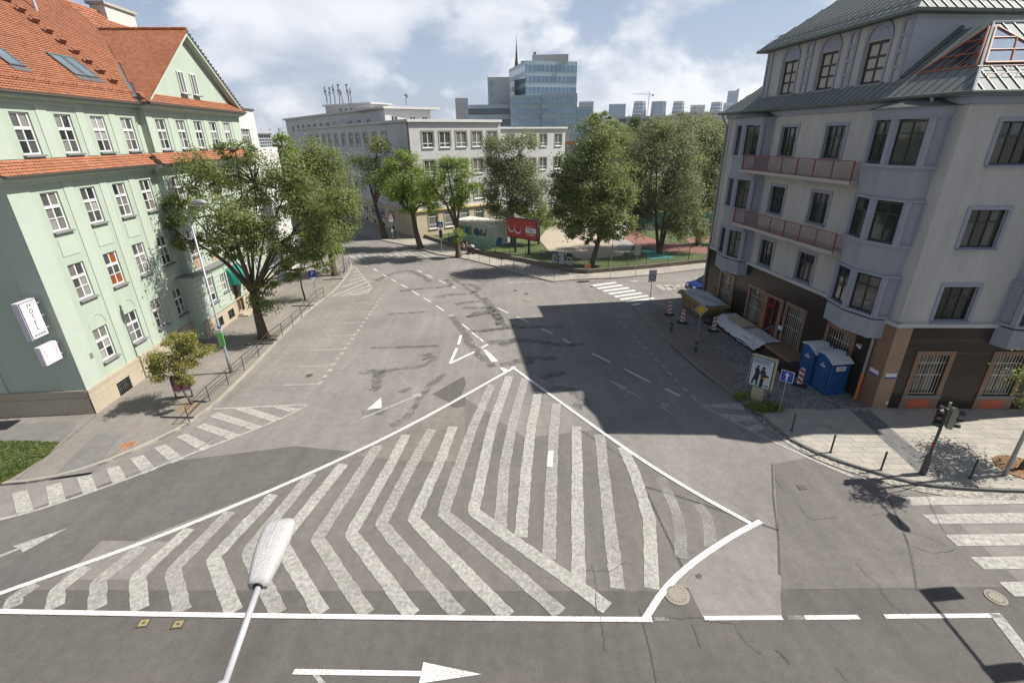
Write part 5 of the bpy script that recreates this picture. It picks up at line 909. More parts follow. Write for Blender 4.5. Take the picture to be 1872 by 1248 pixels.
for q in ([(5.2, 1.3), (5.5, 1.25), (5.7, 2.3), (5.4, 2.4), (5.35, 1.9)], [(5.7, 1.2), (6.0, 1.2), (6.1, 1.8), (5.8, 1.9)], [(6.1, 1.5), (6.3, 1.4), (6.55, 2.4), (6.4, 2.45)]): blob(hut, Fh1, q, M_GD)
blob(hut, Fh2, [(.2, .1), (1.4, .2), (1.6, 1.2), (.6, 1.5), (.15, 1.0)], M_GB)
g0, g1 = G(857, 457), G(897, 461); gp = thing('panel_fence', 'pale green sheet fence in front of the graffiti hut', 'fence', g0); fg = (g0.copy(), math.atan2((g1 - g0).y, (g1 - g0).x)); lg = (g1 - g0).length; M_PG = mat('panel_green', (.24, .36, .27), .7, .12, 2, stain=.15)
n_ = 5
for k in range(n_): bb = MB(); x0, x1 = lg * k / n_ + .02, lg * (k + 1) / n_ - .02; bb.box(x0, x1, 0, .04, .35, 2.0); bb.build('panel', M_PG, gp, (0, 0, 0), fg[1])
for k in range(n_ + 1): MB().box(lg * k / n_ - .04, lg * k / n_ + .04, .04, .12, 0, 2.05).build('post', mat('post_green', (.05, .13, .08), .6), gp, (0, 0, 0), fg[1])
# glass office tower and its neighbours
def polar(az, d): return Vector((math.sin(R_(az)) * d, math.cos(R_(az)) * d, 0))
def hz(el, d): return CAMH + d * math.tan(R_(el))
GL_T = mat('tower_glass', (.22, .29, .36), .1, .25, .12, spec=.9, metal=.5, stain=.45, sscale=.06); M_TP = mat('tower_panel', (.33, .40, .44), .4, .08, .3, metal=.2, stain=.08, sscale=.05); M_TPS = mat('tower_grey', (.40, .40, .40), .7, .06, .5)
def tower(name, label, A_, B_, depth, z0, z1, floors, bays, cat='tower', panel=None, gl=None, side=True, mul=True, frac=.55):
    """curtain wall block: front from A to B, bands of window strips between panels, one object each"""
    d = B_ - A_; f = (A_.copy(), math.atan2(d.y, d.x)); ln = d.length; t = thing(name, label, cat, A_); pm = panel or M_TP; g_ = gl or GL_T
    fbox(t, f, 'core', pm, (0, ln, 0, depth, 0, z1)); fh_ = (z1 - z0) / floors
    for k in range(floors):
        zb_ = z0 + k * fh_ + fh_ * .1; w_ = fbox(t, f, 'window_band', g_, (.15, ln - .15, -.06, .1, zb_, zb_ + fh_ * frac)); mb = MB()
        if mul:
            for j in range(bays + 1): x = .15 + (ln - .3) * j / bays; mb.box(x - .06, x + .06, -.12, 0, zb_ - fh_ * .05, zb_ + fh_ * (frac + .03))
            o = fmesh(w_, f, 'mullions', mat('mullion_steel', (.12, .15, .17), .5, metal=.3), mb); o.location = (0, 0, 0); o.rotation_euler = (0, 0, 0); o['kind'] = 'stuff'
        if side: 
            for xx in (-.06, ln - .04): fbox(t, f, 'window_band', g_, (xx, xx + .1, .3, depth - .3, zb_, zb_ + fh_ * frac))
    return t, f, ln
D_ = 200.0
t1, f1_, n1_ = tower('office_tower', 'tall blue glass office tower in the centre background', polar(1.83, D_), Vector((25.7, 204.6, 0)), 26, 24.6, hz(7.18, D_), 4, 12)
A_, B_ = polar(2.5, D_ + 4), polar(6.25, D_ + 4); e_ = thing('tower_plant_room', 'pale plant room on the roof of the glass tower', 'plant room', A_ + Vector((0, 0, hz(7.1, D_)))); bevel(MB().box(0, (B_ - A_).length, 0, 14, 0, 2.6).build('box', M_TPS, e_, (0, 0, 0), math.atan2((B_ - A_).y, (B_ - A_).x)), .1); MB().box(.5, 1.5, 1, 2, 2.6, 3.6).build('vent', M_AER, e_); MB().box(-4, -.5, 5, 12, -.3, 1.3).build('cooling_units', M_AER, e_)
tower('office_wing', 'stepped lower glass wing at the foot of the office tower', polar(.2, D_ - 9), polar(3.7, D_ - 9), 20, 14.0, hz(4.0, D_ - 9), 4, 9); tower('office_wing', 'front glass wing right of the stepped wing', polar(3.55, D_ - 12), polar(7.3, D_ - 12), 18, 14.0, hz(4.1, D_ - 12), 4, 9)
tower('office_wing', 'lowest glass wing at the right end of the office block', polar(7.2, D_ - 10), polar(8.85, D_ - 10), 14, 10.0, hz(2.8, D_ - 10), 4, 4)
tower('glass_annex', 'low dark glass annex left of the office tower', polar(-4.5, D_ - 4), polar(.1, D_ - 4), 14, 10, hz(3.15, D_ - 4), 4, 14, gl=glass('annex_glass', (.03, .055, .075)))
for nm, lab, a0, a1, el, dd_, cat in (('stair_tower', 'windowed grey stair tower at the left end of the glass annex', -5.7, -4.35, 3.8, D_ - 7, 'tower'), ('grey_slab', 'blank grey slab block beside the glass tower', -2.2, .15, 5.72, D_ + 8, 'building')):
    A_, B_ = polar(a0, dd_), polar(a1, dd_); t = thing(nm, lab, cat, A_); f = (A_.copy(), math.atan2((B_ - A_).y, (B_ - A_).x)); ln = (B_ - A_).length; fbox(t, f, 'wall', M_TPS, (0, ln, 0, 12, 0, hz(el, dd_)))
    for k in range(3): zz = hz(el, dd_) - 3.4 - 3.8 * k; fbox(t, f, 'window', GL_T, (ln * .12 if nm == 'grey_slab' else ln * .7, ln * .12 + 1 if nm == 'grey_slab' else ln * .9, -.08, .1, zz, zz + 2.2))
sp = polar(.87, 235); st_ = thing('church_spire', 'thin dark church spire rising behind the glass tower', 'spire', sp); MB().box(-1.5, 1.5, -1.5, 1.5, 0, 34).build('tower', M_TPS, st_); MB().lathe([(1.5, 34), (1.15, 39), (.45, 45), (.12, 50.2), (.05, 52.8)], 8).build('spire', mat('spire_dark', (.045, .04, .045), .7), st_); MB().lathe([(.02, 49.5), (.28, 49.8), (.02, 50.1)], 8).build('ball', M_AER, st_)
# brick house, long grey roofline
A_, B_ = polar(4.75, 130), polar(7.3, 130); bh = thing('brick_house', 'orange brick house with a pitched roof between the school and the trees', 'house', A_); f = (A_.copy(), math.atan2((B_ - A_).y, (B_ - A_).x)); ln = (B_ - A_).length
wall(bh, f, 'wall', 0, ln, 0, hz(-.6, 130), mat('brick_orange', (.36, .15, .075), .9, .15, 3), [(1.5, 3, 8.5, 10.3)], 0, .2); window(bh, f, 1.5, 8.5, 1.5, 1.8, (1, 1), (1,), M_WFR, [GL_D], .12, 0, .1, .1, False); fbox(bh, f, 'wall', mat('house_grey', (.45, .43, .40), .9), (ln * .45, ln * 1.2, -.6, 8, 0, hz(-.9, 130))); fmesh(bh, f, 'roof', mat('brick_roof', (.26, .11, .07), .85, .12), MB().extr([(-.4, hz(-.6, 130)), (5, hz(.75, 130)), (10, hz(-.6, 130))], 'x', -.3, ln * .55)); fbox(bh, f, 'chimney', M_TPS, (ln * .5, ln * .5 + 1.2, 3, 4.2, 12, hz(.75, 130)))
A_, B_ = polar(8.8, 300), polar(22.5, 300); lr = thing('long_grey_hall', 'long low grey hall along the horizon behind the trees', 'building', A_); f = (A_.copy(), math.atan2((B_ - A_).y, (B_ - A_).x)); ln = (B_ - A_).length; fbox(lr, f, 'wall', M_TPS, (0, ln * .62, 0, 20, 0, hz(1.75, 300)), (ln * .62, ln, -2, 20, 0, hz(2.0, 300)))
for k in range(8): fbox(lr, f, 'window', GL_D, (ln * (.22 + .09 * k), ln * (.22 + .09 * k) + 4, -2.1, .0, hz(1.2, 300), hz(1.5, 300)))
# skyline
SKD = 1500.0; M_SKP = mat('skyline_white', (.55, .56, .58), .7, .05, .05); M_SKG_ = mat('skyline_glass', (.14, .20, .27), .2, .2, .03, metal=.3); M_SKB = mat('skyline_blue', (.20, .28, .36), .25, .15, .03, metal=.3)
def round_tower(name, label, a0, a1, el, dist, floors, wm, gm_, taper=.82):
    c = polar((a0 + a1) / 2, dist); r = (polar(a1, dist) - polar(a0, dist)).length / 2; hgt = hz(el, dist); t = thing(name, label, 'tower', c, group='towers on the skyline')
    MB().lathe([(r * .97, 0), (r * .97, hgt * .6), (r * .97 * taper, hgt)], 20).build('glass_core', gm_, t)
    for k in range(floors):
        z = hgt * (.30 + .70 * k / (floors - .5)); rr = r * (1 if z < hgt * .6 else 1 - (1 - taper) * (z - hgt * .6) / (hgt * .4)); MB().lathe([(rr, z), (rr, z + hgt * .022)], 20).build('floor_band', wm, t)
    for k in range(10): a = 2 * math.pi * k / 10; q = MB(); q.tube([(r * math.cos(a), r * math.sin(a), 0), (r * math.cos(a), r * math.sin(a), hgt * .6), (r * taper * math.cos(a), r * taper * math.sin(a), hgt)], r * .035, 4); q.build('rib', wm, t)
def block_tower(name, label, a0, a1, el, dist, floors, wm, gm_, bays=5):
    A_, B_ = polar(a0, dist), polar(a1, dist); d = B_ - A_; ln = d.length; t = thing(name, label, 'tower', A_, group='towers on the skyline'); f = (A_.copy(), math.atan2(d.y, d.x)); hgt = hz(el, dist); fbox(t, f, 'core', wm, (0, ln, 0, ln * .8, 0, hgt))
    for k in range(floors): z = hgt * (.25 + .73 * k / floors); fbox(t, f, 'window_band', gm_, (ln * .04, ln * .96, -ln * .015, .2, z, z + hgt * .42 / floors))
    for j in range(1, bays): fbox(t, f, 'pier', wm, (ln * j / bays - ln * .012, ln * j / bays + ln * .012, -ln * .03, 0, hgt * .2, hgt * .985))
    return t, f, ln, hgt
block_tower('pale_tower', 'pale gridded tower just right of the glass office block', 7.5, 9.05, 3.3, 600, 14, M_SKP, mat('pale_windows', (.30, .30, .34), .5), 7)
block_tower('skyline_tower', 'low wide blue glass block at the left end of the skyline', 10.65, 12.4, 2.98, SKD, 9, M_SKB, M_SKG_, 4)
round_tower('skyline_tower', 'white banded barrel tower beside the crane', 13.1, 14.55, 3.16, SKD, 8, M_SKP, M_SKG_); round_tower('skyline_tower', 'plain blue glass barrel tower right of the crane', 14.95, 16.5, 3.1, SKD, 10, M_SKB, M_SKG_, .95)
round_tower('skyline_tower', 'white banded barrel tower in the middle of the skyline', 17.05, 18.35, 3.05, SKD, 8, M_SKP, M_SKG_); block_tower('skyline_tower', 'small pale block between two barrel towers', 18.85, 20.25, 2.68, SKD, 7, M_SKP, M_SKB, 6); round_tower('skyline_tower', 'rightmost white banded barrel tower', 20.7, 21.95, 2.88, SKD, 8, M_SKP, M_SKG_)
t, f, ln, hg = block_tower('skyline_tower', 'tallest slim blue glass tower at the right of the skyline', 22.2, 23.2, 3.75, SKD + 200, 16, M_SKB, M_SKG_, 5); fmesh(t, f, 'crown', M_SKB, MB().extr([(0, hg), (ln, hg), (ln, hg + 9), (ln * .7, hg + 3), (0, hg + 2)], 'y', 0, ln * .5)); block_tower('skyline_tower', 'pale low block below the tallest skyline tower', 21.95, 23.0, 2.8, SKD - 50, 5, M_SKP, M_SKB, 4)
cp = polar(14.68, SKD - 60); cr = thing('tower_crane', 'tower crane among the skyline towers', 'crane', cp); M_CR = mat('crane_steel', (.32, .30, .30), .6); hc = hz(3.78, SKD)
MB().tube([(0, 0, 0), (0, 0, hc + 4)], .9, 4).build('mast', M_CR, cr); MB().tube([(-42, 0, hc - 2), (12, 0, hc - 4)], .7, 4).build('jib', M_CR, cr); MB().box(7, 12, -1, 1, hc - 8, hc - 4).build('counterweight', M_CR, cr); MB().tube([(0, 0, hc + 4), (-26, 0, hc - 2)], .25, 4).build('tie', M_CR, cr)
# ================================================================ PARK BEHIND THE LOW WALL
pk = [G(772, 432), G(820, 447), G(880, 463), G(960, 478), G(1049, 498), G(1075, 500), G(1180, 491), G(1330, 476), Vector((75, 75, 0)), Vector((75, 180, 0)), Vector((-12, 180, 0)), Vector((-2, 95, 0))]
lawn2 = struct(sheet('park_lawn', pk, .30, mat('park_grass', (.07, .088, .03), .95, .4, 1.2, .6, 12, stain=.4, sscale=.25)))
def court(name, px, m, z): return struct(sheet(name, GP(px, .3), z, m))
M_SAND = mat('sandy_court', (.36, .305, .24), .95, .12, 1.5, stain=.2, sscale=.3); M_TRK = mat('track_red', (.22, .105, .085), .9, .12, 2, stain=.15)
court('sandy_court', [(985, 437), (1000, 418), (1030, 405), (1075, 412), (1112, 425), (1150, 448), (1138, 468), (1066, 474), (1003, 458)], M_SAND, .304); court('path', [(1118, 420), (1132, 424), (1160, 446), (1150, 462), (1128, 455), (1120, 440)], mat('path_grey', (.27, .255, .24), .9, .15), .308)
court('running_track', [(1138, 418), (1150, 415), (1180, 432), (1215, 444), (1340, 452), (1340, 466), (1215, 460), (1165, 449), (1140, 436)], M_TRK, .312); court('running_track', [(1250, 436), (1340, 430), (1340, 438), (1262, 444)], M_TRK, .308)
court('play_mat', [(1171, 457), (1206, 457), (1234, 471), (1188, 474)], mat('mat_teal', (.05, .19, .19), .8, .15), .316); court('sandy_court', [(1000, 400), (1040, 385), (1060, 395), (1020, 405)], M_SAND, .304)
# painted wall of the sports ground
p0, p1 = G(1152, 421, .3), G(1325, 420, .3); dd = p1 - p0; tw = thing('painted_wall', 'long turquoise and white graffiti wall behind the running track', 'wall', p0); ft = (Vector((p0.x, p0.y, 0)), math.atan2(dd.y, dd.x)); ln = dd.length
fbox(tw, ft, 'wall', mat('wall_white', (.52, .53, .52), .85, .08), (0, ln, 0, .3, 0, 3.0)); blob(tw, ft, [(1.2, 1.3), (ln, .9), (ln, 2.9), (3.0, 2.95)], mat('wall_turquoise', (.05, .30, .32), .8, .2, 1), nm='paint_band')
for i in range(16): x = 4 + i * (ln - 5) / 16; blob(tw, ft, [(x + random.uniform(.5, .9) * math.cos(t) * .9, 1.0 + random.uniform(.4, .8) * math.sin(t) * .8) for t in np.arange(0, 6.2, .7)], random.choice([M_GB, M_GD, mat('spray_violet', (.22, .10, .28), .7), M_GG]), -.02)
p0, p1 = G(1120, 432, .3), G(1153, 421, .3); dd = p1 - p0; t2_ = thing('white_board_wall', 'bright white board wall left of the turquoise wall', 'wall', p0); f = (Vector((p0.x, p0.y, 0)), math.atan2(dd.y, dd.x)); 
for k in range(4): fbox(t2_, f, 'board', MATS['wall_white'], (dd.length * k / 4 + .03, dd.length * (k + 1) / 4 - .03, 0, .12, .05, 1.9))
# low stone wall and mesh fence
M_STN = mat('stone_wall', (.17, .145, .115), .95, .3, 3, .8, 8, stain=.3); M_FPG = mat('fence_green', (.02, .07, .045), .6, .1)
fl = [G(772, 434), G(820, 450), G(880, 466), G(960, 481), G(1049, 500), G(1075, 502), G(1180, 493), G(1330, 478)]
lw_ = thing('stone_wall', 'low rough stone wall under the green mesh fence along the park', 'wall', fl[0]); sm_ = []
pts = resample(fl, .62)
for a, b in zip(pts, pts[1:]):
    d = b - a; L_ = d.length
    if L_ < .2: continue
    ang = math.atan2(d.y, d.x)
    for z0, z1, off in ((.0, .27, 0), (.27, .5, .5)):
        q = MB(); e = .012; q.box(e, L_ - e, -.02 + random.uniform(-.03, .02), .28, z0 + e, z1 - e + random.uniform(-.015, .015)); q.build('stone', M_STN, lw_, a - fl[0] + d * off * .0, ang)
cp_ = MB()
for a, b in zip(fl, fl[1:]):
    d = (b - a).normalized(); n = Vector((-d.y, d.x, 0)); cp_.prism([tuple((a - n * .06 - fl[0])[:2]), tuple((b - n * .06 - fl[0])[:2]), tuple((b + n * .34 - fl[0])[:2]), tuple((a + n * .34 - fl[0])[:2])], .5, .56)
o_ = cp_.build('coping', M_STN, lw_)
mf = thing('mesh_fence', 'dark green wire mesh fence on the low wall around the park', 'fence', fl[1])
post = MB().tube([(0, 0, .5), (0, 0, 2.0)], .035, 6).mesh('post', M_FPG); wire = MB(); fl2 = [p + Vector((.05, .14, 0)) for p in fl]
for a, b in zip(fl2[1:], fl2[2:]):
    n = max(1, round((b - a).length / 2.6))
    for k in range(n + (b == fl2[-1])): obj('post', post, mf, a + (b - a) * (k / n) - fl[1])
    nb = int((b - a).length / .13)
    for k in range(nb): p = a + (b - a) * (k / nb) - fl[1]; wire.box(p.x - .005, p.x + .005, p.y - .005, p.y + .005, .56, 1.92)
    for z in (.7, 1.0, 1.3, 1.6, 1.92): wire.tube([a - fl[1] + Vector((0, 0, z)), b - fl[1] + Vector((0, 0, z))], .008, 3)
o_ = wire.build('wire_mesh', M_FPG, mf); o_['kind'] = 'stuff'
# notice boards on the fence
M_BRD = mat('board_white', (.50, .50, .53), .5, .04); M_BK = mat('board_black', (.025, .025, .03), .5)
dC = (fl[4] - fl[3]).normalized(); aC = math.atan2(dC.y, dC.x)
for px0, wd, lab, kind in ((1009, 1.75, 'wide white notice board with a map hung on the park fence', 0), (1035.5, .78, 'narrow notice board with a black heading on the park fence', 1)):
    p = G(px0, 489.5 if kind == 0 else 493.5); nb_ = thing('notice_board', lab, 'notice board', (p.x, p.y - .06, 0), aC); MB().box(0, wd, -.03, .03, .62, 1.98).build('frame', M_BK, nb_); MB().box(.05, wd - .05, -.036, -.03, .67, 1.93).build('sheet', M_BRD, nb_)
    if kind == 0:
        MB().box(.06, wd * .46, -.042, -.036, 1.62, 1.92).build('heading', M_BK, nb_); MB().box(.16, wd * .38, -.045, -.042, 1.72, 1.78).build('heading_text', M_BRD, nb_)
        for i, (x, z, r, mm) in enumerate(((.3, 1.25, .16, M_GG), (.5, 1.38, .12, mat('map_ochre', (.34, .26, .08), .6)), (.55, 1.1, .14, M_GB), (.35, .95, .1, M_GG))): q = MB(); q.extr([(x + r * math.cos(t * .9), z + r * math.sin(t * .9)) for t in range(7)], 'y', -.042, -.036); q.build('map_patch', mm, nb_)
        MB().box(.86, 1.08, -.042, -.036, 1.3, 1.55).build('picture', M_BK, nb_); MB().box(.86, 1.06, -.042, -.036, .9, 1.15).build('picture', M_GB, nb_)
        for k in range(8): MB().box(1.15, 1.6 - .1 * (k % 3), -.042, -.036, 1.72 - .12 * k, 1.75 - .12 * k).build('text_line', M_AER, nb_)
    else: MB().box(.05, wd - .05, -.042, -.036, 1.55, 1.93).build('heading', M_BK, nb_); MB().box(.15, wd - .2, -.042, -.036, 1.15, 1.4).build('picture', M_BK, nb_); MB().box(.35, .5, -.042, -.036, .85, 1.0).build('picture', M_AER, nb_)
# ================================================================ TREES
M_BARK = mat('bark', (.085, .065, .048), .95, .35, 6, .8, 14, stretch=(1, 1, .25)); M_BARKL = mat('bark_grey', (.17, .15, .125), .95, .35, 6, .6, 14, stretch=(1, 1, .25))
def leaves_mesh(name, C, N_, ls, m, asp=.62):
    n = len(C); nrm_ = N_ + RNG.normal(0, .75, (n, 3)); nrm_ /= np.linalg.norm(nrm_, axis=1, keepdims=True) + 1e-9; r = RNG.normal(0, 1, (n, 3)); t = np.cross(nrm_, r); t /= np.linalg.norm(t, axis=1, keepdims=True) + 1e-9; bb = np.cross(nrm_, t); s = ls * RNG.uniform(.65, 1.3, (n, 1))
    V = np.empty((n, 4, 3), np.float32); V[:, 0] = C - t * s * .5; V[:, 1] = C + bb * s * asp * .5 + t * s * .05; V[:, 2] = C + t * s * .5; V[:, 3] = C - bb * s * asp * .5 + t * s * .05
    me = bpy.data.meshes.new(name); me.vertices.add(4 * n); me.vertices.foreach_set('co', V.ravel()); me.loops.add(4 * n); me.loops.foreach_set('vertex_index', np.arange(4 * n, dtype=np.int32)); me.polygons.add(n); me.polygons.foreach_set('loop_start', np.arange(0, 4 * n, 4, dtype=np.int32)); me.polygons.foreach_set('loop_total', np.full(n, 4, np.int32)); me.update(); me.materials.append(m); return me
def tree(name, label, base, lobes, m, ls=.17, cover=2.6, trunk=(.3, .16), fork=3.0, bark=None, lean=(0, 0), droop=0.0, clumps=15, zr=.85, group=None, stems=1, cat='tree', zb=.12, spread=.23):
    """lobes: (px, py, rx, ry[, dy]) in photo pixels at the tree's own depth, dy metres nearer or farther"""
    B = Vector((base[0], base[1], zb)); t = thing(name, label, cat, B, group=group); Y = B.y; C_all, N_all = [], []; wood = MB(); k_ = None
    fk = Vector((lean[0], lean[1], fork)); r0, r1 = trunk
    stemtops = []
    for s_ in range(stems):
        a = 2.1 * s_ + .4; tip = fk if stems == 1 else Vector((lean[0] + .8 * math.cos(a) * (fork / 4), lean[1] + .8 * math.sin(a) * (fork / 4), fork)); b0 = Vector((0, 0, 0)) if stems == 1 else Vector((.16 * math.cos(a), .16 * math.sin(a), 0))
        mid = b0.lerp(tip, .5) + Vector((random.uniform(-.1, .1), random.uniform(-.1, .1), 0)); wood.tube([b0 + Vector((0, 0, -.12)), b0 + Vector((0, 0, .25)), mid, tip], [r0 * 1.5, r0 * 1.08, (r0 + r1) / 2, r1], 9); stemtops.append(tip)
    for li, lo in enumerate(lobes):
        px, py, rx, ry = lo[:4]; dy = lo[4] if len(lo) > 4 else random.uniform(-.5, .5) * rx / 25.0
        P = at(px, py, Y + dy); s = 1 / pxm(P); RX, RZ_ = rx * s, ry * s; RY = RX * zr; c = P - B
        src = min(stemtops, key=lambda q: (q - c).length); r2 = max(.03, r1 * .55 * min(1, RX / 2.0))
        m1 = src.lerp(c, .4) + Vector((0, 0, .12 * (c - src).length)); m2 = src.lerp(c, .75) + Vector((random.uniform(-.25, .25), random.uniform(-.25, .25), .1)); k1 = .8 if li in (2, 6, 8) or len(lobes) < 7 else .38; wood.tube([src - Vector((0, 0, .1)), m1, m2, c], [r1 * k1, r1 * k1 * .7, min(r2, r1 * k1 * .5), r2 * .35], 6)
        n = int(1.45 * cover * math.pi * RX * RZ_ / (.5 * .62 * ls * ls)); kc = max(6, int(clumps * (RX * RZ_) ** .5 / 1.6)); u = RNG.normal(0, 1, (kc, 3)); u /= np.linalg.norm(u, axis=1, keepdims=True); u *= RNG.uniform(.35, 1.0, (kc, 1)) ** .6; cc = np.array(c) + u * np.array([RX, RY, RZ_]) * .92
        for q in cc[::2]: wood.tube([c, Vector(q) * .55 + c * .45 + Vector((0, 0, .1)), Vector(q)], [r2 * .55, r2 * .4, .012], 4, False)
        idx = RNG.integers(0, kc, n); sg_ = spread * min(RX, RZ_) * RNG.uniform(.6, 1.3, (kc, 1))[idx]; off = RNG.normal(0, 1, (n, 3)) * sg_ * np.array([1.15, 1.15, .72])
        if droop: off[:, 2] -= np.abs(RNG.normal(0, droop, n)) * (RNG.random(n) < .6)
        C_ = cc[idx] + off; C_all.append(C_); d = C_ - np.array(c); d /= np.linalg.norm(d, axis=1, keepdims=True) + 1e-6; N_all.append(d * .6 + np.array([0, 0, .7]))
    wood.build('trunk', bark or M_BARK, t, smooth=True); C_ = np.concatenate(C_all); N_ = np.concatenate(N_all); k = C_[:, 2] > .5; obj('crown', leaves_mesh('crown', C_[k], N_[k], ls, m), t); return t
LF_A = leafmat('leaf_acacia', (.085, .115, .035), (.26, .29, .11), .45); LF_B = leafmat('leaf_bright', (.10, .15, .03), (.26, .32, .08), .45); LF_D = leafmat('leaf_linden', (.07, .10, .033), (.27, .30, .12), .46); LF_W = leafmat('leaf_willow', (.09, .105, .05), (.27, .285, .15), .46); LF_Y = leafmat('leaf_autumn', (.13, .17, .035), (.32, .27, .09), .4); LF_K = leafmat('leaf_dark', (.035, .062, .024), (.11, .14, .05), .4)
tree('street_tree', 'large forked street tree in front of the green hotel', G(483, 617, .12), [(385, 315, 62, 50), (335, 378, 42, 36), (405, 395, 78, 50), (465, 335, 58, 60), (470, 425, 55, 48), (530, 335, 48, 55), (560, 395, 55, 55), (540, 462, 52, 34), (350, 440, 42, 20), (590, 445, 38, 30), (430, 275, 40, 22), (480, 535, 30, 40, -.2), (620, 365, 34, 36), (420, 452, 46, 24), (525, 500, 36, 18), (590, 478, 32, 20), (305, 410, 26, 16)], LF_A, .15, 1.9, (.36, .24), 3.6, clumps=24, zr=.6, spread=.19)
tree('street_tree', 'street tree with stout trunk by the far left kerb', G(612, 503, .12), [(600, 330, 52, 55), (622, 398, 38, 45), (570, 300, 45, 45), (590, 440, 35, 28)], LF_A, .2, 2.4, (.36, .26), 4.2, clumps=16, zr=.7)
tree('street_tree', 'tall bright tree rising over the left pavement behind the others', G(560, 470, .12), [(515, 268, 26, 32), (535, 310, 32, 36), (560, 350, 36, 38), (505, 310, 22, 28)], LF_B, .22, 2.4, (.3, .2), 5, clumps=14)
tree('young_tree', 'slender young tree with thin trunk beside the parking sign', G(558, 549, .12), [(556, 463, 26, 16), (592, 455, 28, 22), (575, 440, 26, 20)], LF_B, .15, 2.2, (.08, .06), 2.7, clumps=12, spread=.33)
tree('small_tree', 'small yellowing tree in a pit on the left pavement', G(349, 738, .12), [(318, 652, 46, 30), (296, 683, 34, 20), (335, 690, 30, 14), (325, 625, 34, 20), (358, 638, 26, 18), (305, 662, 30, 24)], LF_Y, .10, 2.4, (.07, .05), 1.15, lean=(-.25, 0), clumps=14, spread=.27)
tree('school_tree', 'leaning thin crowned tree nearest the school wall', G(703, 435, .11), [(690, 265, 26, 18), (662, 300, 22, 18), (700, 318, 42, 32), (728, 300, 28, 22)], LF_A, .22, 1.7, (.42, .24), 5.0, lean=(-.8, 0), group='trees along the school', spread=.30)
tree('school_tree', 'middle bright tree of the three in front of the school', G(768, 453, .11), [(738, 302, 42, 26), (718, 338, 34, 30), (762, 338, 36, 32), (783, 370, 24, 22), (742, 368, 30, 20)], LF_B, .21, 2.6, (.4, .26), 4.6, lean=(-.6, 0), group='trees along the school')
tree('school_tree', 'ivy clad forked tree on the pavement corner by the crossing', G(838, 469, .11), [(818, 308, 38, 28), (848, 340, 28, 28), (790, 338, 30, 28), (825, 365, 34, 18), (836, 432, 12, 22, -.2)], LF_B, .19, 2.6, (.34, .24), 3.6, group='trees along the school')
tree('park_tree', 'grey green birch behind the red billboard', G(936, 445, .3), [(908, 275, 30, 40), (950, 282, 36, 46), (925, 335, 48, 38), (968, 335, 34, 38), (900, 365, 26, 22), (930, 380, 36, 22)], LF_W, .2, 2.5, (.26, .18), 5.2, M_BARKL, droop=.4, group='trees in the park', zb=.3)
tree('park_tree', 'low bushy tree right of the red billboard', G(985, 446, .3), [(972, 385, 30, 26), (992, 398, 20, 20), (955, 372, 24, 18)], LF_A, .2, 2.6, (.16, .1), 2.0, group='trees in the park', zb=.3)
tree('park_tree', 'big dark linden leaning over the park fence', G(1082, 487, .3), [(1092, 248, 40, 36), (1062, 300, 44, 40), (1112, 305, 46, 46), (1060, 358, 46, 36), (1102, 385, 50, 36), (1135, 352, 32, 38), (1070, 415, 36, 20), (1105, 432, 26, 12), (1100, 215, 22, 14), (1032, 335, 28, 32), (1035, 385, 30, 24), (1140, 410, 24, 18), (1045, 418, 30, 18), (1122, 425, 28, 18), (1020, 362, 22, 24), (1080, 440, 20, 10)], LF_D, .2, 2.8, (.3, .22), 4.6, lean=(.9, 0), clumps=18, group='trees in the park', zb=.3)
tree('park_tree', 'wide willow with several stems by the running track', G(1205, 463, .3), [(1185, 275, 44, 42), (1230, 285, 52, 46), (1172, 330, 36, 38), (1248, 340, 42, 44), (1212, 362, 46, 26), (1262, 385, 26, 28), (1200, 232, 36, 24), (1160, 365, 22, 26), (1240, 415, 26, 16), (1165, 405, 18, 16), (1285, 410, 24, 22), (1182, 388, 28, 20), (1232, 398, 32, 20)], LF_W, .2, 2.6, (.2, .15), 5.2, droop=.7, clumps=18, group='trees in the park', stems=3, zb=.3)
tree('park_tree', 'tall willow half hidden by the grey corner building', G(1275, 448, .3), [(1268, 238, 46, 34), (1300, 285, 36, 50), (1292, 350, 34, 44), (1312, 400, 22, 36), (1325, 300, 20, 60)], LF_W, .22, 2.6, (.3, .2), 6, droop=.6, group='trees in the park', zb=.3)
tree('background_tree', 'dark rounded tree deep in the park beside the school', Vector((10.5, 97, 0)), [(1003, 320, 26, 46), (1020, 290, 22, 26), (985, 300, 18, 30)], LF_K, .3, 2.8, (.3, .2), 4, group='trees behind the park', zb=.3)
tree('background_tree', 'round dark treetop poking above the park trees', Vector((33.0, 118, 0)), [(1160, 228, 17, 17), (1165, 262, 26, 26)], LF_K, .32, 3, (.3, .2), 8, group='trees behind the park', zb=.3)
tree('background_tree', 'pale treetop between linden and willow at the skyline', Vector((26, 108, 0)), [(1135, 262, 40, 30), (1110, 245, 26, 26), (1150, 300, 40, 40)], LF_A, .3, 2.6, (.3, .2), 7, group='trees behind the park', zb=.3)
tree('background_tree', 'broad willow crown at the far back behind the others', Vector((45, 122, 0)), [(1240, 232, 40, 24), (1300, 240, 36, 30), (1210, 250, 36, 30), (1275, 275, 50, 40), (1270, 340, 50, 50)], LF_W, .32, 2.6, (.3, .2), 8, group='trees behind the park', zb=.3)
tree('corner_tree', 'young tree in a round grate at the right edge of the picture', G(1866, 857, .12), [(1945, 700, 60, 60), (1925, 740, 40, 35), (1950, 640, 50, 40)], LF_A, .12, 2.2, (.08, .06), 2.4, lean=(.15, 0), clumps=14)
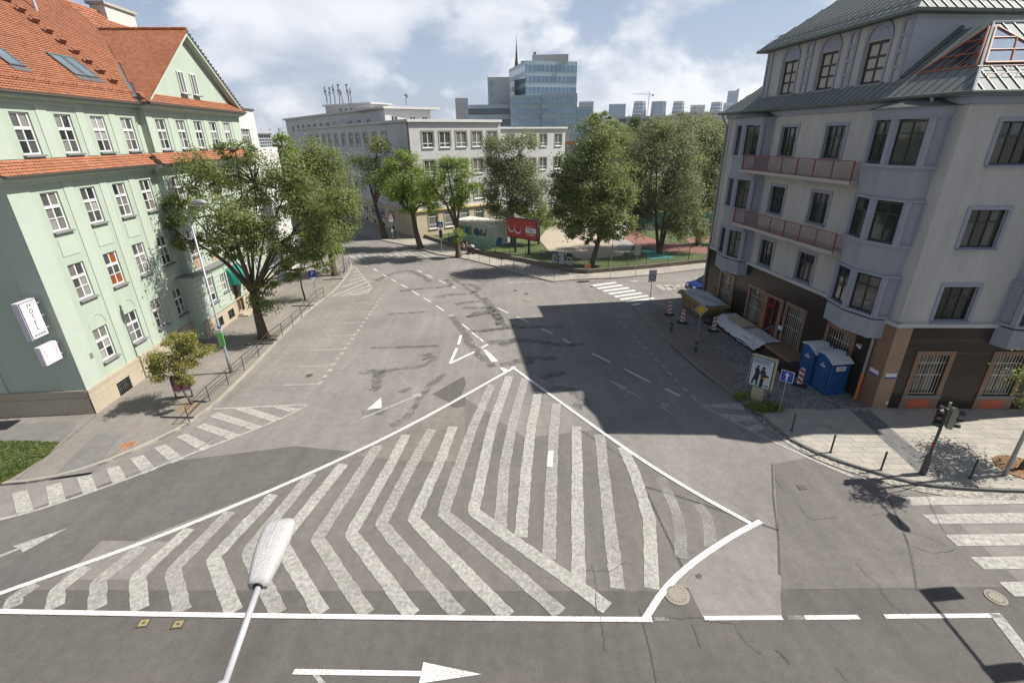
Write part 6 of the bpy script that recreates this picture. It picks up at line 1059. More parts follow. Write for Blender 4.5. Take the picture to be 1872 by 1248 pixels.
# bushes inside the park fence and ivy weeds
tree('bush', 'thin bushes on the low mound left of the sandy court', G(1015, 408, .3), [(1012, 398, 14, 8), (1028, 402, 10, 7), (1002, 390, 12, 9)], LF_B, .2, 2, (.05, .03), .4, clumps=8, cat='bush', zb=.3)
def weeds(label, pts, n, h):
    c0 = sum(pts, Vector()) / len(pts); t = thing('weed_clump', label, 'weeds', (c0.x, c0.y, .12)); Cs = []
    for p in pts: q = p - c0; Cs.append(np.column_stack([RNG.normal(q.x, .22, n), RNG.normal(q.y, .18, n), np.abs(RNG.normal(0, h, n)) + .03]))
    C_ = np.concatenate(Cs); obj('leaves', leaves_mesh('leaves', C_, np.tile([0, 0, .6], (len(C_), 1)), .11, LF_B), t)
weeds('green weeds growing round the advertising column foot', [G(1382, 750), G(1395, 752), G(1408, 751), G(1352, 730), G(1420, 753), G(1412, 748)], 260, .16)
# grass blades on the little lawn
n = 9000; xs = [p.x for p in gpoly]; ys = [p.y for p in gpoly]; P_ = np.column_stack([RNG.uniform(max(min(xs), -27), max(xs), n), RNG.uniform(min(ys), max(ys), n)]); P_ = np.array([p for p in P_ if inside(p, gpoly)]); gC = np.column_stack([P_, RNG.uniform(.15, .19, len(P_))])
struct(obj('grass', leaves_mesh('grass', gC, np.column_stack([RNG.normal(0, 1, (len(gC), 2)), np.full(len(gC), .2)]), .13, leafmat('leaf_grass', (.06, .10, .02), (.16, .18, .06), .3), .35)), 'stuff', 'short dry green grass on the left lawn')
# ================================================================ STREET FURNITURE, LEFT SIDE
M_STL = mat('steel_dark', (.055, .055, .06), .5, .15, 8, metal=.4); M_GALV = mat('galvanised', (.27, .28, .30), .45, .12, 6, metal=.4); M_SGB = mat('sign_back', (.30, .30, .31), .5, .1, metal=.3); M_BLU = mat('sign_blue', (.01, .05, .26), .4, .05); M_RED = mat('sign_red', (.36, .012, .015), .4, .05); M_YEL = mat('sign_yellow', (.62, .36, .01), .4, .05); M_SW = mat('sign_face_white', (.58, .58, .58), .4, .04); M_BLK = mat('black_plastic', (.022, .022, .024), .5, .1); M_RUB = mat('rubber', (.03, .03, .03), .85, .2)
def hgt_at(base, px, py): d = ray(px, py); t = math.hypot(base.x, base.y) / math.hypot(d.x, d.y); return CAMH + d.z * t
def railing(name, label, pxs, z0, h, rails, m, r=.022, group=None):
    P = [G(x, y, z0) for x, y in pxs]; t = thing(name, label, 'railing', P[0], group=group)
    pm = MB().tube([(0, 0, 0), (0, 0, h)], r * 1.15, 7).mesh('post', m)
    for p in P: obj('post', pm, t, p - P[0])
    for z in rails: MB().tube([p - P[0] + Vector((0, 0, z)) for p in P], r, 6).build('rail', m, t)
    return t
railing('pavement_railing', 'long dark two bar railing along the left kerb', [(347, 773), (384, 733), (418, 703), (447, 676), (474, 652), (496, 629), (517, 613), (536, 596), (552, 580), (566, 566), (580, 550), (593, 543)], .12, .98, (.95, .5), M_STL)
railing('pavement_railing', 'short dark railing by the far left kerb corner', [(622, 508), (629, 503), (635, 498), (640, 488)], .12, 1.05, (1.02, .55), M_STL)
railing('pavement_railing', 'dark railing along the park pavement in the centre', [(857, 474), (876, 478), (895, 483), (917, 487), (939, 493), (963, 499), (987, 505), (1013, 511)], .11, 1.1, (1.06,), M_STL)
# lamp post with the green banner
b = G(423, 681, .12); lp = thing('street_lamp', 'tall grey lamp post with a green banner on the left pavement', 'lamp post', b)
MB().tube([(0, 0, 0), (0, 0, 1.1), (0, 0, 1.15), (0, 0, 10.5)], [.1, .1, .075, .05], 10).build('pole', M_GALV, lp, smooth=True); MB().tube([(0, 0, 10.45), (.1, .1, 10.6), (.5, .05, 10.66)], .035, 8).build('arm', M_GALV, lp)
hd = MB().tube([(.35, .05, 10.66), (.5, .05, 10.7), (.9, .05, 10.7), (1.15, .05, 10.66)], [.06, .14, .16, .07], 10); o = hd.build('lamp_head', M_SGB, lp, smooth=True); o.scale = (1, 1, 1); MB().box(.5, 1.0, -.05, .15, 10.52, 10.56).build('lens', mat('lens', (.5, .5, .48), .3), lp)
MB().box(-.19, .19, -.15, -.11, 1.95, 2.85).build('banner', mat('banner_green', (.16, .52, .14), .5, .05), lp); MB().box(-.17, .17, -.15, -.11, 2.9, 3.05).build('banner_top', M_SW, lp); MB().tube([(0, 0, 3.1), (0, 0, 3.25)], .1, 10).build('band', M_BLU, lp)
b = G(631, 497, .12); l2p = thing('street_lamp', 'slim grey lamp post rising through the far left trees', 'lamp post', b); MB().tube([(0, 0, 0), (0, 0, 8.6)], [.09, .05], 8).build('pole', M_GALV, l2p); MB().tube([(0, 0, 8.55), (.9, 0, 8.9)], .03, 6).build('arm', M_GALV, l2p); MB().tube([(.8, 0, 8.86), (1.0, 0, 8.92), (1.5, 0, 8.95)], [.05, .12, .05], 8).build('lamp_head', M_SGB, l2p)
def sign_post(name, label, base_px, z0, h, rz=0.0, r=.028, m=None):
    b_ = G(base_px[0], base_px[1], z0); t = thing(name, label, 'sign', b_, rz); MB().tube([(0, 0, 0), (0, 0, h)], r, 8).build('pole', m or M_GALV, t); return t
def plate(parent, w, h, z, m, nm='plate', y=-.035, x=0.0, back=True, pts=None):
    q = MB(); q.extr(pts or [(x - w / 2, z), (x + w / 2, z), (x + w / 2, z + h), (x - w / 2, z + h)], 'y', y - .012, y); return q.build(nm, m, parent)
def disc(cx, cz, r, n=20): return [(cx + r * math.cos(2 * math.pi * k / n), cz + r * math.sin(2 * math.pi * k / n)) for k in range(n)]
t = sign_post('parking_sign', 'blue and white parking sign beside the young tree', (580, 551), .12, 3.0, R_(20)); plate(t, .62, .62, 2.35, M_BLU); obj('letter', stand(text_mesh('P', .55, M_SW)), t, (0, -.05, 2.66)); plate(t, .5, .4, 1.9, M_SW, 'sub_plate')
t = sign_post('warning_sign', 'red triangle warning sign with white plate by the school trees', (719, 440), .11, 4.1, R_(15)); plate(t, 0, 0, 0, M_RED, pts=[(-.5, 3.2), (.5, 3.2), (0, 4.05)]); plate(t, 0, 0, 0, M_SW, 'triangle_face', -.048, pts=[(-.34, 3.29), (.34, 3.29), (0, 3.86)]); plate(t, .06, .3, 3.38, M_BLK, 'symbol', -.06); plate(t, .62, .4, 2.75, M_SW, 'sub_plate'); plate(t, .3, .35, 1.3, M_SW, 'sticker')
t = sign_post('crossing_sign', 'blue pedestrian crossing sign above a dark box by the zebra', (808, 461), .11, 4.0, R_(12), .05); plate(t, .72, .72, 3.2, M_BLU); plate(t, 0, 0, 0, M_SW, 'triangle_face', -.05, pts=[(-.25, 3.32), (.25, 3.32), (0, 3.8)]); plate(t, .1, .25, 3.36, M_BLK, 'symbol', -.062); MB().box(-.2, .2, -.2, .05, 1.9, 2.9).build('signal_box', M_BLK, t)
t = sign_post('grey_sign_back', 'small grey post near the zebra with a thin bar', (729, 443), .11, 1.1); plate(t, .1, .1, 1.0, M_SGB)
# info stand behind the small tree
b = G(338, 727, .12); t = thing('info_stand', 'wine red double information panel behind the small tree', 'sign', b, R_(25)); mp_ = mat('panel_wine', (.115, .045, .055), .5, .12)
for s in (-1, 1): o = MB().box(-.42, .42, -.02, .02, .55, 1.45).build('panel', mp_, t, (0, .1 * s, 0)); MB().box(-.42, .42, -.026, .026, .45, .55).build('footer', M_SGB, o)
for x in (-.4, .4): MB().box(x - .02, x + .02, -.12, .12, 0, 1.4).build('leg', M_STL, t)
for i, (a, c, lab) in enumerate((((294, 763), (355, 764), 'low black edging in front of the small tree'), ((448, 631), (500, 628), 'low black edging in front of the big forked tree'), ((533, 560), (575, 559), 'low black edging by the young tree'), ((591, 512), (627, 510), 'low black edging in front of the far kerb tree'), ((353, 734), (378, 735), 'short black edging beside the railing by the small tree'), ((323, 727), (337, 727), 'tiny black edging behind the small tree'))):
    p, q = G(*a, .12), G(*c, .12); t = thing('tree_pit_edge', lab, 'edging', p); d = q - p; n = max(2, int(d.length / .5))
    for k in range(n): MB().box(.01, d.length / n - .01, -.035, .035, 0, .07).build('block', M_BLK, t, d * (k / n), math.atan2(d.y, d.x))
# ================================================================ CENTRE
c_ = at(953.5, 418, 60.2); bb = thing('billboard', 'red billboard with two white crescents on a post behind the park fence', 'billboard', (c_.x, c_.y, .3), R_(-44)); W2, ZB, ZT = 2.55, c_.z - 1.27, c_.z + 1.23
MB().box(-W2, W2, -.02, .22, ZB - .3, ZT - .3).build('case', M_BLK, bb); M_BRED = mat('poster_red', (.36, .045, .04), .5, .05); MB().box(-W2 + .1, W2 - .1, -.03, -.02, ZB - .2, ZT - .4).build('poster', M_BRED, bb); zc = (ZB + ZT) / 2 - .3
def crescent(cx, cz, r):
    o_ = [(cx + r * math.cos(a), cz + r * math.sin(a)) for a in np.linspace(R_(160), R_(395), 18)]; i_ = [(cx + .03 + r * .92 * math.cos(a), cz + .16 + r * .98 * math.sin(a)) for a in np.linspace(R_(395), R_(160), 18)]
    q = MB()
    for k in range(17): q.extr([o_[k], o_[k + 1], i_[16 - k], i_[17 - k]], 'y', -.038, -.03)
    return q
for cx, cz in ((-1.72, -.05), (-.62, -.15)): crescent(cx, zc + cz, .56).build('crescent', M_SW, bb)
plate(bb, 1.75, .62, zc - .38, M_SW, 'white_label', -.03, 1.55); plate(bb, .9, .12, zc - .05, mat('label_blue', (.20, .33, .40), .5), 'label_print', -.042, 1.3); plate(bb, .5, .1, zc - .22, M_AER, 'label_print', -.042, 1.7)
for x, w_, z in ((1.35, 1.1, .42), (1.3, .9, .27)): plate(bb, w_, .07, zc + z, mat('print_pink', (.5, .28, .26), .5), 'text_line', -.03, x)
for k in range(9): plate(bb, .1, .15, zc - .66, M_SW, 'digit_mark', -.03, .95 + k * .15)
for x in (.95, -1.4): MB().box(x - .13, x + .13, .22, .42, -.2, ZT - .8).build('post', M_BLK, bb)
MB().tube([(.7, .4, ZB - .2), (.2, 1.3, 0)], .06, 6).build('brace', M_BLK, bb)
t = sign_post('orange_notice', 'small orange notice on two short posts in front of the park wall', (1071, 505), .11, 1.0); MB().tube([(.25, 0, 0), (.25, 0, 1.0)], .028, 8).build('pole', M_GALV, t); MB().box(-.18, .46, -.05, -.02, .85, 1.38).build('plate', mat('notice_frame', (.42, .25, .17), .5), t); MB().box(-.08, .4, -.056, -.05, .93, 1.3).build('face', mat('notice_orange', (.55, .15, .02), .5), t)
t = sign_post('turned_sign', 'grey sign seen edge on upon a tall post by the side street', (1115, 511), .11, 3.9, R_(88)); plate(t, .6, 1.35, 2.3, M_SGB)
t = sign_post('sign_back', 'grey back of a square sign on a post by the side street', (1161, 506), .11, 3.35, R_(6)); plate(t, .66, 1.0, 2.35, M_SGB)
t = sign_post('speed_zone_sign', 'white 30 zone sign on a slim post at the zebra', (1186, 569), .12, 3.55, R_(4)); plate(t, .66, 1.02, 2.6, M_SW); q = MB(); ring = disc(0, 3.02, .27, 24); inn = disc(0, 3.02, .2, 24)
for k in range(24): q.extr([ring[k], ring[(k + 1) % 24], inn[(k + 1) % 24], inn[k]], 'y', -.055, -.047)
q.build('ring', mat('ring_maroon', (.10, .02, .03), .5), t); obj('number', stand(text_mesh('30', .24, M_BLK)), t, (0, -.052, 3.02)); obj('letter', stand(text_mesh('ZÓNA', .16, mat('zone_red', (.3, .05, .06), .5))), t, (0, -.052, 3.43))
# people and a pram by the fence
def person(label, p, rz, shirt, short, hair, height=1.72):
    t = thing('person', label, 'person', p, rz); s = height / 1.75
    J = {'pel': (0, 0, .95), 'bel': (0, 0, 1.1), 'che': (0, -.02, 1.35), 'nek': (0, 0, 1.5), 'hed': (0, -.02, 1.62), 'top': (0, 0, 1.72)}; E_ = [('pel', 'bel'), ('bel', 'che'), ('che', 'nek'), ('nek', 'hed'), ('hed', 'top')]; R2 = {'pel': .15, 'bel': .13, 'che': .155, 'nek': .055, 'hed': .095, 'top': .07}
    for a, sg, f in (('l', -1, .12), ('r', 1, -.14)):
        for nme, co, rr in (('hip', (.09 * sg, 0, .9), .095), ('kne', (.1 * sg, -f * .8, .5), .065), ('ank', (.1 * sg, f * .6 * -1 + .03, .09), .045), ('toe', (.1 * sg, f * -.6 - .12, .04), .035), ('sho', (.19 * sg, 0, 1.42), .06), ('elb', (.25 * sg, f * .6, 1.15), .045), ('wri', (.24 * sg, f * 1.1 - .08, .93), .032), ('han', (.24 * sg, f * 1.2 - .1, .84), .035)): J[nme + a] = co; R2[nme + a] = rr
        E_ += [('pel', 'hip' + a), ('hip' + a, 'kne' + a), ('kne' + a, 'ank' + a), ('ank' + a, 'toe' + a), ('che', 'sho' + a), ('sho' + a, 'elb' + a), ('elb' + a, 'wri' + a), ('wri' + a, 'han' + a)]
    def skin(name, keys, mul, m):
        ks = [k for k in J if k in keys]; me = bpy.data.meshes.new(name); me.from_pydata([tuple(c * s for c in J[k]) for k in ks], [(ks.index(a), ks.index(b_)) for a, b_ in E_ if a in keys and b_ in keys], []); o = obj(name, me, t); me.materials.append(m); sk = o.modifiers.new('skin', 'SKIN')
        for i, k in enumerate(ks): me.skin_vertices[0].data[i].radius = (R2[k] * mul * s, R2[k] * mul * s * .85)
        me.skin_vertices[0].data[0].use_root = True; o.modifiers.new('sub', 'SUBSURF').levels = 1; o.modifiers['sub'].render_levels = 1; return o
    skin('body', set(J), 1, mat('skin', (.42, .26, .18), .6, .05)); skin('shirt', {'bel', 'che', 'shol', 'shor', 'elbl', 'elbr'}, 1.13, shirt); skin('shorts', {'pel', 'hipl', 'hipr', 'knel', 'kner'}, 1.14, short)
    MB().lathe([(.01, 1.6), (.1, 1.61), (.115, 1.68), (.09, 1.76), (.01, 1.79)], 10).build('hair', hair, t, (0, .015, 0)); return t
person('person in pale violet top and dark shorts walking by the park fence', G(847, 466, .11), R_(-20), mat('shirt_violet', (.30, .27, .42), .8), mat('shorts_navy', (.02, .022, .05), .8), M_BLK)
person('person in dark red top walking behind another by the park fence', G(854, 463.5, .11), R_(160), mat('shirt_red', (.14, .03, .035), .8), mat('shorts_grey', (.2, .19, .18), .8), mat('hair_brown', (.08, .045, .025), .8), 1.62)
b = G(862, 464, .11); pm_ = thing('pram', 'dark pram with a pale hood standing by the park fence', 'pram', b, R_(-30))
MB().extr([(-.4, .45), (.35, .45), (.45, .8), (-.45, .8)], 'y', -.22, .22).build('basket', M_BLK, pm_); q = MB()
for k in range(6):
    a0, a1 = R_(15 + 22 * k), R_(15 + 22 * (k + 1)); q.extr([(0, .78), (.45 * math.cos(a0), .78 + .4 * math.sin(a0)), (.45 * math.cos(a1), .78 + .4 * math.sin(a1))], 'y', -.23, .23)
q.build('hood', mat('hood_grey', (.25, .25, .27), .8), pm_)
for x in (-.35, .35):
    for y in (-.25, .25): w_ = MB().lathe([(.05, -.02), (.17, -.03), (.17, .03), (.05, .02)], 12).build('wheel', M_RUB, pm_, (x, y, .17)); w_.rotation_euler = (math.pi / 2, 0, 0)
for y in (-.2, .2): MB().tube([(-.35, y, .2), (.1, y, .5), (-.7, y, 1.0)], .015, 5).build('strut', M_GALV, pm_)
MB().tube([(-.7, -.2, 1.0), (-.7, .2, 1.0)], .018, 6).build('handle', M_BLK, pm_)
# ================================================================ RIGHT SIDE
# blue car behind the corner building
def car(label, loc, rz, paint):
    t = thing('parked_car', label, 'car', loc, rz); L2 = 2.05
    prof = [(-2.05, .32), (-2.08, .55), (-2.0, .82), (-1.1, .95), (-.45, 1.42), (.2, 1.5), (1.1, 1.46), (1.75, 1.1), (2.02, .95), (2.08, .6), (2.02, .3)]
    b = MB(); n = len(prof)
    for y, k in ((-.80, .0), (-.84, .02), (.84, .02), (.80, .0)):
        for x, z in prof: b.v.append((x * (1 if abs(y) < .83 else .99), y * (.78 if z > 1.2 else 1), z))
    for r in range(3):
        for i in range(n - 1): b.f.append((r * n + i, r * n + i + 1, (r + 1) * n + i + 1, (r + 1) * n + i))
        b.f.append((r * n + n - 1, r * n, (r + 1) * n, (r + 1) * n + n - 1))
    b.f.append(tuple(range(n - 1, -1, -1))); b.f.append(tuple(range(3 * n, 4 * n))); o = b.build('body', paint, t); bevel(o, .05, 2)
    MB().add([(-1.08, -.72, .98), (-1.08, .72, .98), (-.5, .6, 1.41), (-.5, -.6, 1.41)], [(0, 1, 2, 3)]).build('windscreen', GL_D, t, (-.02, 0, .015)); MB().add([(1.72, -.7, 1.13), (1.72, .7, 1.13), (1.15, .6, 1.45), (1.15, -.6, 1.45)], [(3, 2, 1, 0)]).build('rear_window', GL_D, t, (.03, 0, .015))
    for s in (-1, 1):
        MB().add([(-.85, .83 * s, .98), (1.4, .83 * s, 1.0), (1.0, .665 * s, 1.4), (-.42, .665 * s, 1.37)], [(0, 1, 2, 3) if s < 0 else (3, 2, 1, 0)]).build('side_window', GL_D, t, (0, .02 * s, 0))
        MB().box(-2.09, -1.9, s * .5 - .16, s * .5 + .16, .62, .78).build('headlight', mat('lamp_clear', (.5, .5, .52), .15), t); MB().box(1.93, 2.1, s * .62 - .12, s * .62 + .12, .72, .95).build('tail_light', mat('lamp_red', (.3, .01, .01), .2), t); MB().box(-.75, -.55, s * .84, s * .98, .98, 1.1).build('mirror', paint, t)
        for x in (-1.28, 1.28):
            w_ = MB().lathe([(.12, -.1), (.31, -.1), (.33, -.05), (.33, .05), (.31, .1), (.12, .1)], 18).build('wheel', M_RUB, t, (x, s * .76, .33)); w_.rotation_euler = (math.pi / 2, 0, 0); r = MB().lathe([(.02, -.09), (.19, -.11), (.2, .11), (.02, .09)], 12).build('rim', M_GALV, w_)
    MB().box(-2.11, -2.08, -.26, .26, .42, .53).build('number_plate', M_SW, t); t.scale = (1.13, 1.13, 1.13); return t
cp0 = G(1264, 543); car('dark blue car half hidden behind the grey corner building', (cp0.x + 2.35, cp0.y + 1.35, 0), R_(14), mat('car_blue', (.006, .018, .12), .2, .05, spec=.8))
# skip with a sheet
def inset_pts(x0, x1, y0, y1): return [(x0, y0), (x1, y0), (x1, y1), (x0, y1)]
M_SKIP = mat('skip_ochre', (.23, .17, .075), .7, .25, 4, .2, 20, stain=.3, sscale=1.0); M_SHT = mat('sheet_white', (.42, .42, .42), .7, .12, 3, .4, 6, stain=.2)
sp0 = fpt(FF, -18.2, -2.75); sk = thing('skip_container', 'ochre skip covered with a grey white sheet beside the barriers', 'skip', sp0 + Vector((0, 0, .12)), FF[1])
q = MB(); q.add([(.75, .2, .1), (3.9, .2, .1), (3.9, 1.75, .1), (.75, 1.75, .1), (0, 0, 1.25), (4.6, 0, 1.25), (4.6, 1.95, 1.25), (0, 1.95, 1.25)], [(3, 2, 1, 0), (0, 1, 5, 4), (1, 2, 6, 5), (2, 3, 7, 6), (3, 0, 4, 7), (4, 5, 6, 7)]); q.build('body', M_SKIP, sk)
for x in (.9, 1.8, 2.7, 3.6): MB().add([(x, .14, .12), (x + .09, .14, .12), (x + .09, -.06, 1.2), (x, -.06, 1.2), (x, .25, .12), (x + .09, .25, .12), (x + .09, .05, 1.2), (x, .05, 1.2)], [(0, 1, 2, 3), (0, 3, 7, 4), (1, 5, 6, 2)]).build('rib', M_SKIP, sk)
q = MB().box(-.04, 4.64, -.08, .0, 1.17, 1.29); q.box(-.04, 4.64, 1.95, 2.03, 1.17, 1.29); q.box(-.08, -.0, -.08, 2.03, 1.17, 1.29); q.box(4.6, 4.68, -.08, 2.03, 1.17, 1.29); q.build('rim', M_SKIP, sk)
def wavy(x0, x1, y0, y1, zf, nx=30, ny=16, amp=.03, edge=.0):
    q = MB()
    for i in range(nx + 1):
        for j in range(ny + 1):
            x = x0 + (x1 - x0) * i / nx; y = y0 + (y1 - y0) * j / ny; e = edge * (math.sin(i * .9) + math.sin(i * 2.3 + 1)) * (1 if j in (0,) else 0); q.v.append((x + edge * math.sin(j * 1.7) * (i in (0, nx)), y + e, zf(x, y) + amp * (math.sin(x * 3.1 + y * 2) + math.sin(x * 1.3 - y * 4.2 + 1) + random.uniform(-.6, .6))))
    for i in range(nx):
        for j in range(ny): a = i * (ny + 1) + j; q.f.append((a, a + ny + 1, a + ny + 2, a + 1))
    return q
wavy(.05, 4.55, .0, 1.95, lambda x, y: 1.34, 24, 12, .035).build('cover_sheet', M_SHT, sk, smooth=True)
# terrace with steps, tarpaulin and board
tr_ = thing('stair_terrace', 'dark granite steps and terrace at the red door of the grey building', 'steps', fpt(FF, -8.5, -1.0, .12))
for k, (o_, z) in enumerate(((1.45, .62), (1.8, .42), (2.15, .22))): fbox(tr_, FF, 'step', M_GRA if k else M_BRN, (-13.0, -4.6, -o_, -.05, 0 if k else .0, z)); 
fmesh(tr_, FF, 'cheek_wall', M_GRA, MB().prism([(-4.6, -2.3), (-4.0, -2.0), (-3.75, -1.2), (-4.0, -.06), (-4.6, -.06)], 0, .72))
for o in [c for c in bpy.data.objects if c.parent == tr_]: o.location.z = 0.0
tp = thing('tarpaulin', 'white crumpled tarpaulin spread over the steps', 'tarpaulin', fpt(FF, -10.2, -1.2, .12)); zf = lambda x, y: (.70 if y > -1.4 else max(.24, .70 - (-1.4 - y) * .62)) + .05 * math.sin(x * .9 + .5) ; tpm = wavy(-13.4, -7.6, -2.25, -.25, zf, 48, 22, .014, .05); fmesh(tp, FF, 'sheet', mat('tarp_white', (.50, .51, .52), .55, .08, 3, .3, 8), tpm).location.z = 0
pb = thing('plywood_board', 'pale plywood board lying on the white tarpaulin', 'board', fpt(FF, -11.2, -1.0, .93), FF[1] + .06); MB().box(-1.2, .9, -.55, .55, 0, .025).build('sheet', mat('plywood', (.44, .37, .26), .7, .1, 2, stretch=(1, 8, 1)), pb)
hr_ = thing('handrail', 'thin grey handrail standing on the steps by the door', 'handrail', fpt(FF, -8.0, -1.4, .12), FF[1])
for x, y, h in ((-.0, -.65, 1.25), (0, .55, 1.75)): MB().tube([(x, y, .1), (x, y, h)], .02, 6).build('post', M_GALV, hr_)
MB().tube([(0, -.65, 1.25), (0, .55, 1.75)], .022, 6).build('rail', M_GALV, hr_)
bg_ = thing('rubble_bag', 'black rubble bag lying under the end of the tarpaulin', 'bag', fpt(FF, -13.4, -2.35, .12)); q = MB()
q.lathe([(.05, 0), (.42, .03), (.5, .2), (.42, .42), (.2, .55), (.04, .57)], 12); o = q.build('bag', M_BLK, bg_, smooth=True)
for v in o.data.vertices: v.co += Vector((random.uniform(-.05, .05), random.uniform(-.05, .05), random.uniform(-.03, .03)))
# warning beacons
def beacon(px, py, label, rz, flip=1):
    b_ = G(px, py, .12); t = thing('warning_beacon', label, 'beacon', b_, rz, 'red and white warning beacons'); MB().prism([(-.38, -.18), (.38, -.18), (.42, 0), (.38, .18), (-.38, .18), (-.42, 0)], 0, .11).build('foot', M_RUB, t); MB().box(-.03, .03, .0, .04, .1, 1.12).build('upright', M_GALV, t)
    bevel(MB().box(-.14, .14, -.045, 0, .16, 1.16).build('board', M_SW, t), .02); zz = .2
    for k in range(3):
        z = .22 + k * .32; q = MB(); p_ = [(-.12, z), (-.12, z + .16), (.12, z + .30), (.12, z + .14)] if flip > 0 else [(.12, z), (.12, z + .16), (-.12, z + .30), (-.12, z + .14)]; q.extr(p_, 'y', -.05, -.045); q.build('red_stripe', M_RED, t)
    MB().tube([(0, -.02, 1.16), (0, -.02, 1.24)], .025, 6).build('lamp_stub', M_SW, t)
beacon(1223, 576, 'warning beacon nearest the zebra', R_(-14)); beacon(1247, 591, 'warning beacon in front of the ochre skip', R_(-22), -1); beacon(1304, 606, 'warning beacon at the end of the white tarpaulin', R_(-10)); beacon(1460, 705, 'warning beacon leaning beside the blue toilets', R_(-32), -1)
for px, py, lab in ((1226, 607, 'stout dark bollard on the setts near the skip'), (1271, 643, 'stout dark bollard at the foot of the yellow diamond sign'), (1401, 743, 'stout dark bollard behind the weeds at the advertising column')):
    b_ = G(px, py, .12); t = thing('stout_bollard', lab, 'bollard', b_, group='stout bollards on the setts'); MB().lathe([(.12, 0), (.11, .05), (.09, .08), (.09, .62), (.105, .64), (.105, .7), (.08, .78), (.03, .8)], 14).build('shaft', mat('bollard_iron', (.05, .05, .052), .6, .2), t, smooth=True); MB().lathe([(.094, .5), (.094, .56)], 14).build('band', M_SGB, t)
for i, (px, py) in enumerate(((1447, 787), (1518, 827), (1610, 859), (1773, 874))):
    b_ = G(px, py, .12); t = thing('slim_bollard', ('slim dark bollard nearest the weeds on the pale pavement', 'second slim bollard from the weeds on the pale pavement', 'slim bollard left of the traffic light', 'slim bollard right of the traffic light')[i], 'bollard', b_, group='slim bollards along the pale pavement'); MB().lathe([(.055, 0), (.055, .01), (.04, .02), (.04, .97), (.03, 1.0)], 12).build('post', M_STL, t); MB().lathe([(.075, 0), (.075, .012), (.04, .015)], 12).build('base_plate', M_STL, t)
# yellow diamond priority sign
t = sign_post('priority_sign', 'yellow diamond priority sign on a slim post', (1271, 641), .12, 3.35, R_(-8)); cz = 3.05
plate(t, 0, 0, 0, M_SW, pts=[(0, cz - .42), (.42, cz), (0, cz + .42), (-.42, cz)]); plate(t, 0, 0, 0, M_YEL, 'yellow_face', -.048, pts=[(0, cz - .30), (.30, cz), (0, cz + .30), (-.30, cz)]); plate(t, 0, 0, 0, M_BLK, 'outline', -.044, pts=[(0, cz - .36), (.36, cz), (0, cz + .36), (-.36, cz)])
# one way sign
t = sign_post('one_way_sign', 'blue sign with a white arrow on a slim post by the advertising column', (1423, 756), .12, 2.45, R_(-42)); plate(t, .62, .62, 1.95, M_SW); plate(t, .56, .56, 1.98, M_BLU, 'blue_face', -.048); plate(t, .08, .3, 2.05, M_SW, 'arrow', -.06); plate(t, 0, 0, 0, M_SW, 'arrow', -.06, pts=[(-.13, 2.32), (.13, 2.32), (0, 2.48)])
# advertising column
pl_, pr_ = G(1381, 646, 2.55), G(1420, 657, 2.55); ang = math.atan2((pr_ - pl_).y, (pr_ - pl_).x); b_ = G(1383, 729, .12); ad_ = thing('advert_column', 'cream lit advertising column showing two dark figures', 'advertising', b_, ang); M_CRM = mat('case_cream', (.40, .37, .25), .5, .08)
MB().box(-.3, .3, -.14, .14, 0, .8).build('foot', M_CRM, ad_); o = MB().box(-.66, .66, -.15, .15, .75, 2.65).build('case', M_CRM, ad_); bevel(o, .07, 3); MB().box(-.6, .6, -.158, -.148, .81, 2.59).build('gasket', M_BLK, ad_); MB().box(-.545, .545, -.166, -.156, .86, 2.54).build('poster', mat('poster_white', (.46, .50, .54), .3, .04), ad_)
def sil(pts, m=M_INK, y=-.174, nm='figure'): q = MB(); q.extr(pts, 'y', y, -.166); q.build(nm, m, ad_)
sil([(-.42, .95), (-.34, .95), (-.3, 1.2), (-.2, 1.2), (-.18, .93), (-.1, .93), (-.09, 1.3), (-.06, 1.7), (-.12, 1.95), (-.3, 1.95), (-.36, 1.85), (-.3, 1.75), (-.32, 1.5), (-.4, 1.2)]); sil(disc(-.2, 2.04, .075, 10))
sil([(.0, .9), (.14, .86), (.18, 1.0), (.2, 1.3), (.24, 1.5), (.42, 1.54), (.44, 1.62), (.26, 1.66), (.22, 1.85), (.14, 1.93), (-.02, 1.9), (-.06, 1.7), (.02, 1.55), (.02, 1.2)]); sil(disc(.1, 2.02, .09, 10)); sil([(.12, 1.4), (.38, 1.4), (.38, 1.48), (.12, 1.48)], M_YEL, -.178, 'yellow_strip'); sil([(.0, 1.62), (.12, 1.58), (.16, 1.75), (.04, 1.8)], mat('print_brown', (.12, .05, .03), .6), -.178, 'held_shape')
for k, (w_, z) in enumerate(((.95, 2.43), (.8, 2.35), (.85, 2.27), (.9, 2.19))): MB().box(-.5, -.5 + w_, -.17, -.166, z, z + (.045 if k < 3 else .02)).build('text_line', mat('print_slate', (.10, .12, .2), .6), ad_)
MB().box(.1, .3, -.17, -.166, .98, 1.03).build('text_line', M_INK, ad_); MB().box(.34, .48, -.17, -.166, .95, 1.07).build('crest', mat('print_olive', (.22, .22, .1), .6), ad_)
